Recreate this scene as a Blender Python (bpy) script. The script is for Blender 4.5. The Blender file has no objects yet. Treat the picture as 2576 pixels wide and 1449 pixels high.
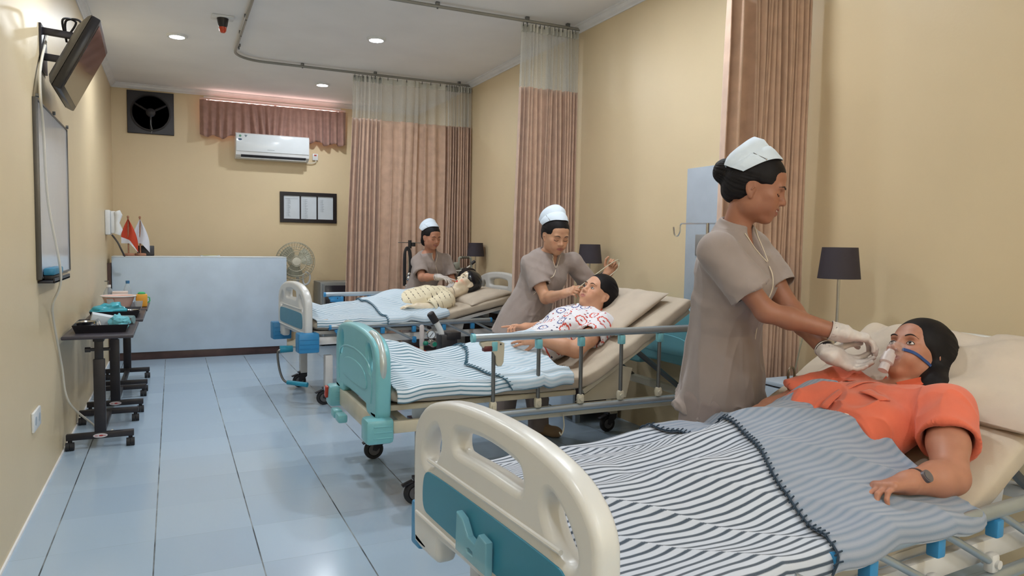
import bpy, bmesh, math, random
import numpy as np
from mathutils import Vector, Matrix, Euler
from math import radians as RD, pi, sin, cos

random.seed(7)
scene = bpy.context.scene
COL = scene.collection

# ---------------------------------------------------------------- camera
def camera_axes(yaw, pitch, roll):
    cy, sy, cp, sp = cos(yaw), sin(yaw), cos(pitch), sin(pitch)
    f = Vector((sy*cp, cy*cp, sp)); r = Vector((cy, -sy, 0)); u = r.cross(f)
    r2 = r*cos(roll) + u*sin(roll); u2 = -r*sin(roll) + u*cos(roll)
    return r2, u2, f
_r, _u, _f = camera_axes(RD(25.374), RD(-3.514), RD(0.8466))
cam_d = bpy.data.cameras.new('camera')
cam_d.sensor_width = 36.0
cam_d.lens = 1801.4*36.0/2576.0
cam_d.clip_start = 0.05
cam = bpy.data.objects.new('camera', cam_d)
COL.objects.link(cam)
cam.matrix_world = Matrix(((_r.x, _u.x, -_f.x, 0.485), (_r.y, _u.y, -_f.y, 0.0), (_r.z, _u.z, -_f.z, 1.3112), (0, 0, 0, 1)))
scene.camera = cam

# ---------------------------------------------------------------- world, exposure
world = bpy.data.worlds.new('world'); scene.world = world
world.use_nodes = True
world.node_tree.nodes['Background'].inputs[0].default_value = (0.75, 0.85, 1.0, 1)
world.node_tree.nodes['Background'].inputs[1].default_value = 0.35
scene.view_settings.view_transform = 'Standard'
scene.view_settings.look = 'None'
scene.view_settings.exposure = 0.0
scene.view_settings.gamma = 1.0
scene.view_settings.use_curve_mapping = False

# ---------------------------------------------------------------- lights (the ceiling downlights, most unseen, and a fill light added behind the camera)
CEIL = 3.11
X0, X1, Y0, Y1 = -0.138, 3.55, -2.6, 9.58
def area(name, loc, rot, size, power, color, shape='DISK', sy=None, spread=None):
    l = bpy.data.lights.new(name, 'AREA'); l.shape = shape; l.size = size
    if sy: l.size_y = sy
    l.energy = power; l.color = color
    if spread: l.spread = spread
    o = bpy.data.objects.new(name, l); COL.objects.link(o)
    o.location = loc; o.rotation_euler = rot
    return o
LAMPS = [(0.545, 7.11), (2.14, 6.37), (2.06, 8.47), (0.5, 4.3), (2.5, 3.95), (0.55, 1.3), (2.45, 2.85), (0.6, -1.4), (2.3, -0.9)]
LAMP_COL = (0.89, 0.95, 1.0)
LAMP_W = (18.5, 18.5, 18, 17, 13, 14, 21, 14, 23)
for i, (x, y) in enumerate(LAMPS):
    area('downlight_glow', (x, y, CEIL-0.022), (0, 0, 0), 0.13, LAMP_W[i], LAMP_COL)
area('added_fill_light', (1.7, Y0+0.08, 1.75), (RD(-140), 0, 0), 3.0, 150, (0.80, 0.90, 1.0), 'RECTANGLE', 1.7)  # added fill light to brighten the ceiling; this wall has no window

# ---------------------------------------------------------------- materials
def lin(c):
    out = []
    for v in c[:3]:
        v = v/255.0
        out.append(v/12.92 if v <= 0.04045 else ((v+0.055)/1.055)**2.4)
    return (out[0], out[1], out[2], 1.0)
class NT:
    def __init__(s, name):
        s.m = bpy.data.materials.new(name); s.m.use_nodes = True
        s.t = s.m.node_tree; s.b = s.t.nodes['Principled BSDF']
    def n(s, typ, **kw):
        nd = s.t.nodes.new(typ)
        for k, v in kw.items():
            if k.startswith('i_'):
                key = k[2:]; key = int(key) if key.isdigit() else key.replace('_', ' ')
                nd.inputs[key].default_value = v
            else: setattr(nd, k, v)
        return nd
    def l(s, a, b): s.t.links.new(a, b)
    def coord(s, kind='Object', scale=None):
        c = s.n('ShaderNodeTexCoord')
        if scale is None: return c.outputs[kind]
        mp = s.n('ShaderNodeMapping'); mp.inputs['Scale'].default_value = scale
        s.l(c.outputs[kind], mp.inputs['Vector']); return mp.outputs['Vector']
    def math(s, op, a, b=None, c=None):
        nd = s.n('ShaderNodeMath', operation=op)
        for i, v in enumerate((a, b, c)):
            if v is None: continue
            if isinstance(v, (int, float)): nd.inputs[i].default_value = v
            else: s.l(v, nd.inputs[i])
        return nd.outputs[0]
    def mix(s, fac, a, b):
        nd = s.n('ShaderNodeMix', data_type='RGBA')
        if isinstance(fac, (int, float)): nd.inputs[0].default_value = fac
        else: s.l(fac, nd.inputs[0])
        for i, v in ((6, a), (7, b)):
            if isinstance(v, tuple): nd.inputs[i].default_value = v
            else: s.l(v, nd.inputs[i])
        return nd.outputs[2]
    def noise(s, vec, scale, detail=3.0, rough=0.5):
        nd = s.n('ShaderNodeTexNoise'); nd.inputs['Scale'].default_value = scale
        nd.inputs['Detail'].default_value = detail; nd.inputs['Roughness'].default_value = rough
        s.l(vec, nd.inputs['Vector']); return nd.outputs['Fac']
    def ramp(s, fac, p0, p1):
        nd = s.n('ShaderNodeMapRange'); nd.inputs[1].default_value = p0; nd.inputs[2].default_value = p1
        s.l(fac, nd.inputs[0]); return nd.outputs[0]
    def bump(s, h, strength=0.2, dist=0.01):
        nd = s.n('ShaderNodeBump'); nd.inputs['Strength'].default_value = strength; nd.inputs['Distance'].default_value = dist
        s.l(h, nd.inputs['Height']); s.l(nd.outputs[0], s.b.inputs['Normal'])
def mat(name, rgb, rough=0.5, metal=0.0, var=0.06, vscale=6.0, bump=0.0, bscale=80.0, emit=None, es=1.0, trans=0.0, alpha=1.0, coat=0.0, sheen=0.0, sss=0.0, ior=1.45):
    t = NT(name); b = t.b; base = lin(rgb)
    if var > 0:
        f = t.noise(t.coord(), vscale)
        dark = tuple(v*(1-2*var) for v in base[:3])+(1,); lite = tuple(min(1, v*(1+2*var)) for v in base[:3])+(1,)
        t.l(t.mix(t.ramp(f, 0.3, 0.7), dark, lite), b.inputs['Base Color'])
    else: b.inputs['Base Color'].default_value = base
    b.inputs['Roughness'].default_value = rough; b.inputs['Metallic'].default_value = metal
    b.inputs['Transmission Weight'].default_value = trans; b.inputs['Alpha'].default_value = alpha
    b.inputs['Coat Weight'].default_value = coat; b.inputs['Sheen Weight'].default_value = sheen; b.inputs['IOR'].default_value = ior
    if sss: b.inputs['Subsurface Weight'].default_value = sss; b.inputs['Subsurface Radius'].default_value = (0.012, 0.005, 0.003)
    if emit: b.inputs['Emission Color'].default_value = lin(emit); b.inputs['Emission Strength'].default_value = es
    if bump: t.bump(t.noise(t.coord(), bscale, 2.0), bump, 0.004)
    return t.m

# ---------------------------------------------------------------- objects
def tag(o, label=None, cat=None, group=None, kind=None):
    for k, v in (('label', label), ('category', cat), ('group', group), ('kind', kind)):
        if v: o[k] = v
    return o
def thing(name, label, cat, loc=(0, 0, 0), rotz=0.0, group=None):
    o = bpy.data.objects.new(name, None); COL.objects.link(o)
    o.empty_display_size = 0.1
    o.location = loc; o.rotation_euler = (0, 0, rotz)
    o['_m'] = 1
    del o['_m']
    return tag(o, label, cat, group)
def wmat(o):
    m = Matrix.LocRotScale(o.location, o.rotation_euler.to_quaternion(), o.scale)
    return (wmat(o.parent) @ m) if o.parent else m
def link_mesh(name, me, parent=None, loc=None):
    o = bpy.data.objects.new(name, me); COL.objects.link(o)
    if parent is not None: o.parent = parent
    if loc is not None: o.location = loc
    return o
def dup(root, loc, rotz, label=None, group=None):
    r = root.copy(); COL.objects.link(r); r.location = loc; r.rotation_euler = (0, 0, rotz)
    if label: r['label'] = label
    if group: r['group'] = group
    for ch in list(root.children):
        c = ch.copy(); COL.objects.link(c); c.parent = r
        for g in list(ch.children):
            d = g.copy(); COL.objects.link(d); d.parent = c
    return r

class MB:
    """collects shapes; build() links them as one mesh object"""
    def __init__(s): s.v = []; s.f = []; s.mi = []; s.uv = []; s.cur = 0; s.n = 0
    def add(s, verts, faces, uvs=None):
        off = s.n
        vs = [tuple(map(float, p)) for p in verts]
        s.v += vs; s.n += len(vs)
        for i, f in enumerate(faces):
            s.f.append(tuple(int(j)+off for j in f)); s.mi.append(s.cur)
            s.uv.append([uvs[j] for j in f] if uvs is not None else None)
        return s
    def bm(s, b):
        b.verts.index_update()
        s.add([v.co[:] for v in b.verts], [[v.index for v in f.verts] for f in b.faces]); b.free(); return s
    def box(s, c, d, rot=None, bev=0.0, seg=2):
        b = bmesh.new(); bmesh.ops.create_cube(b, size=1.0)
        for v in b.verts: v.co = Vector((v.co.x*d[0], v.co.y*d[1], v.co.z*d[2]))
        if bev > 0: bmesh.ops.bevel(b, geom=list(b.edges), offset=min(bev, min(d)*0.49), segments=seg, profile=0.5, affect='EDGES')
        R = rot if isinstance(rot, Matrix) else (Euler(rot).to_matrix() if rot is not None else None)
        for v in b.verts:
            if R is not None: v.co = R @ v.co
            v.co += Vector(c)
        return s.bm(b)
    def bx(s, a, b, bev=0.0):
        return s.box([(a[i]+b[i])/2 for i in range(3)], [abs(b[i]-a[i]) for i in range(3)], None, bev)
    def tube(s, pts, r, n=10, closed=False, caps=True, flat=1.0):
        P = [Vector(p) for p in pts]; m = len(P)
        rs = [r]*m if isinstance(r, (int, float)) else list(r)
        T = []
        for i in range(m):
            a = P[(i-1) % m] if (closed or i > 0) else P[i]; b = P[(i+1) % m] if (closed or i < m-1) else P[i]
            d = b-a; T.append(d.normalized() if d.length > 1e-9 else Vector((0, 0, 1)))
        ref = Vector((0, 0, 1)) if abs(T[0].z) < 0.9 else Vector((1, 0, 0))
        nrm = (ref - T[0]*ref.dot(T[0])).normalized(); vs = []
        for i in range(m):
            nrm = nrm - T[i]*nrm.dot(T[i])
            if nrm.length < 1e-6: nrm = T[i].orthogonal()
            nrm.normalize(); bi = T[i].cross(nrm)
            for k in range(n):
                a = 2*pi*k/n; vs.append(P[i] + nrm*(rs[i]*cos(a)) + bi*(rs[i]*flat*sin(a)))
        fs = []
        for i in range(m if closed else m-1):
            j = (i+1) % m
            for k in range(n): fs.append((i*n+k, i*n+(k+1) % n, j*n+(k+1) % n, j*n+k))
        if not closed and caps: fs.append(tuple(range(n))[::-1]); fs.append(tuple((m-1)*n+k for k in range(n)))
        return s.add(vs, fs)
    def cyl(s, a, b, r, r2=None, n=24): return s.tube([a, b], [r, r if r2 is None else r2], n)
    def lathe(s, prof, c=(0, 0, 0), n=32, M=None):
        vs = []; fs = []; m = len(prof)
        for r, z in prof:
            for k in range(n):
                a = 2*pi*k/n; p = Vector((r*cos(a), r*sin(a), z))
                vs.append((M @ p if M else p) + Vector(c))
        for i in range(m-1):
            for k in range(n): fs.append((i*n+k, i*n+(k+1) % n, (i+1)*n+(k+1) % n, (i+1)*n+k))
        if prof[0][0] > 1e-6: fs.append(tuple(range(n))[::-1])
        if prof[-1][0] > 1e-6: fs.append(tuple((m-1)*n+k for k in range(n)))
        return s.add(vs, fs)
    def ell(s, c, r, M=None, nu=20, nv=14):
        vs = []; fs = []
        for i in range(nv+1):
            t = pi*i/nv
            for k in range(nu):
                a = 2*pi*k/nu; p = Vector((r[0]*sin(t)*cos(a), r[1]*sin(t)*sin(a), r[2]*cos(t)))
                vs.append((M @ p if M else p) + Vector(c))
        for i in range(nv):
            for k in range(nu): fs.append((i*nu+k, (i+1)*nu+k, (i+1)*nu+(k+1) % nu, i*nu+(k+1) % nu))
        return s.add(vs, fs)
    def grid(s, P, uv=None, closed_u=False):
        """P: array (nu,nv,3)"""
        P = np.asarray(P, float); nu, nv = P.shape[:2]
        fs = []
        for i in range(nu if closed_u else nu-1):
            for j in range(nv-1):
                i2 = (i+1) % nu; fs.append((i*nv+j, i2*nv+j, i2*nv+j+1, i*nv+j+1))
        return s.add(P.reshape(-1, 3), fs, None if uv is None else [tuple(q) for q in np.asarray(uv).reshape(-1, 2)])
    def slab(s, P, th, uv=None):
        """grid with thickness th downward along its normals (closed sheet)"""
        P = np.asarray(P, float); nu, nv = P.shape[:2]
        du = np.gradient(P, axis=0); dv = np.gradient(P, axis=1); N = np.cross(du, dv)
        N /= np.maximum(np.linalg.norm(N, axis=2, keepdims=True), 1e-9)
        Q = P - N*th; n = nu*nv; fs = []
        for i in range(nu-1):
            for j in range(nv-1):
                a, b, c, d = i*nv+j, (i+1)*nv+j, (i+1)*nv+j+1, i*nv+j+1
                fs.append((a, b, c, d)); fs.append((n+a, n+d, n+c, n+b))
        for i in range(nu-1):
            a, b = i*nv, (i+1)*nv; fs.append((a, n+a, n+b, b)); a += nv-1; b += nv-1; fs.append((a, b, n+b, n+a))
        for j in range(nv-1):
            a, b = j, j+1; fs.append((a, b, n+b, n+a)); a += (nu-1)*nv; b += (nu-1)*nv; fs.append((a, n+a, n+b, b))
        u = None if uv is None else [tuple(q) for q in np.asarray(uv).reshape(-1, 2)]*2
        return s.add(np.concatenate([P.reshape(-1, 3), Q.reshape(-1, 3)]), fs, u)
    def outline(s, loops, th, bev, frame, seg=3):
        """flat board: loops = outer then holes, 2D (a,b); frame = (origin, A axis, B axis); extends th/2 to both sides"""
        cu = bpy.data.curves.new('c', 'CURVE'); cu.dimensions = '2D'; cu.fill_mode = 'BOTH'
        cu.extrude = max(th/2-bev, 0.0001); cu.bevel_depth = bev; cu.bevel_resolution = seg; cu.offset = -bev
        for lp in loops:
            sp = cu.splines.new('POLY'); sp.points.add(len(lp)-1); sp.use_cyclic_u = True
            for i, p in enumerate(lp): sp.points[i].co = (p[0], p[1], 0, 1)
        o = bpy.data.objects.new('c', cu); COL.objects.link(o)
        me = bpy.data.meshes.new_from_object(o.evaluated_get(bpy.context.evaluated_depsgraph_get()))
        O, A, B = Vector(frame[0]), Vector(frame[1]), Vector(frame[2]); N = A.cross(B)
        s.add([O + A*v.co.x + B*v.co.y + N*v.co.z for v in me.vertices], [tuple(p.vertices) for p in me.polygons])
        bpy.data.objects.remove(o); bpy.data.curves.remove(cu); bpy.data.meshes.remove(me)
        return s
    def text(s, body, size, th, frame, shear=0.0, bold=0.0):
        cu = bpy.data.curves.new('t', 'FONT'); cu.body = body; cu.size = size; cu.extrude = th; cu.shear = shear; cu.offset = bold
        cu.align_x = 'CENTER'; cu.align_y = 'CENTER'
        o = bpy.data.objects.new('t', cu); COL.objects.link(o)
        me = bpy.data.meshes.new_from_object(o.evaluated_get(bpy.context.evaluated_depsgraph_get()))
        O, A, B = Vector(frame[0]), Vector(frame[1]), Vector(frame[2]); N = A.cross(B)
        s.add([O + A*v.co.x + B*v.co.y + N*v.co.z for v in me.vertices], [tuple(p.vertices) for p in me.polygons])
        bpy.data.objects.remove(o); bpy.data.curves.remove(cu); bpy.data.meshes.remove(me)
        return s
    def build(s, name, mats, parent=None, space='L', smooth=True, angle=38, weld=0.0):
        """space 'L': coordinates are local to parent; 'W': world coordinates"""
        V = np.array(s.v, float).reshape(-1, 3)
        loc = None
        if parent is not None and space == 'W':
            M = np.array(wmat(parent).inverted()); V = V @ M[:3, :3].T + M[:3, 3]
        elif parent is None:
            lo, hi = V.min(0), V.max(0); loc = np.array([(lo[0]+hi[0])/2, (lo[1]+hi[1])/2, lo[2]]); V = V - loc
        me = bpy.data.meshes.new(name); me.from_pydata(V.tolist(), [], s.f)
        ms = mats if isinstance(mats, (list, tuple)) else [mats]
        for m in ms: me.materials.append(m)
        if len(ms) > 1: me.polygons.foreach_set('material_index', s.mi)
        if any(u is not None for u in s.uv):
            lay = me.uv_layers.new(name='UVMap'); k = 0
            data = []
            for u, f in zip(s.uv, s.f): data += (u if u is not None else [(0, 0)]*len(f))
            lay.data.foreach_set('uv', [c for q in data for c in q])
        me.validate(); me.update()
        if weld > 0 or True:
            b = bmesh.new(); b.from_mesh(me)
            if weld > 0: bmesh.ops.remove_doubles(b, verts=b.verts, dist=weld)
            bmesh.ops.recalc_face_normals(b, faces=b.faces); b.to_mesh(me); b.free()
        if smooth:
            me.polygons.foreach_set('use_smooth', [True]*len(me.polygons))
            if angle < 180: me.set_sharp_from_angle(angle=RD(angle))
        o = link_mesh(name, me, parent, None if loc is None else tuple(loc))
        return o
def structure(name, mb, m, **kw):
    return tag(mb.build(name, m, **kw), kind='structure')
def arc(c, r, a0, a1, n, ax=(1, 0, 0), ay=(0, 0, 1)):
    c, ax, ay = Vector(c), Vector(ax), Vector(ay)
    return [c + ax*(r*cos(a0+(a1-a0)*i/n)) + ay*(r*sin(a0+(a1-a0)*i/n)) for i in range(n+1)]
def spline(pts, n=8):
    P = np.array([tuple(p) for p in pts], float); out = []
    E = np.vstack([2*P[0]-P[1], P, 2*P[-1]-P[-2]])
    for i in range(1, len(E)-2):
        for k in range(n):
            t = k/n; a, b, c, d = E[i-1], E[i], E[i+1], E[i+2]
            out.append(0.5*((2*b)+(-a+c)*t+(2*a-5*b+4*c-d)*t*t+(-a+3*b-3*c+d)*t**3))
    out.append(P[-1]); return [tuple(p) for p in out]
def hash3(i, j, k, seed):
    n = (i*374761393 + j*668265263 + k*2147483647 + seed*1274126177) & 0xFFFFFFFF
    n = ((n ^ (n >> 13))*1274126177) & 0xFFFFFFFF
    return ((n ^ (n >> 16)) & 0xFFFF)/65535.0*2-1
def vnoise(P, scale, seed=0):
    P = np.asarray(P, float)*scale; I = np.floor(P).astype(np.int64); F = P-I; F = F*F*(3-2*F); out = 0
    for a in (0, 1):
        for b in (0, 1):
            for c in (0, 1):
                w = (F[..., 0] if a else 1-F[..., 0])*(F[..., 1] if b else 1-F[..., 1])*(F[..., 2] if c else 1-F[..., 2])
                out = out + w*hash3(I[..., 0]+a, I[..., 1]+b, I[..., 2]+c, seed)
    return out
# ================================================================ materials shared by the room
def floor_material():
    t = NT('tile_floor'); b = t.b
    tc = t.n('ShaderNodeTexCoord'); sp = t.n('ShaderNodeSeparateXYZ'); t.l(tc.outputs['Object'], sp.inputs[0])
    def lines(sock, off, step, half):
        u = t.math('DIVIDE', t.math('SUBTRACT', sock, off), step)
        fr = t.math('FRACT', u)
        d = t.math('MULTIPLY', t.math('MINIMUM', fr, t.math('SUBTRACT', 1.0, fr)), step)
        return t.math('LESS_THAN', d, half), t.math('FLOOR', u)
    lx, ix = lines(sp.outputs['X'], 0.0 - FLOOR_C[0], 0.4, 0.0028)
    ly, iy = lines(sp.outputs['Y'], 4.655 - FLOOR_C[1], 0.4145, 0.0012)
    wn = t.n('ShaderNodeTexWhiteNoise', noise_dimensions='2D'); cb = t.n('ShaderNodeCombineXYZ')
    t.l(ix, cb.inputs[0]); t.l(iy, cb.inputs[1]); t.l(cb.outputs[0], wn.inputs['Vector'])
    tile = t.mix(wn.outputs['Value'], lin((162, 183, 204)), lin((171, 192, 212)))
    cloud = t.noise(tc.outputs['Object'], 1.7, 4.0)
    tile = t.mix(t.math('MULTIPLY', t.ramp(cloud, 0.35, 0.75), 0.18), tile, lin((170, 184, 194)))
    grime = t.noise(tc.outputs['Object'], 5.0, 3.0)
    gx = t.mix(t.ramp(grime, 0.3, 0.62), lin((150, 160, 165)), lin((52, 62, 70)))
    c = t.mix(lx, tile, gx)
    c = t.mix(t.math('MULTIPLY', ly, t.math('ADD', 0.35, t.math('MULTIPLY', t.ramp(grime, 0.3, 0.7), 0.4))), c, lin((95, 112, 122)))
    t.l(c, b.inputs['Base Color'])
    r = t.math('ADD', 0.16, t.math('MULTIPLY', t.math('MAXIMUM', lx, ly), 0.5)); t.l(r, b.inputs['Roughness'])
    t.bump(t.math('SUBTRACT', 1.0, t.math('MAXIMUM', lx, ly)), 0.25, 0.002)
    return t.m
def wall_material(name, rgb):
    t = NT(name); b = t.b; co = t.coord()
    a = lin(rgb); d = tuple(v*0.93 for v in a[:3])+(1,)
    t.l(t.mix(t.ramp(t.noise(co, 1.3, 4.0), 0.3, 0.7), d, a), b.inputs['Base Color'])
    b.inputs['Roughness'].default_value = 0.42; b.inputs['Specular IOR Level'].default_value = 0.35
    t.bump(t.noise(co, 55.0, 3.0), 0.12, 0.004)
    return t.m
FLOOR_C = ((X0+X1)/2, (Y0+Y1)/2)
M_FLOOR = floor_material()
M_WALL = wall_material('yellow_wall_paint', (222, 202, 166))
M_CEIL = mat('white_ceiling_paint', (240, 239, 240), 0.7, var=0.02, vscale=1.5)
M_CORN = mat('white_cornice_plaster', (232, 232, 234), 0.6, var=0.02)
M_WHITE = mat('white_plastic', (222, 224, 226), 0.35, var=0.02)
M_BLACK = mat('black_plastic', (38, 36, 40), 0.42, var=0.05)
M_DARKM = mat('black_powder_coated_metal', (42, 40, 46), 0.38, metal=0.2, var=0.08)
M_CHROME = mat('chrome', (200, 202, 205), 0.18, metal=1.0, var=0.02)
M_ALU = mat('brushed_aluminium', (172, 182, 190), 0.36, metal=0.75, var=0.04)
M_STEEL = mat('grey_steel', (120, 122, 124), 0.35, metal=0.85, var=0.06)
M_PAPER = mat('paper', (206, 214, 222), 0.8, var=0.02)
M_RUBBER = mat('black_rubber', (36, 35, 38), 0.65, var=0.08)
M_LAM = mat('pale_grey_laminate', (186, 202, 218), 0.45, var=0.04, vscale=3.0)
M_PLINTH = mat('dark_brown_laminate', (74, 54, 52), 0.35, var=0.12)
M_TEALP = mat('teal_plastic', (40, 140, 168), 0.38, var=0.04)
M_CABLE = mat('white_cable', (214, 208, 196), 0.5, var=0.03)
M_CURT = mat('beige_curtain_fabric', (200, 168, 147), 0.85, var=0.05, vscale=14, bump=0.12, bscale=420, sheen=0.25)
M_VAL = mat('brown_curtain_fabric', (166, 128, 116), 0.85, var=0.06, vscale=16, bump=0.12, bscale=420, sheen=0.2)
def sheer_material():
    t = NT('sheer_curtain_mesh'); b = t.b
    b.inputs['Base Color'].default_value = lin((210, 208, 200)); b.inputs['Roughness'].default_value = 0.8
    tr = t.n('ShaderNodeBsdfTransparent'); mx = t.n('ShaderNodeMixShader')
    f = t.noise(t.coord(), 300.0, 1.0)
    t.l(t.math('ADD', 0.36, t.math('MULTIPLY', f, 0.22)), mx.inputs[0])
    t.l(tr.outputs[0], mx.inputs[1]); t.l(b.outputs[0], mx.inputs[2])
    t.l(mx.outputs[0], t.t.nodes['Material Output'].inputs['Surface'])
    return t.m
M_SHEER = sheer_material()

# ================================================================ room shell
structure('floor', MB().bx((X0, Y0, -0.1), (X1, Y1, 0)), M_FLOOR, smooth=False)
structure('ceiling', MB().bx((X0-0.1, Y0-0.1, CEIL), (X1+0.1, Y1+0.1, CEIL+0.12)), M_CEIL, smooth=False)
structure('wall_left', MB().bx((X0-0.12, Y0-0.12, -0.1), (X0, Y1+0.12, CEIL)), M_WALL, smooth=False)
structure('wall_right', MB().bx((X1, Y0-0.12, -0.1), (X1+0.12, Y1+0.12, CEIL)), M_WALL, smooth=False)
structure('wall_back', MB().bx((X0, Y1, -0.1), (X1, Y1+0.12, CEIL)), M_WALL, smooth=False)
structure('wall_front', MB().bx((X0, Y0-0.12, -0.1), (X1, Y0, CEIL)), M_WALL, smooth=False)
def cornice(name, a, b, inward):
    mb = MB(); d = Vector(inward); prof = [(0, 0), (0.0, -0.055), (0.008, -0.055), (0.012, -0.046), (0.03, -0.034), (0.042, -0.014), (0.055, -0.01), (0.055, 0)]
    vs = []
    for e in (a, b):
        for p in prof: vs.append(Vector((e[0], e[1], CEIL)) + d*p[0] + Vector((0, 0, p[1])))
    n = len(prof); mb.add(vs, [(i, (i+1) % n, n+(i+1) % n, n+i) for i in range(n)] + [tuple(range(n)), tuple(range(n, 2*n))[::-1]])
    structure(name, mb, M_CORN, angle=20)
cornice('trim_1', (X1, Y0), (X1, Y1), (-1, 0, 0))
cornice('trim_2', (X0, Y1), (X1, Y1), (0, -1, 0))
cornice('trim_3', (X0, Y0), (X0, Y1), (1, 0, 0))
structure('baseboard_left', MB().bx((X0, Y0, 0), (X0+0.008, Y1, 0.012)), M_CORN)

# high window above the back wall's valance, bright with daylight
w = tag(bpy.data.objects.new('window_1', None), kind='structure'); COL.objects.link(w); w.location = (1.67, Y1, 2.84)
mb = MB(); mb.bx((0.85, Y1-0.02, 2.64), (2.5, Y1+0.0, 2.67)).bx((0.85, Y1-0.02, 3.022), (2.5, Y1, 3.045)).bx((0.85, Y1-0.02, 2.67), (0.88, Y1, 3.022)).bx((2.47, Y1-0.02, 2.67), (2.5, Y1, 3.022))
mb.build('window_frame', M_WHITE, w, 'W')
MB().bx((0.88, Y1-0.012, 2.67), (2.47, Y1-0.004, 3.022)).build('window_pane', mat('daylight_glass', (255, 225, 215), 0.2, var=0, emit=(255, 222, 212), es=3.2), w, 'W')

# ================================================================ ceiling fittings
M_LED = mat('lit_downlight_diffuser', (255, 255, 255), 0.4, var=0, emit=(235, 246, 255), es=14.0)
def downlight(x, y, label):
    t = thing('ceiling_downlight', label, 'ceiling light', (x, y, CEIL-0.02), 0, 'recessed ceiling downlights')
    MB().lathe([(0.062, 0.012), (0.062, 0.0), (0.078, 0.0), (0.084, 0.006), (0.086, 0.02)], n=40).build('trim_ring', M_WHITE, t)
    MB().lathe([(0.0, 0.008), (0.062, 0.008)], n=40).build('diffuser', M_LED, t)
LL = ['round recessed downlight lit white, left side of the ceiling near the exhaust fan', 'round recessed downlight lit white inside the ceiling track loop in mid room', 'round recessed downlight lit white, smallest one, in front of the curtained high window']
for i, (x, y) in enumerate(LAMPS):
    downlight(x, y, LL[i] if i < 3 else 'round recessed downlight behind the view, lit white')
t = thing('alarm_beacon', 'small black and red beacon hanging from a white ceiling plate', 'alarm', (0.875, 6.352, CEIL-0.13))
MB().box((0, 0, 0.122), (0.17, 0.12, 0.016), bev=0.004).build('mounting_plate', M_WHITE, t)
MB().lathe([(0.03, 0.045), (0.036, 0.06), (0.045, 0.114)], n=24).build('housing', M_BLACK, t)
MB().lathe([(0.0, 0.0), (0.016, 0.003), (0.026, 0.016), (0.03, 0.045)], n=24).build('lens', mat('red_lens', (190, 70, 45), 0.25, var=0.03), t)

# curtain tracks on the ceiling
M_TRACK = mat('grey_track', (150, 150, 146), 0.4, metal=0.4, var=0.03)
def track(name, pts, label, brackets):
    t = thing(name, label, 'curtain track', (pts[0][0], pts[0][1], CEIL-0.04))
    MB().tube([(p[0], p[1], CEIL-0.032) for p in pts], 0.013, 8).build('rail', M_TRACK, t, 'W')
    for x, y in brackets:
        MB().box((x, y, CEIL-0.012), (0.03, 0.03, 0.024), bev=0.003).cyl((x, y, CEIL-0.05), (x, y, CEIL-0.02), 0.007).build('bracket', M_STEEL, t, 'W')
c1 = [(3.53, 7.6), (1.34, 7.6)] + [(p.x, p.y) for p in arc((1.34, 7.3, 0), 0.3, pi/2, pi, 8, (1, 0, 0), (0, 1, 0))][1:] + [(1.04, 5.2)]
track('curtain_track', c1, 'ceiling curtain track bending in a corner round the farthest bed bay', [(3.4, 7.6), (2.45, 7.6), (1.7, 7.6), (1.06, 7.15), (1.04, 6.7), (1.04, 6.2)])
track('curtain_track', [(3.53, 5.2), (1.06, 5.2)], 'straight ceiling curtain track that carries the middle bay curtain', [(3.42, 5.2), (3.05, 5.2), (2.3, 5.2), (1.6, 5.2)])
track('curtain_track', [(3.53, 2.8), (1.2, 2.8)], 'ceiling curtain track above the nearest beige curtain', [(3.4, 2.8), (2.6, 2.8)])

# ================================================================ curtains
def curtain(label, y, zones, z_split, z_bot, flare=0.0, seed=1, name='privacy_curtain', cat='curtain', yoff=0.0):
    """zones: (x0,x1,pleats,depth)"""
    xs = []; ys = []; rnd = random.Random(seed)
    for (xa, xb, npl, dep) in zones:
        ph = 0.0; cuts = [0.0]
        for k in range(npl): cuts.append(cuts[-1] + rnd.uniform(0.7, 1.3))
        cuts = [c/cuts[-1] for c in cuts]
        for k in range(npl):
            amp = dep*rnd.uniform(0.7, 1.15); sk = rnd.uniform(-0.25, 0.25)
            for q in range(14):
                f = q/14; u = cuts[k] + (cuts[k+1]-cuts[k])*f
                xs.append(xa + (xb-xa)*u + sk*(cuts[k+1]-cuts[k])*(xb-xa)*math.sin(2*pi*f)); ys.append(-amp*math.cos(2*pi*f))
    xs.append(zones[-1][1]); ys.append(ys[-1]); xs = np.array(xs); ys = np.array(ys)
    def sheet(za, zb, nz, top):
        P = np.zeros((len(xs), nz, 3)); u = (xs - xs.min())/(xs.max()-xs.min())
        for j in range(nz):
            f = j/(nz-1); z = za + (zb-za)*f; g = (CEIL-z)/(CEIL-z_bot)
            damp = 0.55 + 0.45*min(1, g*3.5)
            P[:, j, 0] = xs - (1-u)*flare*g + 0.006*np.sin(g*7 + u*15)
            P[:, j, 1] = y + yoff + ys*damp + 0.008*np.sin(g*5 + u*23)
            P[:, j, 2] = z
        return P
    t = thing(name, label, cat, (float(xs.mean()), y, z_bot))
    MB().grid(sheet(CEIL-0.115, z_split, 14, True)).build('sheer_mesh_top', M_SHEER, t, 'W', angle=180)
    MB().grid(sheet(CEIL-0.055, CEIL-0.115, 3, True)).build('heading_tape', mat('white_heading_tape', (205, 204, 196), 0.85, var=0.05), t, 'W', angle=180)
    s = MB().slab(sheet(z_split, z_bot, 46, False), 0.003).build('fabric', M_CURT, t, 'W', angle=180)
    for k in range(int(len(xs)/14)):
        x = float(xs[min(k*14+7, len(xs)-1)]); MB().cyl((x, y+yoff, CEIL-0.075), (x, y+yoff, CEIL-0.047), 0.004, n=6).build('hook', M_STEEL, t, 'W')
    return t
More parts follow.
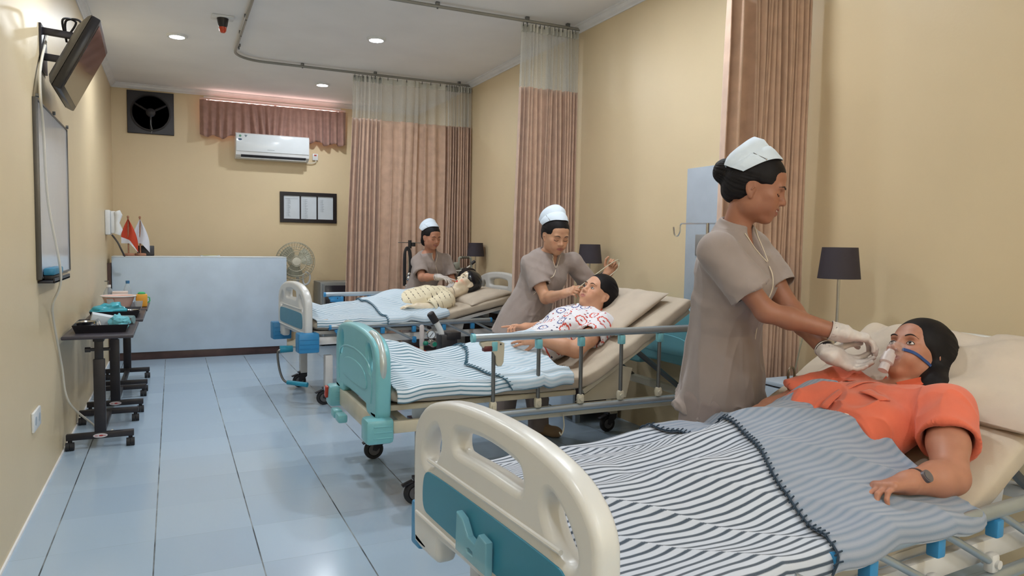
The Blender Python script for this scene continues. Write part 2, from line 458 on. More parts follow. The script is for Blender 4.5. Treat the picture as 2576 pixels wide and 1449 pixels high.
curtain('beige curtain bunched in tight folds behind the nearest standing nurse', 2.8, [(2.96, 3.13, 2, 0.05), (3.13, 3.50, 13, 0.035)], 2.60, 0.2, 0.05, 3)
curtain('beige curtain gathered between the middle bed and the far bed', 5.2, [(3.0, 3.51, 15, 0.04)], 2.56, 0.2, 0.06, 5)
curtain('long beige curtain drawn along the far side of the farthest bed', 7.6, [(2.21, 2.53, 7, 0.05), (2.53, 3.235, 7, 0.03), (3.235, 3.53, 10, 0.05)], 2.61, 0.2, 0.10, 9)

# valance of the high window
def valance():
    t = thing('valance_curtain', 'short pleated brown curtain over the high window above the air conditioner', 'curtain', (1.67, 9.47, 2.55))
    rnd = random.Random(4); xs = []; ys = []; n = 19
    for k in range(n):
        a = rnd.uniform(0.6, 1.2)
        for q in range(12):
            f = q/12; xs.append(0.80 + (2.545-0.80)*(k+f)/n); ys.append(0.035*a*math.cos(2*pi*f))
    xs.append(2.545); ys.append(ys[-1]); xs = np.array(xs); ys = np.array(ys); nz = 16
    P = np.zeros((len(xs), nz, 3))
    for j in range(nz):
        f = j/(nz-1)
        P[:, j, 0] = xs + 0.05*f*np.sin(xs*9+1.3)*np.exp(-((xs-1.55)/0.4)**2); P[:, j, 1] = 9.465 + ys*(0.35+0.75*f); P[:, j, 2] = 2.985 - f*(0.425 + 0.018*np.sin(xs*31) + 0.01*np.sin(xs*14))
    MB().slab(P, 0.003).build('fabric', M_VAL, t, 'W', angle=180)
    MB().bx((0.80, 9.475, 2.995), (2.545, 9.49, 3.013), 0.004).build('rail', mat('pink_white_rail', (226, 196, 188), 0.4, var=0.02), t, 'W')
    for x in (0.9, 1.67, 2.44): MB().bx((x-0.012, 9.485, 2.99), (x+0.012, 9.56, 3.015)).build('bracket', M_WHITE, t, 'W')
valance()

# ================================================================ back wall fittings
def exhaust_fan():
    t = thing('exhaust_fan', 'square black exhaust fan high on the back wall, left corner', 'exhaust fan', (0.273, Y1-0.03, 2.79))
    o = (0.273, Y1-0.012, 2.79); fr = (o, (1, 0, 0), (0, 0, 1))
    sq = [(-0.247, -0.247), (0.247, -0.247), (0.247, 0.247), (-0.247, 0.247)]
    circ = [(0.205*cos(2*pi*k/48), 0.205*sin(2*pi*k/48)) for k in range(48)]
    MB().outline([sq, circ], 0.03, 0.006, fr).build('frame', M_DARKM, t, 'W')
    MB().lathe([(0.205, 0.0), (0.215, 0.022), (0.198, 0.026), (0.192, 0.0)], (o[0], o[1]-0.012, o[2]), 48, Matrix.Rotation(RD(90), 3, 'X')).build('ring', M_BLACK, t, 'W')
    MB().cyl((o[0], Y1-0.006, o[2]), (o[0], Y1-0.002, o[2]), 0.203, n=48).build('inner_shade_disc', mat('painted_fan_shade', (28, 28, 34), 0.5, var=0.05), t, 'W')  # flat dark disc: shade inside the fan put into the colour
    for a in (90+60, 90-60, 270):
        d = Vector((cos(RD(a)), 0, sin(RD(a)))); MB().tube([Vector(o)+d*0.04+Vector((0, -0.03, 0)), Vector(o)+d*0.21+Vector((0, -0.02, 0))], 0.012, 8).build('arm', M_BLACK, t, 'W')
    MB().lathe([(0.0, 0.05), (0.035, 0.048), (0.05, 0.035), (0.052, 0.0)], (o[0], o[1]-0.005, o[2]), 28, Matrix.Rotation(RD(90), 3, 'X')).build('motor', M_BLACK, t, 'W')
    for k in range(5):
        a = 2*pi*k/5+0.3; P = np.zeros((6, 6, 3))
        for i in range(6):
            for j in range(6):
                r = 0.05+0.14*i/5; an = a + (j/5-0.5)*0.75; P[i, j] = (o[0]+r*cos(an), o[1]+0.002-0.012*(j/5-0.5), o[2]+r*sin(an))
        MB().slab(P, 0.002).build('blade', mat('dark_fan_blade', (44, 44, 50), 0.4, var=0.04), t, 'W')
    MB().tube(spline([(0.273, Y1-0.045, 2.74), (0.272, Y1-0.05, 2.66), (0.285, Y1-0.045, 2.6), (0.275, Y1-0.04, 2.55)]), 0.004, 6).build('cord', M_STEEL, t, 'W')
exhaust_fan()
def air_con():
    t = thing('air_conditioner', 'white split air conditioner mounted under the brown valance curtain', 'air conditioner', (1.63, Y1-0.11, 2.31))
    prof = [(0, 2.315), (-0.06, 2.31), (-0.15, 2.325), (-0.185, 2.352), (-0.2, 2.40), (-0.2, 2.58), (-0.185, 2.612), (-0.15, 2.622), (0, 2.622)]
    mb = MB(); vs = []
    for x in (1.195, 2.065):
        for p in prof: vs.append((x, Y1+p[0], p[1]))
    n = len(prof); mb.add(vs, [(i, (i+1) % n, n+(i+1) % n, n+i) for i in range(n)] + [tuple(range(n)), tuple(range(n, 2*n))[::-1]])
    mb.build('casing', M_WHITE, t, 'W', angle=30)
    MB().bx((1.2, Y1-0.207, 2.395), (2.06, Y1-0.198, 2.605), 0.004).build('front_panel', mat('glossy_white_panel', (222, 228, 233), 0.15, var=0.01), t, 'W')
    MB().box((1.64, Y1-0.172, 2.352), (0.77, 0.03, 0.034), (RD(-38), 0, 0)).build('air_outlet', mat('dark_slot', (40, 40, 46), 0.5, var=0.03), t, 'W')
    MB().box((1.64, Y1-0.15, 2.326), (0.78, 0.06, 0.005), (RD(14), 0, 0)).build('flap', M_WHITE, t, 'W')
    for x, z, r, c, k in ((1.245, 2.577, 0.014, (95, 150, 125), 0), (1.31, 2.582, 0.016, (70, 95, 110), 1), (1.243, 2.535, 0.02, (40, 70, 105), 2)):
        m = mat('printed_sticker', c, 0.4, var=0.1)
        b = MB()
        if k == 2: b.add([(x+r*1.15*cos(2*pi*q/24), Y1-0.2085, z+r*0.55*sin(2*pi*q/24)) for q in range(24)], [tuple(range(24))])
        elif k == 0: b.add([(x+r*cos(2*pi*q/24), Y1-0.2085, z+r*sin(2*pi*q/24)) for q in range(24)], [tuple(range(24))])
        else:
            for a in (0, 1, 2): b.box((x+(a-1)*0.009, Y1-0.208, z+0.004-abs(a-1)*0.004), (0.006, 0.001, 0.02), (0, RD((a-1)*35), 0))
            b.box((x, Y1-0.208, z-0.012), (0.004, 0.001, 0.016))
        b.build('sticker', m, t, 'W')
    b = MB()
    for k in range(10): b.bx((1.56+k*0.0085, Y1-0.2085, 2.42), (1.566+k*0.0085, Y1-0.207, 2.427))
    b.build('badge', mat('grey_badge', (150, 158, 166), 0.3, metal=0.5, var=0.02), t, 'W')
air_con()
t = thing('power_switch', 'small white wall switch with red light beside the air conditioner', 'switch', (2.17, Y1, 2.33))
MB().bx((2.135, Y1-0.03, 2.355), (2.205, Y1, 2.44), 0.006).build('box', M_WHITE, t, 'W')
MB().bx((2.155, Y1-0.034, 2.41), (2.185, Y1-0.028, 2.425)).build('indicator', mat('red_light', (190, 60, 50), 0.3, var=0), t, 'W')
MB().tube(spline([(2.17, Y1-0.015, 2.36), (2.175, Y1-0.03, 2.335), (2.12, Y1-0.03, 2.315), (2.03, Y1-0.03, 2.318)]), 0.006, 6).build('cord', M_CABLE, t, 'W')
def frame():
    t = thing('picture_frame', 'black frame holding three printed sheets on the back wall', 'picture frame', (2.088, Y1-0.012, 1.548))
    o = (2.088, Y1-0.012, 1.742); fr = (o, (1, 0, 0), (0, 0, 1))
    outer = [(-0.358, -0.195), (0.358, -0.195), (0.358, 0.195), (-0.358, 0.195)]; holes = []
    for cx in (-0.213, 0.0, 0.213): holes.append([(cx-0.098, -0.148), (cx+0.098, -0.148), (cx+0.098, 0.148), (cx-0.098, 0.148)])
    MB().outline([outer]+holes, 0.024, 0.003, fr).build('frame', mat('black_wood', (30, 26, 30), 0.4, var=0.08), t, 'W')
    rnd = random.Random(5)
    for k, cx in enumerate((-0.213, 0.0, 0.213)):
        p = MB().bx((o[0]+cx-0.1, Y1-0.01, o[2]-0.15), (o[0]+cx+0.1, Y1-0.004, o[2]+0.15)).build('sheet', M_PAPER, t, 'W')
        b = MB()
        n = (20, 22, 14)[k]
        if k == 0: b.bx((o[0]+cx-0.08, Y1-0.0112, o[2]+0.108), (o[0]+cx+0.08, Y1-0.01, o[2]+0.112))
        for q in range(n):
            z = o[2]+0.1-q*0.0115; w_ = rnd.uniform(0.02, 0.045)
            b.bx((o[0]+cx-0.07, Y1-0.0112, z), (o[0]+cx-0.064, Y1-0.01, z+0.004)); b.bx((o[0]+cx-0.055, Y1-0.0112, z), (o[0]+cx-0.055+w_, Y1-0.01, z+0.004))
        b.build('print', mat('grey_print', (150, 158, 168), 0.8, var=0), p, 'W')
frame()
tag(MB().bx((2.86, Y1-0.012, 2.86), (3.1, Y1, 2.94), 0.003).build('vent_grille', mat('grey_grille', (120, 118, 108), 0.6, var=0.05)), 'grey vent grille on the back wall seen through the sheer curtain top', 'vent')
def niche_cabinet():
    t = thing('equipment_cabinet', 'grey metal equipment cabinet with black front behind the farthest bed', 'cabinet', (2.35, 9.3, 0))
    MB().bx((2.14, 9.05, 0.03), (2.75, 9.52, 0.80), 0.006).build('body', mat('grey_metal_cabinet', (140, 142, 140), 0.45, metal=0.3, var=0.05), t, 'W')
    MB().bx((2.20, 9.03, 0.2), (2.72, 9.055, 0.76), 0.004).build('door', mat('black_glass_door', (44, 42, 50), 0.2, var=0.05), t, 'W')
    MB().bx((2.16, 9.022, 0.1), (2.18, 9.05, 0.78)).build('trim_strip', M_ALU, t, 'W')
    for x in (2.18, 2.7):
        for y in (9.1, 9.48): MB().cyl((x, y, 0), (x, y, 0.035), 0.02, n=12).build('foot', M_RUBBER, t, 'W')
niche_cabinet()

# ================================================================ left wall fittings
def television():
    # near top corner A, far top corner B, near bottom D, far bottom C
    A = Vector((0.17, 4.29, 2.425)); B = Vector((0.150, 5.00, 2.425)); D = Vector((-0.015, 4.29, 2.055)); 
    U = (B-A).normalized(); V = (D-A); h = V.length; V.normalize(); N = U.cross(V); N.normalize()
    if N.x < 0: N = -N
    w_ = (B-A).length; c = A + U*w_/2 + V*h/2
    t = thing('wall_television', 'black flat television tilted on a bracket high on the left wall', 'television', tuple(c))
    R = Matrix((U, -V, N)).transposed()
    MB().box(c - N*0.022, (w_, h, 0.045), R, 0.008).build('bezel', mat('glossy_black_bezel', (30, 28, 32), 0.3, var=0.02), t, 'W')
    MB().box(c + N*0.0015, (w_-0.05, h-0.055, 0.003), R).build('screen', mat('dark_glass_screen', (34, 30, 32), 0.09, var=0, coat=0.3), t, 'W')
    mb = MB(); vs = []
    for s, d in ((1.0, 0.044), (0.93, 0.062), (0.62, 0.098)):
        for a, b in ((-1, -1), (1, -1), (1, 1), (-1, 1)): vs.append(c - N*d + U*(a*w_/2*s) + V*(b*h/2*(s if s > 0.9 else 0.72)))
    mb.add(vs, [(0, 1, 2, 3)]+[(i*4+k, i*4+(k+1) % 4, i*4+4+(k+1) % 4, i*4+4+k) for i in range(2) for k in range(4)]+[(8, 9, 10, 11)])
    mb.build('back_cover', M_BLACK, t, 'W')
    MB().bx((X0, 4.55, 2.2), (X0+0.012, 4.74, 2.44), 0.002).build('wall_plate', M_DARKM, t, 'W')
    bc = c - N*0.09
    for z in (2.405, 2.27):
        MB().box((X0+0.075, 4.6, z), (0.16, 0.03, 0.035), (0, RD(4), 0), 0.003).build('bracket_arm', M_DARKM, t, 'W')
    MB().box(bc + U*(-0.04) - V*0.02, (0.2, 0.24, 0.02), R).build('vesa_plate', M_DARKM, t, 'W')
    MB().tube(spline([bc-V*0.12-U*0.05, bc-V*0.2-N*0.03-U*0.08, bc-V*0.17-N*0.09-U*0.06, bc-V*0.11-N*0.06-U*0.02, bc-V*0.19-N*0.05-U*0.05, bc-V*0.16-N*0.1-U*0.09, bc-V*0.08-N*0.05]), 0.006, 6).build('coiled_cable', M_RUBBER, t, 'W')
    return c
television()
def whiteboard():
    t = thing('whiteboard', 'white marker board with thin metal edge on the left wall', 'whiteboard', (X0+0.01, 4.9, 1.1))
    y0, y1, z0, z1 = 4.30, 5.47, 1.105, 2.0; x = X0+0.012
    MB().bx((X0, y0, z0), (x, y1, z1)).build('board', mat('whiteboard_enamel', (205, 210, 219), 0.13, var=0.01), t, 'W')
    mb = MB()
    for a, b in (((X0, y0-0.012, z0-0.01), (x+0.012, y0, z1+0.01)), ((X0, y1, z0-0.01), (x+0.006, y1+0.01, z1+0.01)), ((X0, y0, z1), (x+0.006, y1, z1+0.01)), ((X0, y0, z0-0.01), (x+0.006, y1, z0))): mb.bx(a, b, 0.002)
    mb.build('edge_frame', mat('dark_metal_edge', (96, 94, 92), 0.35, metal=0.7, var=0.04), t, 'W')
    for y in (y0+0.02, (y0+y1)/2, y1-0.02): MB().cyl((x, y, z1+0.02), (x+0.014, y, z1+0.02), 0.011, n=12).build('clip', M_STEEL, t, 'W')
    tr = MB().bx((X0, y0+0.02, z0-0.03), (X0+0.075, y0+0.62, z0-0.018), 0.003).bx((X0+0.068, y0+0.02, z0-0.03), (X0+0.075, y0+0.62, z0-0.005)).build('pen_tray', M_DARKM, t, 'W')
whiteboard()
t = thing('board_eraser', 'blue and black eraser lying on the whiteboard tray', 'eraser', (X0+0.045, 4.55, 1.087))
MB().bx((X0+0.018, 4.40, 1.0872), (X0+0.063, 4.72, 1.112), 0.004).build('felt_pad', M_BLACK, t, 'W')
MB().bx((X0+0.016, 4.39, 1.112), (X0+0.065, 4.73, 1.15), 0.008).build('grip', mat('blue_plastic', (52, 130, 165), 0.4, var=0.03), t, 'W')
tag(MB().tube(spline([(X0+0.02, 4.72, 2.43), (X0+0.02, 4.45, 2.2), (X0+0.035, 4.30, 2.03), (X0+0.035, 4.36, 1.87), (X0+0.04, 4.42, 1.5), (X0+0.08, 4.50, 1.11), (X0+0.03, 4.58, 0.95), (X0+0.015, 4.70, 0.85), (X0+0.012, 5.0, 0.55), (X0+0.03, 5.12, 0.3), (0.0, 5.32, 0.1), (0.06, 5.4, 0.012), (0.10, 5.5, 0.008)]), 0.0065, 8).build('power_cable', M_CABLE), 'white cable hanging from the television across the whiteboard to the floor', 'cable')
t = thing('power_outlet', 'double white power outlet low on the left wall', 'outlet', (X0, 4.14, 0.37))
MB().bx((X0, 4.04, 0.37), (X0+0.012, 4.24, 0.465), 0.004).build('face_plate', M_WHITE, t, 'W')
for y in (4.09, 4.19):
    MB().cyl((X0+0.006, y, 0.418), (X0+0.0135, y, 0.418), 0.022, n=20).build('socket', mat('pale_socket', (170, 180, 190), 0.4, var=0.02), t, 'W')
def wall_phone():
    t = thing('wall_phone', 'white wall telephone beside the counter in the far left corner', 'telephone', (X0, 8.5, 1.32))
    MB().bx((X0, 8.42, 1.345), (X0+0.05, 8.64, 1.60), 0.012).build('base', M_WHITE, t, 'W')
    MB().tube([(X0+0.11, 8.44, 1.59), (X0+0.125, 8.44, 1.55), (X0+0.11, 8.44, 1.47), (X0+0.125, 8.44, 1.40), (X0+0.11, 8.44, 1.35)], [0.03, 0.036, 0.022, 0.036, 0.03], 14).build('handset', M_WHITE, t, 'W')
    MB().bx((X0+0.05, 8.44, 1.36), (X0+0.10, 8.62, 1.59), 0.012).build('cradle', M_WHITE, t, 'W')
    MB().tube(spline([(X0+0.06, 8.46, 1.345), (X0+0.11, 8.45, 1.27), (X0+0.14, 8.45, 1.2), (X0+0.17, 8.5, 1.125)]), 0.009, 8).build('cord', mat('dark_cord', (70, 66, 66), 0.6, var=0.04), t, 'W')
wall_phone()

# ================================================================ counter
def counter():
    t = thing('reception_counter', 'pale grey counter with dark brown plinth at the back of the room', 'counter', (0.75, 8.85, 0))
    MB().bx((-0.10, 8.64, 0.085), (1.68, 8.68, 1.11), 0.004).build('front_panel', M_LAM, t, 'W')
    MB().bx((-0.10, 8.64, 1.11), (1.68, 9.0, 1.122), 0.003).build('top', mat('pale_worktop', (214, 220, 224), 0.35, var=0.02), t, 'W')
    MB().bx((1.60, 8.68, 0.085), (1.68, 9.0, 1.11)).build('side_panel', M_LAM, t, 'W'); MB().bx((-0.10, 8.68, 0.085), (-0.06, 9.0, 1.11)).build('side_panel', M_LAM, t, 'W')
    MB().bx((-0.10, 8.655, 0.0), (1.62, 8.99, 0.086), 0.003).build('plinth', M_PLINTH, t, 'W')
    MB().bx((-0.06, 8.70, 0.72), (1.60, 9.0, 0.75)).build('desk_board', M_LAM, t, 'W')
counter()
tag(MB().bx((X0+0.002, 8.60, 0.0), (-0.105, 8.72, 1.05)).build('wood_post', M_PLINTH), 'dark brown post between the left wall and the counter', 'post')
M_WOOD = mat('light_brown_wood', (158, 112, 88), 0.5, var=0.12, vscale=20)
def desk_flag(x, y, label, red):
    t = thing('desk_flag', label, 'flag', (x, y, 1.1225), 0, 'table flags on the counter')
    MB().lathe([(0.055, 0), (0.058, 0.008), (0.058, 0.02), (0.05, 0.028), (0.012, 0.03)], n=28).build('base', M_WOOD, t)
    MB().cyl((0, 0, 0.03), (0, 0, 0.415), 0.008, n=12).ell((0, 0, 0.42), (0.012, 0.012, 0.014)).build('pole', M_WOOD, t)
    nz, nu = 22, 14; P = np.zeros((nz, nu, 3)); UV = np.zeros((nz, nu, 2))
    for i in range(nz):
        f = i/(nz-1)
        for j in range(nu):
            g = j/(nu-1); spread = (0.15*math.sin(min(f*1.25, 1)*pi/2) + 0.01)
            P[i, j] = ((g-0.42)*spread + 0.0, -0.012 - 0.012*sin(g*9+f*3), 0.395 - f*0.26 - 0.05*g*f*2 + 0.05*f*(1-abs(g-0.5)*2))
            UV[i, j] = (g, f)
    white = mat('white_flag_cloth', (214, 216, 226), 0.85, var=0.04)
    if red:
        tt = NT('red_white_flag_cloth'); uv = tt.n('ShaderNodeUVMap'); sp = tt.n('ShaderNodeSeparateXYZ'); tt.l(uv.outputs[0], sp.inputs[0])
        tt.l(tt.mix(tt.math('GREATER_THAN', sp.outputs[1], tt.math('ADD', 0.74, tt.math('MULTIPLY', sp.outputs[0], 0.25))), lin((192, 66, 38)), lin((214, 214, 220))), tt.b.inputs['Base Color']); tt.b.inputs['Roughness'].default_value = 0.8
        white = tt.m
    MB().slab(P, 0.002, UV).build('cloth', white, t)
desk_flag(0.055, 8.78, 'small red and white flag on a wooden stand on the counter', True)
desk_flag(0.165, 8.86, 'small white flag on a wooden stand on the counter', False)
tag(MB().box((0.215, 8.93, 1.178), (0.17, 0.03, 0.11), (RD(-12), 0, 0), 0.006).build('card_holder', M_BLACK), 'black card holder standing behind the white flag on the counter', 'holder')
t = thing('paper_stack', 'flat stack of papers with a yellow sheet on the counter', 'papers', (0.87, 8.8, 1.1225))
MB().box((0.87, 8.8, 1.1275), (0.2, 0.14, 0.010)).build('sheets', M_PAPER, t, 'W')
MB().box((0.86, 8.79, 1.134), (0.15, 0.12, 0.003), (0, 0, 0.2)).build('top_sheet', mat('yellow_paper', (200, 190, 110), 0.8, var=0.03), t, 'W')

# pedestal fan behind the counter
def pedestal_fan():
    t = thing('pedestal_fan', 'pale pedestal fan standing behind the right end of the counter', 'fan', (1.93, 9.15, 0))
    c = Vector((1.85, 9.12, 1.06)); R = Matrix.Rotation(RD(90), 3, 'X')
    m = mat('cream_plastic', (205, 200, 182), 0.4, var=0.03); mw = mat('wire_guard', (186, 180, 160), 0.4, metal=0.3, var=0.02)
    mb = MB()
    for rr, yy in ((0.235, 0.0), (0.225, -0.04), (0.18, -0.075), (0.12, -0.09), (0.06, -0.095), (0.225, 0.05), (0.15, 0.09)):
        mb.tube([c + Vector((rr*cos(2*pi*k/40), yy, rr*sin(2*pi*k/40))) for k in range(40)], 0.004, 5, True)
    for k in range(40):
        a = 2*pi*k/40
        mb.tube([c + Vector((r*cos(a), y, r*sin(a))) for r, y in ((0.05, -0.096), (0.12, -0.09), (0.18, -0.075), (0.225, -0.04), (0.235, 0.0), (0.225, 0.05), (0.15, 0.09))], 0.0022, 4)
    mb.build('guard', mw, t, 'W')
    MB().lathe([(0, 0.104), (0.05, 0.10), (0.05, 0.09)], c, 24, R).build('centre_badge', m, t, 'W')
    for k in range(3):
        P = np.zeros((8, 8, 3)); a = 2*pi*k/3+0.4
        for i in range(8):
            for j in range(8):
                r = 0.04+0.16*i/7; an = a+(j/7-0.5)*1.5*(0.5+0.5*math.sin(pi*(0.25+0.6*i/7))); P[i, j] = (c.x+r*cos(an), c.y-0.02+0.06*(j/7-0.5), c.z+r*sin(an))
        MB().slab(P, 0.003).build('blade', mat('translucent_blade', (176, 178, 160), 0.3, var=0.02, alpha=0.8), t, 'W')
    MB().lathe([(0.0, -0.2), (0.05, -0.19), (0.075, -0.15), (0.08, -0.09), (0.05, -0.03)], c, 24, R).build('motor', m, t, 'W')
    MB().cyl((1.9, 9.26, 0.05), (1.9, 9.26, 0.9), 0.018).tube(spline([(1.9, 9.26, 0.88), (1.9, 9.25, 0.95), (1.89, 9.2, 1.02)]), 0.028, 12).build('pole', M_WHITE, t, 'W')
    MB().tube(spline([(1.98, 9.18, 0.93), (2.03, 9.16, 0.89), (2.02, 9.16, 0.8), (1.97, 9.17, 0.77), (1.95, 9.18, 0.83), (1.96, 9.18, 0.91)]), 0.012, 10).build('control_grip', M_WHITE, t, 'W')
    MB().lathe([(0.19, 0), (0.2, 0.01), (0.19, 0.03), (0.06, 0.06), (0.03, 0.08)], (1.9, 9.26, 0), 32).build('base', m, t, 'W')
pedestal_fan()

# ================================================================ right wall: service panel, drip stand
def service_panel():
    t = thing('service_panel', 'tall pale blue-grey service panel on the right wall beside the middle bed', 'panel', (X1-0.02, 3.5, 0.85))
    MB().bx((X1-0.04, 3.08, 0.85), (X1, 3.75, 1.815), 0.003).build('board', mat('blue_grey_laminate', (170, 180, 192), 0.5, var=0.03), t, 'W')
    p = MB().bx((X1-0.052, 3.50, 1.255), (X1-0.04, 3.64, 1.39), 0.004).build('socket_plate', mat('grey_socket_plate', (150, 150, 150), 0.4, metal=0.4, var=0.03), t, 'W')
    MB().cyl((X1-0.06, 3.545, 1.325), (X1-0.05, 3.545, 1.325), 0.032, n=24).build('socket', M_BLACK, p, 'W')
service_panel()
t = thing('drip_stand', 'thin chrome drip stand with a hook behind the nearest nurse', 'drip stand', (3.44, 3.22, 0))
MB().cyl((3.36, 3.36, 0.02), (3.36, 3.36, 1.452), 0.011, n=14).build('pole', M_CHROME, t, 'W')
hook = [(3.36, 3.36, 1.45), (3.30, 3.48, 1.45), (3.282, 3.515, 1.445), (3.28, 3.52, 1.40), (3.275, 3.535, 1.375), (3.268, 3.555, 1.385), (3.265, 3.562, 1.43)]
MB().tube(spline(hook, 5), 0.0045, 8).tube(spline([(p[0]+2*(3.36-p[0]), p[1]+2*(3.36-p[1]), p[2]) for p in hook], 5), 0.0045, 8).build('hook_arm', M_CHROME, t, 'W')
for k in range(4):
    a = pi/4+k*pi/2; MB().tube([(3.36, 3.36, 0.06), (3.36+0.13*cos(a), 3.36+0.13*sin(a), 0.015)], 0.012, 8).build('foot', M_CHROME, t, 'W')

# ================================================================ bedside cabinets and lamps
M_SHADE = mat('charcoal_lamp_shade', (58, 52, 60), 0.75, var=0.04, bump=0.1, bscale=500)
def cabinet(y, label, x=3.14, h=0.66, w_=0.23):
    t = thing('bedside_cabinet', label, 'cabinet', (x+0.19, y, 0), 0, 'bedside cabinets along the right wall')
    MB().bx((x, y-w_, 0.06), (X1-0.01, y+w_, h-0.02), 0.003).build('body', mat('cabinet_carcass', (74, 62, 64), 0.5, var=0.06), t, 'W')
    MB().bx((x-0.02, y-w_-0.01, h-0.02), (X1-0.01, y+w_+0.01, h), 0.004).build('top', M_LAM, t, 'W')
    MB().bx((x-0.018, y-w_, h-0.16), (x, y+w_, h-0.028), 0.002).build('drawer', M_LAM, t, 'W')
    MB().bx((x-0.018, y-w_, 0.40), (x, y+w_, h-0.168), 0.002).build('upper_door', M_LAM, t, 'W')
    MB().bx((x-0.018, y-w_, 0.07), (x, y+w_, 0.375), 0.002).build('lower_door', M_LAM, t, 'W')
    for yy in (y-w_+0.03, y+w_-0.03):
        for xx in (x+0.03, X1-0.05): MB().bx((xx-0.02, yy-0.02, 0), (xx+0.02, yy+0.02, 0.062)).build('foot', M_ALU, t, 'W')
def table_lamp(x, y, z, label):
    t = thing('table_lamp', label, 'lamp', (x, y, z), 0, 'lamps on the bedside cabinets')
    top = 1.318-z; bot = 1.172-z
    MB().lathe([(0.07, 0), (0.072, 0.006), (0.07, 0.014), (0.012, 0.02)], n=32).build('base', M_STEEL, t)
    MB().cyl((0, 0, 0.015), (0, 0, top-0.03), 0.007, n=12).build('stem', M_CHROME, t)
    MB().lathe([(0.094, bot), (0.078, top), (0.0755, top), (0.0915, bot), (0.094, bot)], n=40).build('shade', M_SHADE, t)
    MB().tube([(-0.075, 0, top-0.02), (0.075, 0, top-0.02)], 0.002, 6).tube([(0, -0.075, top-0.02), (0, 0.075, top-0.02)], 0.002, 6).build('spider', M_STEEL, t)
cabinet(2.43, 'pale drawer cabinet with dark gaps behind the nearest nurse')
cabinet(4.72, 'pale bedside cabinet under the lamp behind the middle bed')
cabinet(7.02, 'pale bedside cabinet in the corner by the farthest bed', 3.10, 0.85)
table_lamp(3.30, 2.37, 0.66, 'black shaded table lamp on the cabinet nearest the camera')
table_lamp(3.40, 4.75, 0.66, 'black shaded table lamp beyond the patient in the patterned shirt')
table_lamp(3.44, 7.16, 0.85, 'black shaded table lamp in the far corner by the mannequin')
tag(MB().tube(spline([(3.20, 2.52, 0.70), (3.22, 2.50, 0.86), (3.26, 2.50, 0.925), (3.30, 2.47, 0.93), (3.33, 2.42, 0.90), (3.34, 2.40, 0.82), (3.34, 2.42, 0.68)]), 0.0035, 6).build('loose_tube', mat('clear_grey_tube', (150, 145, 125), 0.3, var=0.02)), 'thin looped tube standing up behind the nearest table lamp', 'tube')
# ================================================================ hospital beds (local frame: x foot to head, y near to far side, z up)
BW = 0.93
M_CREAM = mat('cream_abs_plastic', (208, 208, 206), 0.28, var=0.015, vscale=3)
M_BLUEP = mat('blue_panel_laminate', (42, 122, 150), 0.3, var=0.03, vscale=3)
M_BLUE = mat('bright_blue_plastic', (52, 132, 184), 0.35, var=0.03)
M_MINT = mat('teal_green_abs_plastic', (120, 184, 194), 0.3, var=0.02, vscale=3)
M_FRAME = mat('beige_painted_steel', (198, 190, 170), 0.35, var=0.04)
M_FRAMEW = mat('white_painted_steel', (208, 206, 204), 0.35, var=0.03)
M_SHEET = mat('cream_bed_sheet', (190, 176, 158), 0.85, var=0.03, vscale=9, bump=0.1, bscale=300)
M_PILLOW = mat('cream_pillow_case', (194, 180, 164), 0.85, var=0.03, vscale=9, bump=0.1, bscale=300)
M_WHEELC = mat('grey_wheel_hub', (92, 90, 92), 0.45, var=0.04)

def smooth_loop(pts, it=2):
    for _ in range(it):
        q = []
        for i in range(len(pts)):
            a, b = pts[i], pts[(i+1) % len(pts)]
            q += [(0.75*a[0]+0.25*b[0], 0.75*a[1]+0.25*b[1]), (0.25*a[0]+0.75*b[0], 0.25*a[1]+0.75*b[1])]
        pts = q
    return pts
def mirror(pts, w): return pts + [(w-p[0], p[1]) for p in reversed(pts)]
def white_board(root, x, name, dz=0.0, face=-1, panel=True):
    half = [(0.20, 0.485), (0.19, 0.465), (0.185, 0.42), (0.165, 0.408), (0.02, 0.408), (0.0, 0.42), (-0.005, 0.55), (-0.004, 0.70), (0.0, 0.755), (0.028, 0.802), (0.08, 0.842), (0.145, 0.866), (0.257, 0.889), (0.40, 0.899)]
    outer = mirror(half, BW)
    h1 = [(0.068, 0.70), (0.085, 0.672), (0.12, 0.672), (0.15, 0.69), (0.188, 0.735), (0.198, 0.77), (0.185, 0.795), (0.165, 0.802), (0.12, 0.775), (0.082, 0.735)]
    h2 = [(0.285, 0.775), (0.30, 0.762), (0.465, 0.768), (0.63, 0.762), (0.645, 0.775), (0.64, 0.81), (0.62, 0.824), (0.465, 0.838), (0.31, 0.824), (0.29, 0.81)]
    h3 = [(BW-p[0], p[1]) for p in h1]
    loops = [smooth_loop(outer, 1)] + [smooth_loop(h, 2) for h in (h1, h2, h3)]
    fr = ((x+0.03, 0, dz), (0, 1, 0), (0, 0, 1))
    b = MB().outline(loops, 0.062, 0.019, fr, 4).build(name, M_CREAM, root, angle=180)
    if panel:
        pl = smooth_loop([(0.085, 0.545), (0.13, 0.534), (BW-0.13, 0.534), (BW-0.085, 0.545), (BW-0.08, 0.60), (BW-0.095, 0.655), (BW-0.15, 0.666), (0.15, 0.666), (0.095, 0.655), (0.08, 0.60)], 2)
        xf = x-0.002 if face < 0 else x+0.062
        MB().outline([pl], 0.006, 0.002, ((xf, 0, dz), (0, 1, 0), (0, 0, 1))).build('inset_panel', M_BLUEP, b)
        MB().tube([(xf, y, dz+0.695) for y in (0.12, 0.3, 0.46, 0.63, 0.81)], 0.006, 8).tube([(xf, y, dz+0.515) for y in (0.03, 0.3, 0.46, 0.63, 0.9)], 0.006, 8).build('moulded_rib', M_CREAM, b)
    return b
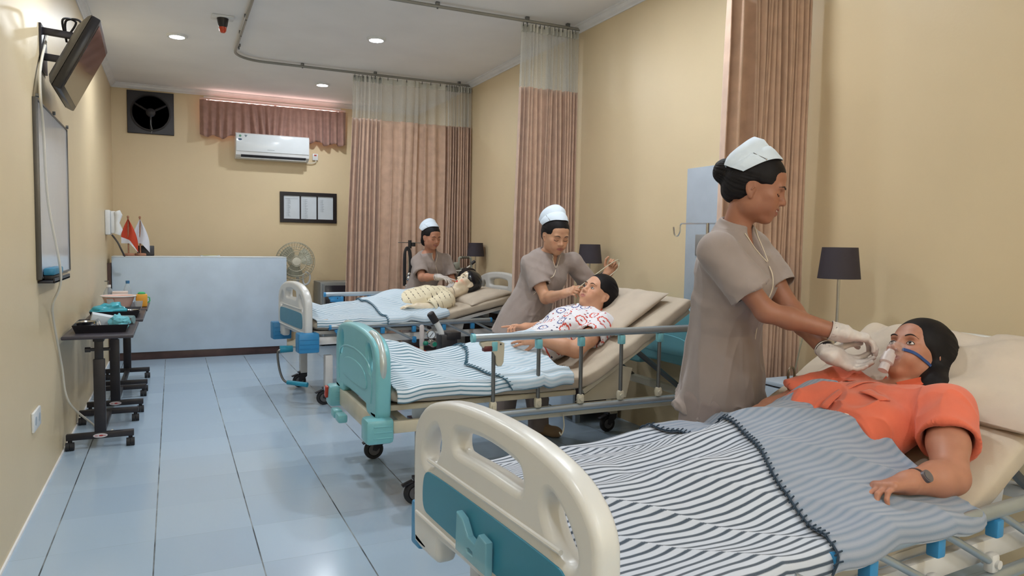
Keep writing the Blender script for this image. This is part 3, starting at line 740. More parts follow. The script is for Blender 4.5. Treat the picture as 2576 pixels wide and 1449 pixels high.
def mint_board(root, x, name, dz=0.0):
    half = [(0.21, 0.50), (0.20, 0.47), (0.18, 0.45), (0.02, 0.45), (0.0, 0.46), (-0.004, 0.60), (0.0, 0.74), (0.02, 0.785), (0.06, 0.82), (0.13, 0.845), (0.25, 0.86), (0.40, 0.868)]
    outer = mirror(half, BW)
    h1 = [(0.075, 0.69), (0.13, 0.66), (0.17, 0.69), (0.21, 0.75), (0.20, 0.80), (0.16, 0.812), (0.11, 0.79), (0.08, 0.75)]
    loops = [smooth_loop(outer, 1), smooth_loop(h1, 2), smooth_loop([(BW-p[0], p[1]) for p in h1], 2)]
    b = MB().outline(loops, 0.075, 0.016, ((x+0.037, 0, dz), (0, 1, 0), (0, 0, 1)), 4).build(name, M_MINT, root, angle=180)
    for s in (0, 1):
        pts = [(x+0.035, 0.225, dz+0.848), (x+0.035, 0.14, dz+0.842), (x+0.035, 0.06, dz+0.805), (x+0.035, 0.016, dz+0.755), (x+0.035, 0.008, dz+0.70), (x+0.035, 0.02, dz+0.645)]
        if s: pts = [(p[0], BW-p[1], p[2]) for p in pts]
        MB().tube(spline(pts, 6), 0.019, 12).build('hand_grip', mat('satin_grip', (186, 196, 196), 0.3, metal=0.3, var=0.02), b)
    xf = x-0.001
    pl = smooth_loop([(0.20, 0.56), (BW-0.20, 0.56), (BW-0.17, 0.60), (BW-0.24, 0.67), (BW/2, 0.69), (0.24, 0.67), (0.17, 0.60)], 2)
    MB().outline([pl], 0.008, 0.003, ((xf, 0, dz), (0, 1, 0), (0, 0, 1))).build('raised_panel', M_MINT, b)
    pts = [(0.10, 0.52), (0.085, 0.62), (0.14, 0.70), (0.28, 0.735), (BW/2, 0.745)]
    MB().tube(spline([(xf+0.002, p[0], dz+p[1]) for p in mirror(pts, BW)], 6), 0.005, 8).build('moulded_rib', M_MINT, b)
    return b

def castor(root, x, y, hub=True, brake=True):
    t = MB().bx((x-0.03, y-0.03, 0.13), (x+0.03, y+0.03, 0.40), 0.004).build('castor_leg', M_FRAME if hub else M_FRAMEW, root)
    b = MB()
    R = Matrix.Rotation(RD(90), 3, 'X'); cx = x-0.035
    w_ = MB().lathe([(0.0, -0.016), (0.034, -0.016), (0.036, -0.012), (0.040, -0.016), (0.054, -0.014), (0.0585, -0.006), (0.0585, 0.006), (0.054, 0.014), (0.040, 0.016), (0.036, 0.012), (0.034, 0.016), (0.0, 0.016)], (cx, y, 0.059), 36, R).build('wheel', M_RUBBER, t)
    MB().cyl((cx, y-0.018, 0.059), (cx, y+0.018, 0.059), 0.033, n=24).build('hub', M_WHEELC, t)
    f = MB()
    for s in (-0.022, 0.022):
        f.add([(x+0.03, y+s, 0.14), (x-0.03, y+s, 0.14), (cx-0.012, y+s, 0.059), (cx+0.012, y+s, 0.05), (x+0.03, y+s, 0.10)], [(0, 1, 2, 3, 4)])
    f.bx((x-0.045, y-0.025, 0.125), (x+0.03, y+0.025, 0.14))
    f.build('fork', M_DARKM, t)
    MB().box((cx-0.04, y, 0.11), (0.06, 0.035, 0.01), (0, RD(-20), 0), 0.003).build('brake_pedal', M_DARKM, t)

def side_rail(root, y, x0, x1, posts, zb, L, lean, mats, name, lower=None, handle=None, r=0.016, label=None):
    """posts pivot on the lower rail at zb; lean = angle from upright, towards the foot for the top"""
    rail_m, post_m, con_m = mats
    dx, dz = -L*sin(lean), L*cos(lean)
    top = MB().tube([(x0, y, zb+dz), (x1, y, zb+dz)], 0.021, 14, flat=0.8).build(name, rail_m, root)
    if label: top['label'] = label
    for xe in (x0, x1):
        MB().tube([(xe-0.006, y, zb+dz), (xe+0.012, y, zb+dz)], 0.0225, 14, flat=0.85).build('end_cap', con_m[2] if len(con_m) > 2 else con_m[0], top)
    for k, px in enumerate(posts):
        a = Vector((px, y, zb)); b = Vector((px+dx, y, zb+dz)); d = (b-a).normalized()
        p = MB().tube([a + d*0.02, b - d*0.01], 0.0105, 12).build('rail_post', post_m, root)
        MB().box(b - Vector((0, 0, 0.045)) + d*0.0, (0.034, 0.034, 0.05), (0, 0, 0), 0.006).build('upper_joint', con_m[0], p)
        MB().box(a, (0.04, 0.03, 0.055), None, 0.012).cyl((px, y-0.022, zb), (px, y+0.022, zb), 0.012, n=16).build('lower_joint', con_m[1], p)
    if lower:
        MB().tube([(lower[0], y, zb-0.045), (lower[1], y, zb-0.045)], 0.019, 14, flat=0.9).build('lower_rail', rail_m, root)
    if handle:
        hx = x0 + 0.04
        h = MB().outline([smooth_loop([(0, 0), (0.13, 0), (0.13, -0.05), (0.125, -0.13), (0.085, -0.13), (0.08, -0.06), (0.03, -0.045), (0.0, -0.02)], 1)], 0.028, 0.004, ((hx, y, zb+dz-0.018), (1, 0, 0), (0, 0, 1))).build('release_handle', handle[0], root)
        MB().bx((hx+0.015, y-0.016, zb+dz-0.07), (hx+0.075, y+0.016, zb+dz-0.04), 0.006).build('trigger', handle[1], h)
        for q in (0.08, 0.108): MB().cyl((hx+q, y-0.016, zb+dz-0.035), (hx+q, y+0.016, zb+dz-0.035), 0.0045, n=10).build('rivet', M_BLACK, h)

def bed_path(s, hx, ang, zt):
    if s <= hx: return s, zt
    # soft bend
    e = s-hx; k = 0.10
    if e < k: a = ang*e/k; return hx + e*cos(a/2), zt + e*sin(a/2)
    bx_, bz = hx + k*cos(ang/2), zt + k*sin(ang/2)
    return bx_ + (e-k)*cos(ang), bz + (e-k)*sin(ang)
def mattress(root, hx, ang, zt, th, s1=2.0, s0=0.07, seed=1, name='mattress'):
    ns, nc = 90, 64; P = np.zeros((ns, nc, 3)); hw = BW/2-0.015
    for i in range(ns):
        s = s0 + (s1-s0)*i/(ns-1); x, z = bed_path(s, hx, ang, zt)
        x2, z2 = bed_path(s+0.01, hx, ang, zt); tx, tz = x2-x, z2-z; q = math.hypot(tx, tz); nx_, nz_ = -tz/q, tx/q
        endf = min(1.0, min(i, ns-1-i)/5.0); endf = math.sqrt(max(0.0, 1-(1-endf)**2))
        for j in range(nc):
            a = 2*pi*j/nc; c, d = cos(a), sin(a)
            yy = hw*(abs(c)**0.22)*(1 if c >= 0 else -1)*(0.94+0.06*endf); hh = (th/2)*(abs(d)**0.45)*(1 if d >= 0 else -1)*(0.25+0.75*endf) - th/2
            P[i, j] = (x+nx_*hh, BW/2+yy, z+nz_*hh)
    n = vnoise(P*np.array([3.0, 9.0, 9.0]), 1.0, seed)*0.006 + vnoise(P*np.array([14.0, 5.0, 10.0]), 1.0, seed+3)*0.004
    side = np.abs(P[..., 1]-BW/2)/hw
    P[..., 2] += n*(0.4+0.6*(side > 0.8)); P[..., 1] += np.sign(P[..., 1]-BW/2)*vnoise(P*np.array([12.0, 2.0, 3.0]), 1.0, seed+5)*0.007*(side > 0.7)
    mb = MB(); V = P.reshape(-1, 3); fs = []
    for i in range(ns-1):
        for j in range(nc): fs.append((i*nc+j, (i+1)*nc+j, (i+1)*nc+(j+1) % nc, i*nc+(j+1) % nc))
    fs.append(tuple(range(nc))); fs.append(tuple((ns-1)*nc+j for j in range(nc))[::-1])
    mb.add(V, fs)
    return mb
def pillow_mb(c, ax, ay, L, Wd, T, seed=1, crease=0.006):
    """c centre of the underside, ax unit along length, ay unit along width"""
    ax, ay = Vector(ax).normalized(), Vector(ay).normalized(); az = ax.cross(ay).normalized()
    if az.z < 0: az = -az
    n = 44; mb = MB(); tops = []
    for side in (1, -1):
        P = np.zeros((n, n, 3))
        for i in range(n):
            for j in range(n):
                u, v = -1+2*i/(n-1), -1+2*j/(n-1)
                u, v = math.sin(u*pi/2), math.sin(v*pi/2)
                t = (max(0, 1-abs(u)**3.2)*max(0, 1-abs(v)**3.2))**0.55
                pu = u*(1-0.07*(1-v*v)*abs(u)**4 - 0.0); pv = v*(1-0.09*(1-u*u)*abs(v)**4)
                P[i, j] = (pu*L/2, pv*Wd/2, T/2 + side*T/2*t*(1.0 if side > 0 else 0.9))
        edge = np.abs(P[..., 0])/(L/2)
        w_ = vnoise(np.stack([P[..., 0]*16, P[..., 1]*5, P[..., 0]*0+seed*3.1], -1), 1.0, seed)*crease + vnoise(np.stack([P[..., 0]*7+P[..., 1]*13, P[..., 1]*3, P[..., 0]*0+side], -1), 1.0, seed+2)*crease
        th = np.clip((P[..., 2]-T/2)*side/(T/2), 0, 1)
        P[..., 2] += w_*np.sqrt(th)
        W_ = np.zeros_like(P)
        for k in range(3): W_[..., k] = c[k] + P[..., 0]*ax[k] + P[..., 1]*ay[k] + P[..., 2]*az[k]
        mb.grid(W_)
    return mb

def stripe_material(name, base, dark, period, duty, faint=0.0, soft=0.12):
    t = NT(name); uv = t.n('ShaderNodeUVMap'); sp = t.n('ShaderNodeSeparateXYZ'); t.l(uv.outputs[0], sp.inputs[0])
    wob = t.math('MULTIPLY', t.math('SUBTRACT', t.noise(uv.outputs[0], 9.0, 2.0), 0.5), 0.006)
    u = t.math('FRACT', t.math('DIVIDE', t.math('ADD', sp.outputs[1], wob), period))
    d = t.math('ABSOLUTE', t.math('SUBTRACT', u, 0.5))
    f = t.n('ShaderNodeMapRange'); f.inputs[1].default_value = duty/2 + soft/2; f.inputs[2].default_value = duty/2 - soft/2; t.l(d, f.inputs[0])
    thread = t.noise(uv.outputs[0], 420.0, 1.0)
    fac = t.math('MULTIPLY', f.outputs[0], t.math('SUBTRACT', 1.0 - faint, t.math('MULTIPLY', thread, 0.12)))
    t.l(t.mix(fac, lin(base), lin(dark)), t.b.inputs['Base Color'])
    t.b.inputs['Roughness'].default_value = 0.9; t.b.inputs['Sheen Weight'].default_value = 0.2
    t.bump(t.noise(uv.outputs[0], 260.0, 2.0), 0.15, 0.003)
    return t.m
M_STRIPE = stripe_material('navy_striped_blanket', (190, 196, 208), (40, 58, 76), 0.022, 0.36)
M_STRIPE2 = stripe_material('distance_paled_striped_blanket', (206, 216, 226), (84, 126, 146), 0.022, 0.36)  # stripes paler than navy: distance haze put into the colour
M_FOLD = stripe_material('pale_blanket_reverse', (148, 154, 168), (108, 128, 148), 0.022, 0.42, 0.15, 0.35)
M_FOLD2 = stripe_material('pale_blue_blanket_reverse', (206, 217, 228), (140, 178, 200), 0.022, 0.4, 0.25, 0.4)
M_STITCH = mat('dark_stitch_thread', (40, 56, 72), 0.85, var=0.05)
M_STITCH2 = mat('blue_stitch_thread', (62, 98, 116), 0.85, var=0.05)

class Blanket:
    """height field over the bed, in bed coordinates"""
    def __init__(s, hx, ang, zt, yc, ridge, width, hang=0.09, groove=0.035, seed=1, gap=0.012, extra=None, hang_x=None):
        s.hx, s.ang, s.zt, s.yc, s.ridge, s.width, s.hang, s.groove, s.seed, s.gap, s.extra = hx, ang, zt, yc, ridge, width, hang, groove, seed, gap, extra
    def z(s, x, y):
        x = np.asarray(x, float); y = np.asarray(y, float)
        base = s.zt + np.where(x > s.hx, (x-s.hx)*math.tan(s.ang), 0.0) + s.gap
        xs = [p[0] for p in s.ridge]; h = np.interp(x, xs, [p[1] for p in s.ridge]); w_ = np.interp(x, [p[0] for p in s.width], [p[1] for p in s.width])
        yc = np.interp(x, [p[0] for p in s.yc], [p[1] for p in s.yc])
        d = (y-yc)/w_
        body = h*np.exp(-np.abs(d)**2.4) - s.groove*np.exp(-(d/0.22)**2)*np.clip((0.95-x)/0.4, 0, 1)*(h > 0.03)
        p = np.stack([x, y, np.zeros_like(x)+s.seed], -1)
        wr = vnoise(p*np.array([2.2, 7.0, 1.0]), 1.0, s.seed)*0.019 + vnoise(np.stack([x*9+y*7, y*5-x*3, x*0+s.seed], -1), 1.0, s.seed+4)*0.011 + vnoise(p*np.array([6.0, 16.0, 1.0]), 1.0, s.seed+8)*0.004
        q = x*0.75 + (y-0.46)*0.9; rg = 1-np.abs(vnoise(np.stack([q*6.5, (x*0.6-y)*1.6, x*0+s.seed*1.7], -1), 1.0, s.seed+11)); wr = wr + 0.016*(rg**3-0.3)
        z = base + body + wr*np.clip(0.25+h*6, 0, 1.1)
        if s.extra is not None: z = z + s.extra(x, y)
        return z
    def surf(s, x, y, lift=0.0):
        """point of the draped cloth: beyond the bed edge it bends down"""
        x = np.asarray(x, float); y = np.asarray(y, float); lo, hi = -0.012, BW+0.012; r = 0.035
        over = np.maximum(lo-y, 0)+np.maximum(y-hi, 0); sg = np.where(y < lo, -1.0, 1.0)
        yy = np.clip(y, lo, hi); z = s.z(x, yy)
        a = np.minimum(over/r, pi/2); dy = r*np.sin(a); dz = r*(1-np.cos(a)) + np.maximum(over-r*pi/2, 0)
        wave = 0.008*np.sin(x*17+s.seed)*np.clip(over/0.05, 0, 1)
        return np.stack([x, yy+sg*(dy+wave+lift*np.clip(over/r, 0, 1)), z-dz+lift*np.where(over > 0, 0.5, 1.0)], -1)
    def sheet(s, xa, xb, ya, yb, nx, ny, lift=0.0):
        """xa, xb: functions of v in 0..1 (or numbers)"""
        v = np.linspace(0, 1, ny); fa = np.array([xa(q) if callable(xa) else xa for q in v]); fb = np.array([xb(q) if callable(xb) else xb for q in v])
        u = np.linspace(0, 1, nx)[:, None]; X = fa[None, :]*(1-u)+fb[None, :]*u; Y = np.broadcast_to((ya+(yb-ya)*v)[None, :], X.shape)
        P = s.surf(X, Y, lift); 
        dP = np.diff(P, axis=1); arc_ = np.concatenate([np.zeros((nx, 1)), np.cumsum(np.linalg.norm(dP[..., 1:], axis=2), axis=1)], 1)
        arc_ = arc_ - np.array([np.interp(0.0, Y[i], arc_[i]) for i in range(nx)])[:, None]
        m = arc_.mean(axis=0, keepdims=True); arc_ = 0.35*arc_+0.65*m
        return P, np.stack([X, arc_], -1)
def blanket_object(name, label, B, root_bed, xa, xb, edge, ya, yb, mats, nx=150, ny=150, back=None, flap_top=None):
    """striped blanket with a turned-back flap; B is in the bed's frame. edge(v): x of the stitched flap edge, xb(v): upper fold"""
    M = wmat(root_bed); Mn = np.array(M)
    def tw(P): return P @ Mn[:3, :3].T + Mn[:3, 3]
    t = thing(name, label, 'blanket', tuple(M @ Vector((0.7, BW/2, B.zt))), root_bed.rotation_euler.z, 'striped blankets on the beds')
    P, UV = B.sheet(xa, xb, ya, yb, nx, ny)
    MB().slab(tw(P), 0.006, UV).build('striped_cloth', mats[0], t, 'W', angle=180)
    P2, UV2 = B.sheet(edge, (flap_top or xb), ya+0.004, yb-0.004, int(nx*0.6), ny, 0.013)
    # the flap's lower edge rests on the cloth below down to the cloth
    P2[0, :, 2] -= 0.006
    MB().slab(tw(P2), 0.007, UV2).build('turned_back_flap', mats[1], t, 'W', angle=180)
    v = np.linspace(0.0, 1.0, 90); ex = np.array([edge(q) for q in v]); E = tw(B.surf(ex-0.004, ya+(yb-ya)*v, 0.013))
    st = MB().tube([tuple(p) for p in E], 0.0028, 6)
    fl = st.build('stitched_edge', mats[2], t, 'W')
    ticks = MB()
    v = np.linspace(0.02, 0.98, 56); ex = np.array([edge(q) for q in v])
    A = tw(B.surf(ex-0.012, ya+(yb-ya)*v, 0.012)); C_ = tw(B.surf(ex+0.010, ya+(yb-ya)*v+0.004, 0.017))
    for a, c in zip(A, C_): ticks.tube([tuple(a), tuple((a+c)/2+np.array([0, 0, 0.003])), tuple(c)], 0.0022, 5)
    ticks.build('blanket_stitch', mats[2], fl, 'W')
    return t

def frame_parts(root, fm, hx, ang, zt, th, dz=0.0, arm=True):
    zb = 0.42+dz
    for y in (0.0, BW-0.03): MB().bx((0.06, y, zb), (2.03, y+0.03, zb+0.06), 0.004).build('side_beam', fm, root)
    for x in (0.13, 0.55, 1.95): MB().bx((x, 0.03, zb+0.005), (x+0.05, BW-0.03, zb+0.05), 0.003).build('cross_beam', fm, root)
    zu = zt-th-0.028
    for y in (0.045, BW-0.075): MB().bx((0.08, y, zu), (hx, y+0.03, zu+0.025), 0.003).build('deck_rail', fm, root)
    MB().bx((0.08, 0.05, zu+0.02), (hx, BW-0.05, zu+0.027)).build('deck_plate', fm, root)
    # tilted back section
    L = 0.84; c = Vector((hx+0.05+cos(ang)*L/2, BW/2, zu+0.012+sin(ang)*(L/2+0.0)))
    b = MB()
    R = Euler((0, -ang, 0)).to_matrix()
    for y in (0.06, BW-0.06): b.box((c.x, y, c.z), (L, 0.03, 0.03), R, 0.003)
    for k in (-0.45, 0.0, 0.45): b.box((c.x+k*L*cos(ang), BW/2, c.z+k*L*sin(ang)), (0.03, BW-0.15, 0.025), R, 0.003)
    b.box((c.x, BW/2, c.z+0.012), (L, BW-0.12, 0.004), R)
    b.build('back_section', fm, root)
    if arm:
        q = c + Vector((0.05*cos(ang), 0, 0.05*sin(ang)))
        for y in (0.2, BW-0.2): MB().tube([(q.x, y, q.z-0.02), (2.0, y, zb+0.03)], 0.017, 8).build('lift_strut', M_STEEL, root)
        MB().outline([[(0, 0), (0.34, 0.0), (0.38, 0.17), (0.30, 0.19)]], 0.01, 0.002, ((hx+0.02, 0.09, zb+0.05), (1, 0, 0), (0, 0, 1))).build('hinge_plate', fm, root)

# ---------------- bed 1 (nearest)
ZT1, TH1 = 0.62, 0.095
bed1 = thing('hospital_bed', 'nearest hospital bed with cream arched footboard and blue inset panel', 'bed', (1.19, 1.10, 0), RD(3.7), 'hospital beds in a row')
fb = white_board(bed1, 0.0, 'footboard')
white_board(bed1, 2.02, 'headboard', 0.10, 1)
for y in (-0.035, BW-0.055):
    MB().bx((0.0, y+0.01, 0.40), (0.075, y+0.08, 0.535), 0.010).build('corner_bumper', M_BLUE, bed1)
MB().outline([[(0.40, 0.531), (0.398, 0.612), (0.44, 0.618), (0.462, 0.586), (0.50, 0.592), (0.53, 0.626), (0.565, 0.634), (0.57, 0.533)], [(0.47, 0.553), (0.50, 0.553), (0.505, 0.56), (0.49, 0.565), (0.472, 0.562)]], 0.02, 0.004, ((-0.018, 0, 0), (0, 1, 0), (0, 0, 1))).build('chart_holder', mat('clear_blue_plastic', (130, 190, 210), 0.15, var=0.01, alpha=0.55), fb)
ax = MB().tube([(0.0, 0.53, 0.455), (-0.17, 0.55, 0.447)], 0.017, 16).tube([(-0.165, 0.55, 0.447), (-0.185, 0.552, 0.446)], [0.019, 0.017], 16).build('crank_shaft', mat('worn_steel', (150, 150, 150), 0.32, metal=0.9, var=0.1, vscale=30), bed1)
MB().tube([(-0.155, 0.548, 0.443), (-0.160, 0.55, 0.36)], [0.022, 0.018], 12).build('crank_grip', M_TEALP, ax)
frame_parts(bed1, M_FRAMEW, 1.2, RD(27), ZT1, TH1, 0.03, True)
for x in (0.2, 1.85):
    for y in (0.07, BW-0.07): castor(bed1, x, y, False)
MB1 = mattress(bed1, 1.2, RD(27), ZT1, TH1, 2.02, seed=3); MB1.build('mattress', M_SHEET, bed1, angle=180)
side_rail(bed1, -0.035, 0.62, 2.0, [0.75+0.27*k for k in range(5)], 0.47, 0.30, RD(62), (M_ALU, M_ALU, (M_BLUE, M_FRAMEW, M_BLUE)), 'side_rail', (0.68, 1.95))
MB().tube([(1.60+0.026*cos(2*pi*k/20), BW-0.035+0.006*cos(2*pi*k/20), 0.80+0.034*sin(2*pi*k/20)) for k in range(20)], 0.005, 8, True).build('strap_ring', mat('brown_metal_ring', (120, 104, 84), 0.4, metal=0.5, var=0.03), bed1)

# ---------------- bed 2 (middle)
ZT2, TH2 = 0.605, 0.09
bed2 = thing('hospital_bed', 'middle hospital bed with teal footboard, beige frame and raised side rail', 'bed', (1.355, 3.33, 0), 0.0, 'hospital beds in a row')
mint_board(bed2, 0.0, 'footboard'); mint_board(bed2, 2.05, 'headboard', 0.05)
for y in (-0.035, BW-0.085):
    b = MB().bx((-0.055, y, 0.345), (0.082, y+0.12, 0.468), 0.02)
    bo = b.build('corner_bumper', M_MINT, bed2)
    for k in range(3): MB().bx((-0.02, y-0.003, 0.375+k*0.028), (0.07, y+0.002, 0.381+k*0.028), 0.001).build('moulded_rib', M_MINT, bo)
MB().box((-0.062, BW-0.03, 0.43), (0.02, 0.035, 0.07), (RD(15), 0, 0), 0.006).build('locking_knob', mat('red_knob', (178, 62, 42), 0.35, var=0.03), bed2)
MB().cyl((-0.075, BW-0.025, 0.445), (-0.06, BW-0.025, 0.445), 0.012, n=14).build('knob_button', M_ALU, bed2)
for y in (0.50, 0.62): MB().box((-0.06, y, 0.365), (0.05, 0.09, 0.045), None, 0.01).build('brake_pedal', M_MINT, bed2)
MB().bx((0.0, 0.1, 0.36), (0.05, BW-0.1, 0.46), 0.006).build('foot_cross_beam', M_FRAME, bed2)
frame_parts(bed2, M_FRAME, 1.13, RD(31), ZT2, TH2, -0.035)
for x in (0.25, 1.92):
    for y in (0.06, BW-0.05): castor(bed2, x, y)
mattress(bed2, 1.13, RD(31), ZT2, TH2, 2.0, seed=5).build('mattress', M_SHEET, bed2, angle=180)
M_TRIG = mat('dark_red_trigger', (96, 42, 44), 0.4, var=0.05)
side_rail(bed2, -0.045, 0.475, 1.97, [0.59+0.257*k for k in range(5)], 0.485, 0.355, 0.0, (M_ALU, M_STEEL, (M_MINT, M_FRAME, M_MINT)), 'side_rail', (0.55, 1.85), (M_FRAME, M_TRIG), label='raised grey side rail')
MB().text('Ac', 0.062, 0.0012, ((0.36, -0.0015, 0.415), (1, 0, 0), (0, 0, 1)), shear=0.45, bold=0.0015).build('maker_lettering', mat('dark_teal_lettering', (30, 98, 120), 0.4, var=0.02), bed2)
for hx_ in (1.02, 1.88):
    MB().tube(spline([(hx_, -0.012, 0.40), (hx_+0.005, -0.014, 0.33), (hx_-0.01, -0.014, 0.29), (hx_-0.022, -0.014, 0.305)], 5), 0.004, 6).build('hanging_hook', M_FRAME, bed2)

# ---------------- bed 3 (farthest)
ZT3, TH3, DZ3 = 0.69, 0.09, 0.075
bed3 = thing('hospital_bed', 'farthest hospital bed with white footboard, blue bumpers and half lowered rail', 'bed', (1.41, 5.70, 0), RD(5.0), 'hospital beds in a row')
white_board(bed3, 0.0, 'footboard', DZ3); white_board(bed3, 1.98, 'headboard', 0.14, 1, False)
for y in (-0.05, BW-0.07):
    bo = MB().bx((-0.06, y, 0.44), (0.10, y+0.12, 0.595), 0.012).build('corner_bumper', M_BLUE, bed3)
    for k in range(3): MB().bx((-0.05, y-0.003, 0.475+k*0.035), (0.09, y+0.001, 0.479+k*0.035)).build('moulded_rib', M_BLUE, bo)
ck = MB().tube(spline([(-0.02, 0.33, 0.43), (-0.12, 0.32, 0.425), (-0.14, 0.32, 0.39), (-0.135, 0.27, 0.27), (-0.12, 0.20, 0.20), (-0.09, 0.14, 0.185)], 5), 0.009, 8).build('crank_handle', M_STEEL, bed3)
MB().tube([(-0.10, 0.16, 0.188), (0.03, 0.05, 0.175)], [0.018, 0.02], 12).build('crank_grip', M_TEALP, ck)
MB().tube([(-0.12, 0.33, 0.43), (-0.02, 0.32, 0.43)], [0.03, 0.026], 14).build('crank_socket', M_TEALP, ck)
frame_parts(bed3, M_FRAMEW, 1.05, RD(12), ZT3, TH3, DZ3)
for x in (0.2, 1.78):
    for y in (0.07, BW-0.07): castor(bed3, x, y, False)
mattress(bed3, 1.05, RD(12), ZT3, TH3, 1.96, seed=8).build('mattress', M_SHEET, bed3, angle=180)
side_rail(bed3, -0.04, 0.18, 1.62, [0.62+0.275*k for k in range(5)], 0.50, 0.31, RD(64), (M_ALU, M_ALU, (M_BLUE, M_BLUE, M_BLUE)), 'side_rail', None, (M_BLUE, M_BLUE), label='half lowered grey side rail with blue joints')
side_rail(bed3, BW+0.03, 0.42, 1.85, [0.58+0.27*k for k in range(5)], 0.50, 0.32, 0.0, (M_ALU, M_ALU, (M_BLUE, M_BLUE, M_BLUE)), 'side_rail', None, (M_BLUE, M_BLUE))

# ---------------- bedding
def world_pillow(label, c, rz, tilt, L, Wd, T, seed, crease=0.006):
    ay = Vector((cos(tilt)*cos(rz), cos(tilt)*sin(rz), sin(tilt))); ax_ = Vector((-sin(rz), cos(rz), 0))
    t = tag(pillow_mb(c, ax_, ay, L, Wd, T, seed, crease).build('pillow', M_PILLOW, angle=180, weld=0.0005), label, 'pillow', 'cream pillows on the beds')
    return t
world_pillow('large creased cream pillow under the patient in the orange shirt', (2.93, 1.60, 0.835), RD(3.7), RD(27), 0.84, 0.48, 0.13, 11, 0.022)
world_pillow('cream pillow under the head of the patient in the patterned shirt', (3.0, 3.80, 0.862), 0.0, RD(33), 0.72, 0.44, 0.12, 12, 0.008)
world_pillow('cream pillow under the black haired mannequin on the farthest bed', (3.06, 6.22, 0.765), RD(5), RD(14), 0.72, 0.44, 0.11, 13, 0.008)

def lerpf(pts):
    xs = [p[0] for p in pts]; ys = [p[1] for p in pts]
    return lambda v: float(np.interp(v, xs, ys))
B1 = Blanket(1.2, RD(27), ZT1, [(0, 0.46), (1.3, 0.46)], [(0.06, 0.02), (0.16, 0.075), (0.28, 0.085), (0.45, 0.075), (0.7, 0.10), (0.95, 0.135), (1.15, 0.165), (1.3, 0.16), (1.4, 0.15)], [(0, 0.25), (0.6, 0.24), (1.0, 0.27), (1.4, 0.27)], 0.09, 0.03, 21)
blanket_object('blanket', 'navy striped blanket over the patient in the orange shirt', B1, bed1, 0.085, lerpf([(0, 1.22), (0.1, 1.2), (0.3, 1.235), (0.48, 1.33), (0.7, 1.33), (1, 1.25)]), lerpf([(0, 0.60), (0.1, 0.66), (0.3, 0.74), (0.5, 0.87), (0.7, 0.95), (0.85, 0.955), (1, 0.90)]), -0.085, BW+0.06, (M_STRIPE, M_FOLD, M_STITCH), 170, 200)
B2 = Blanket(1.13, RD(31), ZT2, [(0, 0.48), (1.3, 0.46)], [(0.06, 0.05), (0.14, 0.17), (0.26, 0.165), (0.42, 0.085), (0.6, 0.10), (0.85, 0.15), (1.1, 0.17), (1.25, 0.14)], [(0, 0.25), (0.3, 0.22), (0.7, 0.25), (1.2, 0.27)], 0.1, 0.03, 31)
blanket_object('blanket', 'blue striped blanket over the patient in the patterned shirt', B2, bed2, 0.09, lerpf([(0, 1.06), (0.15, 1.06), (0.3, 1.02), (0.5, 1.08), (0.8, 1.12), (1, 1.1)]), lerpf([(0, 0.70), (0.12, 0.62), (0.28, 0.54), (0.4, 0.60), (0.55, 0.64), (0.7, 0.60), (1, 0.66)]), -0.10, BW+0.05, (M_STRIPE2, M_FOLD2, M_STITCH2), 130, 130)
B3 = Blanket(1.05, RD(12), ZT3, [(0, 0.52), (1.3, 0.5)], [(0.06, 0.06), (0.16, 0.11), (0.3, 0.06), (0.6, 0.09), (0.85, 0.13), (1.05, 0.17), (1.2, 0.17)], [(0, 0.24), (0.6, 0.24), (1.2, 0.27)], 0.1, 0.03, 41)
blanket_object('blanket', 'blue striped blanket over the mannequin on the farthest bed', B3, bed3, 0.085, lerpf([(0, 1.22), (0.3, 1.16), (0.6, 1.12), (1, 1.1)]), lerpf([(0, 0.66), (0.3, 0.66), (0.6, 0.62), (1, 0.62)]), -0.09, BW+0.05, (M_STRIPE2, M_FOLD2, M_STITCH2), 110, 110)
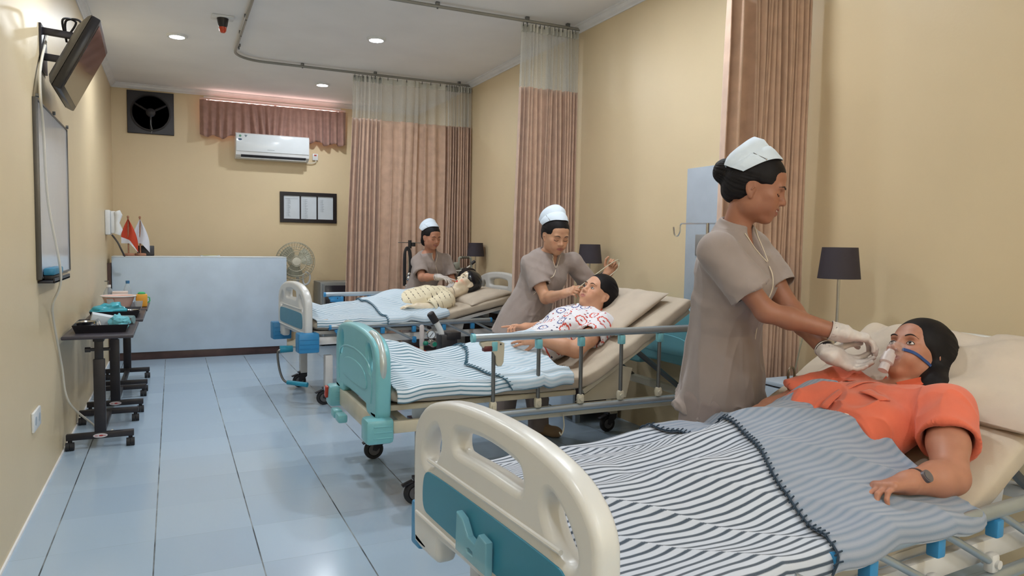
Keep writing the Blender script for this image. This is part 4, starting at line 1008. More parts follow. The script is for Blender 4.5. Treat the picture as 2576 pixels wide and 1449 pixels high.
# ================================================================ people: one continuous skin surface per body, grown from blended rounded volumes
def V3(*a): return np.array(a, np.float64)
def unit(v): v = np.asarray(v, float); return v/np.linalg.norm(v)
class Sdf:
    def __init__(s): s.p = []
    def _add(s, fn, lo, hi, k, op): s.p.append((fn, np.asarray(lo, float), np.asarray(hi, float), k, op)); return s
    def cap(s, a, b, ra, rb=None, k=0.02, op='u'):
        a, b = V3(*a), V3(*b); rb = ra if rb is None else rb; d = b-a; L2 = max(d@d, 1e-9); m = max(ra, rb)
        def fn(X, Y, Z):
            t = np.clip(((X-a[0])*d[0]+(Y-a[1])*d[1]+(Z-a[2])*d[2])/L2, 0, 1)
            return np.sqrt((X-a[0]-t*d[0])**2+(Y-a[1]-t*d[1])**2+(Z-a[2]-t*d[2])**2) - (ra+(rb-ra)*t)
        return s._add(fn, np.minimum(a, b)-m, np.maximum(a, b)+m, k, op)
    def chain(s, pts, rs, k=0.02, op='u'):
        for i in range(len(pts)-1): s.cap(pts[i], pts[i+1], rs[i], rs[i+1], k, op)
        return s
    def capcut(s, a, b, ra, rb, p, n, k=0.02, op='u'):
        """tapered capsule, flat-cut: only what lies behind the plane (p, n)"""
        a, b, p, n = V3(*a), V3(*b), V3(*p), unit(n); d = b-a; L2 = max(d@d, 1e-9); m = max(ra, rb)
        def fn(X, Y, Z):
            t = np.clip(((X-a[0])*d[0]+(Y-a[1])*d[1]+(Z-a[2])*d[2])/L2, 0, 1)
            e = np.sqrt((X-a[0]-t*d[0])**2+(Y-a[1]-t*d[1])**2+(Z-a[2]-t*d[2])**2) - (ra+(rb-ra)*t)
            return np.maximum(e, (X-p[0])*n[0]+(Y-p[1])*n[1]+(Z-p[2])*n[2])
        return s._add(fn, np.minimum(a, b)-m, np.maximum(a, b)+m, k, op)
    def ell(s, c, r, R=None, k=0.02, op='u'):
        c = V3(*c); R = np.eye(3) if R is None else np.asarray(R); r = V3(*r)
        def fn(X, Y, Z):
            dx, dy, dz = X-c[0], Y-c[1], Z-c[2]
            q = [(dx*R[0, i]+dy*R[1, i]+dz*R[2, i])/r[i] for i in range(3)]
            k0 = np.sqrt(q[0]**2+q[1]**2+q[2]**2); k1 = np.sqrt((q[0]/r[0])**2+(q[1]/r[1])**2+(q[2]/r[2])**2)
            return k0*(k0-1)/np.maximum(k1, 1e-6)
        e = np.abs(R)@r
        return s._add(fn, c-e, c+e, k, op)
    def loft(s, M, tab, k=0.02, op='u', power=2.0):
        """M 4x4 frame; tab rows (z, cx, rx, ry)"""
        Mi = np.linalg.inv(M); tab = np.array(tab, float); z0, z1 = tab[0, 0], tab[-1, 0]
        def fn(X, Y, Z):
            x = Mi[0, 0]*X+Mi[0, 1]*Y+Mi[0, 2]*Z+Mi[0, 3]; y = Mi[1, 0]*X+Mi[1, 1]*Y+Mi[1, 2]*Z+Mi[1, 3]; z = Mi[2, 0]*X+Mi[2, 1]*Y+Mi[2, 2]*Z+Mi[2, 3]
            zc = np.clip(z, z0, z1); cx = np.interp(zc, tab[:, 0], tab[:, 1]); rx = np.interp(zc, tab[:, 0], tab[:, 2]); ry = np.interp(zc, tab[:, 0], tab[:, 3])
            qx, qy = np.abs(x-cx)/rx, np.abs(y)/ry
            k0 = (qx**power+qy**power)**(1/power); d = (k0-1)*np.minimum(rx, ry)
            return np.maximum(d, np.maximum(z-z1, z0-z))
        rm = max(tab[:, 2].max()+np.abs(tab[:, 1]).max(), tab[:, 3].max()); a, b = M[:3, 3]+M[:3, 2]*z0, M[:3, 3]+M[:3, 2]*z1
        return s._add(fn, np.minimum(a, b)-rm, np.maximum(a, b)+rm, k, op)
    def half(s, p, n, lo, hi, k=0.004, op='i'):
        """keep what lies behind the plane (p, n); only acts inside the box lo..hi"""
        p, n = V3(*p), unit(n)
        def fn(X, Y, Z): return (X-p[0])*n[0]+(Y-p[1])*n[1]+(Z-p[2])*n[2]
        return s._add(fn, lo, hi, k, op+'x')
    @staticmethod
    def comb(a, b, k, op):
        if op == 'u': h = np.clip(0.5+0.5*(a-b)/k, 0, 1); return a*(1-h)+b*h-k*h*(1-h)
        if op == 's': h = np.clip(0.5-0.5*(a+b)/k, 0, 1); return a*(1-h)-b*h+k*h*(1-h)
        h = np.clip(0.5-0.5*(a-b)/k, 0, 1); return a*(1-h)+b*h+k*h*(1-h)
    def d(s, P):
        P = np.atleast_2d(np.asarray(P, float)); X, Y, Z = P[:, 0], P[:, 1], P[:, 2]; D = np.full(len(P), 9.0)
        for fn, lo, hi, k, op in s.p:
            if op.endswith('x'):
                m = np.all((P >= lo) & (P <= hi), axis=1)
                if m.any(): D[m] = s.comb(D[m], fn(X[m], Y[m], Z[m]), k, op[0])
            else: D = s.comb(D, fn(X, Y, Z), k, op)
        return D
    def hit(s, p, d, tmax=1.0):
        p = V3(*p); d = unit(d); t = 0.0
        for _ in range(90):
            v = float(s.d(p+d*t)[0])
            if v < 0.0004: break
            t += max(v*0.8, 0.0004)
            if t > tmax: break
        return p+d*t
    def verts(s, res, lo=None, hi=None):
        if lo is None:
            us = [q for q in s.p if q[4] == 'u']; lo = np.min([q[1] for q in us], 0)-0.02; hi = np.max([q[2] for q in us], 0)+0.02
        n = np.ceil((np.asarray(hi)-lo)/res).astype(int)+1
        ax = [np.float32(lo[i]+res*np.arange(n[i])) for i in range(3)]
        D = np.full(tuple(n), 1.0, np.float32)
        for fn, a, b, k, op in s.p:
            mg = 0.0 if op.endswith('x') else k+3*res
            i0 = [max(0, int(math.floor((a[i]-mg-lo[i])/res))) for i in range(3)]; i1 = [min(int(n[i]), int(math.ceil((b[i]+mg-lo[i])/res))+1) for i in range(3)]
            if any(i1[i] <= i0[i] for i in range(3)): continue
            sl = tuple(slice(i0[i], i1[i]) for i in range(3))
            d = fn(ax[0][sl[0]][:, None, None], ax[1][sl[1]][None, :, None], ax[2][sl[2]][None, None, :])
            D[sl] = s.comb(D[sl], d.astype(np.float32), k, op[0])
        return surface_nets(D, lo, res)
def surface_nets(D, lo, res):
    S = D < 0; n = np.array(D.shape)
    c = [S[i:n[0]-1+i, j:n[1]-1+j, k:n[2]-1+k] for i in (0, 1) for j in (0, 1) for k in (0, 1)]
    cnt = sum(x.astype(np.int8) for x in c); act = (cnt > 0) & (cnt < 8)
    I = np.argwhere(act); idx = np.full(act.shape, -1, np.int32); idx[tuple(I.T)] = np.arange(len(I))
    offs = [(i, j, k) for i in (0, 1) for j in (0, 1) for k in (0, 1)]
    val = np.stack([D[I[:, 0]+o[0], I[:, 1]+o[1], I[:, 2]+o[2]] for o in offs], 1)
    acc = np.zeros((len(I), 3)); num = np.zeros(len(I))
    for a in range(8):
        for b in range(a+1, 8):
            if sum(abs(offs[a][q]-offs[b][q]) for q in range(3)) != 1: continue
            m = (val[:, a] < 0) != (val[:, b] < 0); t = val[m, a]/(val[m, a]-val[m, b])
            acc[m] += np.array(offs[a]) + t[:, None]*(np.array(offs[b])-np.array(offs[a])); num[m] += 1
    V = np.asarray(lo) + res*(I + acc/np.maximum(num, 1)[:, None]); F = []
    for ax in range(3):
        u, w = (ax+1) % 3, (ax+2) % 3
        a = [slice(None)]*3; b = [slice(None)]*3; a[ax] = slice(0, n[ax]-1); b[ax] = slice(1, n[ax])
        A, B = S[tuple(a)], S[tuple(b)]; E = np.argwhere(A != B)
        E = E[(E[:, u] > 0) & (E[:, w] > 0) & (E[:, u] < n[u]-1) & (E[:, w] < n[w]-1)]
        if not len(E): continue
        q = []
        for du, dw in ((-1, -1), (0, -1), (0, 0), (-1, 0)):
            e = E.copy(); e[:, u] += du; e[:, w] += dw; q.append(idx[e[:, 0], e[:, 1], e[:, 2]])
        q = np.stack(q, 1); flip = ~A[E[:, 0], E[:, 1], E[:, 2]]; q[flip] = q[flip][:, ::-1]; F.append(q)
    return V, np.concatenate(F)
def relax(V, F, it=1, lam=0.5):
    e = np.concatenate([F[:, [0, 1]], F[:, [1, 2]], F[:, [2, 3]], F[:, [3, 0]]])
    for _ in range(it):
        A = np.zeros_like(V); c = np.zeros(len(V))
        for q in range(3): A[:, q] = np.bincount(e[:, 0], V[e[:, 1], q], len(V)) + np.bincount(e[:, 1], V[e[:, 0], q], len(V))
        c = np.bincount(e[:, 0], minlength=len(V)) + np.bincount(e[:, 1], minlength=len(V))
        V = V*(1-lam) + lam*A/np.maximum(c, 1)[:, None]
    return V
def normals(V, F):
    N = np.zeros_like(V); fn = np.cross(V[F[:, 2]]-V[F[:, 0]], V[F[:, 3]]-V[F[:, 1]])
    for q in range(3):
        for j in range(4): N[:, q] += np.bincount(F[:, j], fn[:, q], len(V))
    return N/np.maximum(np.linalg.norm(N, axis=1, keepdims=True), 1e-12)
def skin_object(name, sdf, res, m, parent, disp=None, paint=None, it=1, uvf=None):
    V, F = sdf.verts(res); V = relax(V, F, it, 0.45)
    if disp is not None: V = V + normals(V, F)*disp(V)[:, None]
    M = np.array(wmat(parent).inverted()); L = V @ M[:3, :3].T + M[:3, 3]
    me = bpy.data.meshes.new(name); me.vertices.add(len(L)); me.vertices.foreach_set('co', L.astype(np.float32).ravel())
    me.loops.add(F.size); me.loops.foreach_set('vertex_index', F.astype(np.int32).ravel())
    me.polygons.add(len(F)); me.polygons.foreach_set('loop_start', np.arange(0, F.size, 4, dtype=np.int32))
    try: me.polygons.foreach_set('loop_total', np.full(len(F), 4, np.int32))
    except Exception: pass
    me.update(calc_edges=True); me.validate()
    me.polygons.foreach_set('use_smooth', [True]*len(me.polygons))
    me.materials.append(m)
    if paint is not None:
        ca = me.color_attributes.new('tint', 'FLOAT_COLOR', 'POINT'); C_ = np.ones((len(V), 4), np.float32); C_[:, :3] = paint(V); ca.data.foreach_set('color', C_.ravel())
    if uvf is not None:
        uv = uvf(V); lay = me.uv_layers.new(name='UVMap'); lay.data.foreach_set('uv', uv[F.ravel()].astype(np.float32).ravel())
    return link_mesh(name, me, parent)
def skin_material(name, rough=0.5, coat=0.0, sss=0.12):
    t = NT(name); at = t.n('ShaderNodeVertexColor', layer_name='tint'); f = t.noise(t.coord(), 28.0, 3.0)
    mul = t.n('ShaderNodeMix', data_type='RGBA', blend_type='MULTIPLY'); mul.inputs[0].default_value = 1.0
    t.l(at.outputs[0], mul.inputs[6]); t.l(t.mix(t.ramp(f, 0.3, 0.7), (0.93, 0.91, 0.90, 1), (1.0, 1.0, 1.0, 1)), mul.inputs[7]); t.l(mul.outputs[2], t.b.inputs['Base Color'])
    t.b.inputs['Roughness'].default_value = rough; t.b.inputs['Coat Weight'].default_value = coat
    t.b.inputs['Subsurface Weight'].default_value = sss; t.b.inputs['Subsurface Radius'].default_value = (0.010, 0.004, 0.002); t.b.inputs['Subsurface Scale'].default_value = 0.6
    t.bump(t.noise(t.coord(), 260.0, 2.0), 0.06, 0.002)
    return t.m
def frame3(f, u):
    """columns: forward, left, up"""
    f = unit(f); u = np.asarray(u, float); u = unit(u-f*(u@f)); l = np.cross(u, f); return np.stack([f, l, u], 1)
class Head:
    def __init__(h, o, f, u, sc=1.0): h.o = V3(*o); h.R = frame3(f, u); h.s = sc
    def w(h, x, y, z): return h.o + h.R @ (V3(x, y, z)*h.s)
    def loc(h, P): return ((np.asarray(P)-h.o) @ h.R)/h.s
    def E(h, S, c, r, k=0.02, op='u', R=None): S.ell(h.w(*c), V3(*r)*h.s, h.R if R is None else h.R @ R, k*h.s, op)
    def C(h, S, a, b, ra, rb, k=0.01, op='u'): S.cap(h.w(*a), h.w(*b), ra*h.s, rb*h.s, k*h.s, op)
def rotz(a): return np.array([[cos(a), -sin(a), 0], [sin(a), cos(a), 0], [0, 0, 1]])
def rotx(a): return np.array([[1, 0, 0], [0, cos(a), -sin(a)], [0, sin(a), cos(a)]])
def roty(a): return np.array([[cos(a), 0, sin(a)], [0, 1, 0], [-sin(a), 0, cos(a)]])
def head_sdf(S, h, smile=0.0, nose=1.0, mouth_open=0.0, full=1.0, eyes_open=False):
    h.E(S, (-0.014, 0, 0.034), (0.094, 0.074, 0.083), 0.02)
    h.E(S, (0.036, 0, 0.042), (0.046, 0.058, 0.052), 0.03)
    h.E(S, (0.030, 0, -0.020), (0.055, 0.061*full, 0.060), 0.03)
    h.E(S, (0.026, 0, -0.062), (0.050, 0.049*full, 0.042), 0.03)
    for y in (-1, 1):
        h.E(S, (0.004, 0.043*y*full, -0.055), (0.028, 0.018, 0.030), 0.03)
        h.E(S, (0.056, 0.040*y, -0.016), (0.022, 0.021, 0.017), 0.02)
        h.E(S, (0.062, 0.030*y*full, -0.046+0.004*smile), (0.023, 0.021, 0.022+0.004*smile), 0.02)
    h.E(S, (0.064, 0, -0.090), (0.022, 0.023, 0.019), 0.025)
    h.E(S, (0.070, 0, -0.054), (0.021, 0.031, 0.024), 0.02)
    h.C(S, (0.078, -0.036, 0.022), (0.080, 0.036, 0.022), 0.010, 0.010, 0.016)
    for y in (-1, 1):
        h.E(S, (0.090, 0.031*y, 0.003), (0.013, 0.018, 0.0105), 0.012, 's')
        h.E(S, (0.0685, 0.0315*y, 0.0015), (0.0145, 0.0165, 0.0135), 0.005)
    h.C(S, (0.082, 0, 0.014), (0.099, 0, -0.020), 0.0075, 0.0095, 0.012)
    h.E(S, (0.101, 0, -0.026), (0.0115*nose, 0.0105, 0.0095), 0.008)
    for y in (-1, 1): h.E(S, (0.090, 0.0125*y, -0.029), (0.010, 0.0075, 0.0075), 0.008)
    for y in (-1, 1): h.E(S, (0.097, 0.0062*y, -0.0365), (0.0045, 0.0032, 0.003), 0.003, 's')
    w_ = 0.023 + 0.006*smile
    for y in (-1, 1):
        h.C(S, (0.0895, 0.0, -0.0515), (0.0775, w_*y, -0.0555+0.006*smile), 0.0062, 0.0035, 0.007)
        h.C(S, (0.0885, 0.0, -0.0635-0.004*mouth_open), (0.0775, w_*y, -0.0570+0.006*smile), 0.0068, 0.0035, 0.007)
        h.C(S, (0.0975, 0.0, -0.0572-0.002*mouth_open), (0.083, w_*0.95*y, -0.0560+0.006*smile), 0.0022+0.003*mouth_open, 0.0012, 0.003, 's')
    for y in (-1, 1):
        R = rotz(-0.25*y) @ roty(-0.2)
        h.E(S, (-0.010, 0.074*y, -0.006), (0.017, 0.0075, 0.030), 0.008, 'u', R)
        h.E(S, (-0.006, 0.0825*y, -0.001), (0.0105, 0.0075, 0.019), 0.004, 's', R); h.C(S, (-0.004, 0.081*y, -0.012), (0.001, 0.080*y, -0.002), 0.003, 0.003, 0.004)
        h.E(S, (-0.002, 0.072*y, -0.034), (0.008, 0.006, 0.009), 0.006)
LIP = {}
def face_paint(h, skin, lip, smile=0.0, extra=None):
    sk = np.array(lin(skin)[:3]); lp = np.array(lin(lip)[:3])
    def paint(V):
        L = h.loc(V); C_ = np.tile(sk, (len(V), 1))
        w_ = 0.026+0.006*smile; zc = -0.0575 + 0.006*smile*np.clip(np.abs(L[:, 1])/w_, 0, 1)**2
        m = ((L[:, 1]/w_)**2 + ((L[:, 2]-zc)/0.0115)**2 < 1) & (L[:, 0] > 0.074)
        f = np.clip(1.3-((L[:, 1]/w_)**2 + ((L[:, 2]-zc)/0.0115)**2), 0, 1)*m
        C_ = C_*(1-f[:, None]) + lp*f[:, None]
        # warmer cheeks, ears and nose
        ch = np.exp(-(((np.abs(L[:, 1])-0.038)/0.02)**2 + ((L[:, 2]+0.022)/0.018)**2))*(L[:, 0] > 0.03)*0.25
        C_ = C_*(1-ch[:, None]) + (sk*np.array([1.12, 0.82, 0.78]))*ch[:, None]
        if extra is not None: C_ = extra(L, C_)
        return C_
    return paint
def face_details(S, h, root, brow_rgb=(38, 28, 26), gaze='down', teeth=False, lash=True, smile=0.0):
    def on(x, y, z, lift=0.0008, back=0.05):
        d = h.R[:, 0]; p = h.w(x+back, y, z); q = S.hit(p, -d, 0.2); return q + d*lift*h.s
    mb_ = mat('brow_hair', brow_rgb, 0.7, var=0.1)
    for y in (-1, 1):
        pts = [on(0.09, y*yy, zz) for yy, zz in ((0.014, 0.0215), (0.022, 0.0255), (0.032, 0.0275), (0.042, 0.0255), (0.050, 0.0205))]
        MB().tube(spline(pts, 4), [0.0008*h.s+0.0016*h.s*math.sin(pi*min(1, 0.12+i/17)) for i in range(17)], 6).build('eyebrow', mb_, root, 'W')
        if gaze == 'down':
            pts = [on(0.09, y*yy, zz, 0.0004) for yy, zz in ((0.018, -0.0045), (0.025, -0.0075), (0.033, -0.0085), (0.041, -0.0065), (0.047, -0.002))]
            MB().tube(spline(pts, 4), 0.0014*h.s, 6).build('eyelash', mb_, root, 'W')
        else:
            c = h.w(0.0700, 0.0315*y, 0.0012); R3 = Matrix(h.R.tolist())
            # open eye: white almond with a dark iris, bounded by lash lines
            up = [(0.019, 0.001), (0.025, 0.0065), (0.033, 0.0075), (0.041, 0.005), (0.046, -0.0005)]; dn = [(0.019, 0.001), (0.026, -0.003), (0.034, -0.004), (0.041, -0.003), (0.046, -0.0005)]
            n = 9; P = np.zeros((n, 5, 3)); a = spline([(p[0], p[1], 0) for p in up], 2); b = spline([(p[0], p[1], 0) for p in dn], 2)
            for i in range(n):
                for j in range(5):
                    f = j/4; P[i, j] = on(0.09, y*(a[i][0]*(1-f)+b[i][0]*f), a[i][1]*(1-f)+b[i][1]*f, 0.0007)
            MB().slab(P, 0.0004).build('eye_white', mat('eye_white', (214, 206, 200), 0.2, var=0.0), root, 'W')
            gy = {'open': 0.0, 'side': 0.004}.get(gaze, 0.0)
            ic = on(0.09, y*0.0325+gy, 0.002, 0.0012); dsk = [ic + h.R[:, 1]*0.0052*h.s*cos(2*pi*q/20) + h.R[:, 2]*0.0046*h.s*sin(2*pi*q/20) for q in range(20)]
            MB().add(dsk + [ic + h.R[:, 0]*0.0012], [(q, (q+1) % 20, 20) for q in range(20)]).build('iris', mat('dark_iris', (30, 22, 20), 0.1, var=0.0), root, 'W')
            MB().tube(spline([on(0.09, y*p[0], p[1], 0.0010) for p in up], 4), 0.0013*h.s, 6).build('eyelash', mb_, root, 'W')
            MB().tube(spline([on(0.09, y*p[0], p[1], 0.0008) for p in dn], 4), 0.0007*h.s, 6).build('lower_lash', mb_, root, 'W')
    if teeth:
        pts = [h.w(0.0905-0.010*(abs(q)/0.02)**2, q, -0.0555+0.003*(abs(q)/0.02)**2) for q in (-0.02, -0.01, 0, 0.01, 0.02)]
        MB().tube(spline(pts, 4), 0.0038*h.s, 8).build('teeth', mat('teeth', (222, 214, 204), 0.3, var=0.02), root, 'W')
def hair_sdf(h, hairline=0.0, bun=None, low=-0.05, thick=1.0, tail=None):
    S = Sdf()
    h.E(S, (-0.017, 0, 0.036), (0.1015+0.004*thick, 0.0795+0.004*thick, 0.089+0.005*thick), 0.01)
    h.E(S, (-0.052, 0, -0.012), (0.058, 0.066, 0.075), 0.03)
    h.E(S, (0.095, 0, -0.024+hairline), (0.080, 0.072, 0.093), 0.012, 's')
    for y in (-1, 1):
        h.E(S, (0.004, 0.085*y, -0.012), (0.026, 0.028, 0.034), 0.008, 's')
        h.E(S, (0.040, 0.085*y, -0.045), (0.045, 0.050, 0.065), 0.012, 's')
    c = h.w(-0.03, 0, low-0.10)
    S.ell(c, V3(0.16, 0.12, 0.10)*h.s, h.R, 0.02, 's')
    if bun is not None:
        for b, r in bun: h.E(S, b, r, 0.015)
    if tail: S.chain([h.w(*p[:3]) for p in tail], [p[3]*h.s for p in tail], 0.02)
    return S
def hair_disp(h, amp=0.0018):
    def f(V):
        L = h.loc(V); a = np.arctan2(L[:, 1], L[:, 2]-0.03); 
        k = np.clip((0.02-L[:, 0])/0.05, 0.08, 1)
        return k*(amp*vnoise(np.stack([a*16, L[:, 0]*7, L[:, 2]*7], -1), 1.0, 5) + amp*0.8*vnoise(np.stack([a*38, L[:, 0]*9, L[:, 2]*9], -1), 1.0, 6))
    return f
M_HAIR = mat('black_hair', (23, 20, 22), 0.6, var=0.12, vscale=40)
M_HAIR.node_tree.nodes['Principled BSDF'].inputs['Specular IOR Level'].default_value = 0.22
def hand_sdf(S, wrist, fwd, palm, thumb, curl=(0.5, 0.6, 0.5), spread=0.12, sc=1.0, thumb_dir=(0.72, 0.62, 0.32), infl=0.0, curls=None, thumb_curl=0.35):
    """fwd: wrist to knuckles, palm: way the palm faces, thumb: +1/-1 side. returns fingertip positions"""
    w_ = V3(*wrist); f = unit(fwd); p = unit(np.asarray(palm, float) - f*(np.asarray(palm, float)@f)); sd = np.cross(f, p)*thumb
    tips = []; off = (0.027, 0.009, -0.0095, -0.0265); ln = (0.072, 0.080, 0.074, 0.058); pl = (0.086, 0.090, 0.086, 0.078); rr = (0.0086, 0.0088, 0.0083, 0.0072)
    S.cap(w_ - f*0.012*sc, w_ + f*0.012*sc, (0.0235+infl)*sc, (0.0245+infl)*sc, 0.02)
    for i in range(4):
        kn = w_ + f*pl[i]*sc + sd*off[i]*sc - p*0.002*sc
        S.cap(w_ + sd*off[i]*0.62*sc + f*0.012*sc, kn, (0.0155+infl)*sc, (0.0112+infl)*sc, 0.016*sc)
        S.ell(kn - p*0.004*sc, V3(0.0105, 0.0105, 0.0095)*sc, None, 0.008*sc)
        c = curls[i] if curls else curl; a = 0.0; q = kn; d0 = unit(f + sd*spread*(1.5-i)/1.5)
        for j, part in enumerate((0.46, 0.30, 0.24)):
            a += c[j]; d = unit(d0*cos(a) + p*sin(a)); r0 = (rr[i]*(1-0.06*j)+infl)*sc
            S.cap(q, q + d*ln[i]*part*sc, r0, (rr[i]*(0.94-0.07*j)+infl)*sc, 0.0035); q = q + d*ln[i]*part*sc
        tips.append(q)
    S.ell(w_ + f*0.035*sc + sd*0.022*sc + p*0.010*sc, V3(0.026, 0.026, 0.026)*0.62*sc, None, 0.02)
    q = w_ + f*0.022*sc + sd*0.022*sc + p*0.006*sc; d = unit(f*thumb_dir[0] + sd*thumb_dir[1] + p*thumb_dir[2]); ax_ = unit(np.cross(d, p) if abs(d@p) < 0.95 else sd)
    for j, (l_, r0, r1) in enumerate(((0.044, 0.0135, 0.0105), (0.034, 0.0105, 0.0092), (0.027, 0.0092, 0.0078))):
        S.cap(q, q+d*l_*sc, (r0+infl)*sc, (r1+infl)*sc, 0.007 if j == 0 else 0.004); q = q+d*l_*sc
        d = unit(d + (f*0.7+p*0.35-sd*0.75)*thumb_curl*(0.6+0.4*j))
    tips.append(q)
    return tips
def fold_noise(seed, a1=0.006, a2=0.003, axis=None, sx=7.0, sz=2.5):
    def f(V):
        P = V.copy()
        if axis is not None: P = np.stack([V@axis[0]*sx, V@axis[1]*sx, V@axis[2]*sz], -1)
        else: P = P*np.array([sx, sx, sz])
        r = 1-np.abs(vnoise(P, 1.0, seed)); w_ = vnoise(V*4.0, 1.0, seed+5)
        r2 = 1-np.abs(vnoise(P*np.array([2.1, 2.1, 1.5])+w_[:, None]*1.2, 1.0, seed+2))
        return a1*(r**3-0.35) + 0.55*a1*(r2**4-0.3) + a2*vnoise(P*2.3, 1.0, seed+1)
    return f
M_UNI = mat('taupe_uniform_cloth', (152, 139, 134), 0.85, var=0.03, vscale=9, bump=0.1, bscale=520, sheen=0.15)
M_TROU = mat('taupe_trouser_cloth', (146, 132, 128), 0.85, var=0.03, vscale=9, bump=0.1, bscale=520)
M_PIPE = mat('cream_piping', (218, 204, 184), 0.8, var=0.02)
M_CAP = mat('white_cap_cloth', (216, 228, 242), 0.85, var=0.02, vscale=12, bump=0.06, bscale=500)
M_GLOVE = mat('white_latex_glove', (202, 194, 190), 0.42, var=0.03, vscale=30)
M_SHOE = mat('tan_clog', (150, 124, 96), 0.6, var=0.05)
def frame4(o, x, z):
    z = unit(z); x = np.asarray(x, float); x = unit(x - z*(x@z)); y = np.cross(z, x); M = np.eye(4); M[:3, 0], M[:3, 1], M[:3, 2], M[:3, 3] = x, y, z, o; return M
def nurse_cap(h, root, lift=0.0, width=1.3, c0=0.058, pin=True):
    rows = [(0.0, 0.0, 0.0035, 0.0), (0.06, -0.003, 0.006, 0.0), (0.30, -0.034, 0.0105, 0.2), (0.42, -0.050, 0.013, 0.3), (0.46, -0.054, 0.010, 0.4), (0.6, -0.075, 0.019, 0.85), (0.8, -0.105, 0.023, 1.0), (0.92, -0.126, 0.015, 0.6), (1.0, -0.138, 0.002, 0.0)]
    n = 41; P = np.zeros((len(rows), n, 3))
    for i, (s_, dx, off, lf) in enumerate(rows):
        for j in range(n):
            a = width*(-1+2*j/(n-1)); x = c0 - 0.105*(1-cos(a)) + dx*(1-0.25*(abs(a)/width)**3); x = max(x, -0.112)
            q = math.sqrt(max(0.02, 1-((x+0.017)/0.113)**2)); ry, rz = 0.084*q, 0.0945*q
            top = max(0.0, cos(a*0.9)); flat = 1.0
            P[i, j] = h.w(x - 0.010*lf*lift/0.03, (ry+off+0.25*lift*lf*abs(sin(a)))*sin(a), 0.036 + (rz+off)*cos(a) + lift*lf*top**0.6)
    band = MB().slab(P[:5], 0.0018).build('cap_band', M_CAP, root, 'W', angle=70)
    MB().slab(P[4:], 0.0018).build('cap_crown', M_CAP, root, 'W', angle=70)
    if pin:
        a = width*0.62
        for sg in (-1, 1):
            j = int((n-1)*(0.5+0.29*sg)); p0, p1 = P[1, j], P[3, j]; d = unit(p0-h.w(-0.015, 0, 0.03))*0.002
            pn = MB().tube([p0+d, p1+d], 0.0014, 6).build('cap_pin', M_BLACK, root, 'W'); MB().ell(tuple(p0+d), (0.0035, 0.0035, 0.0035), None, 10, 6).build('pin_head', M_CHROME, pn, 'W')

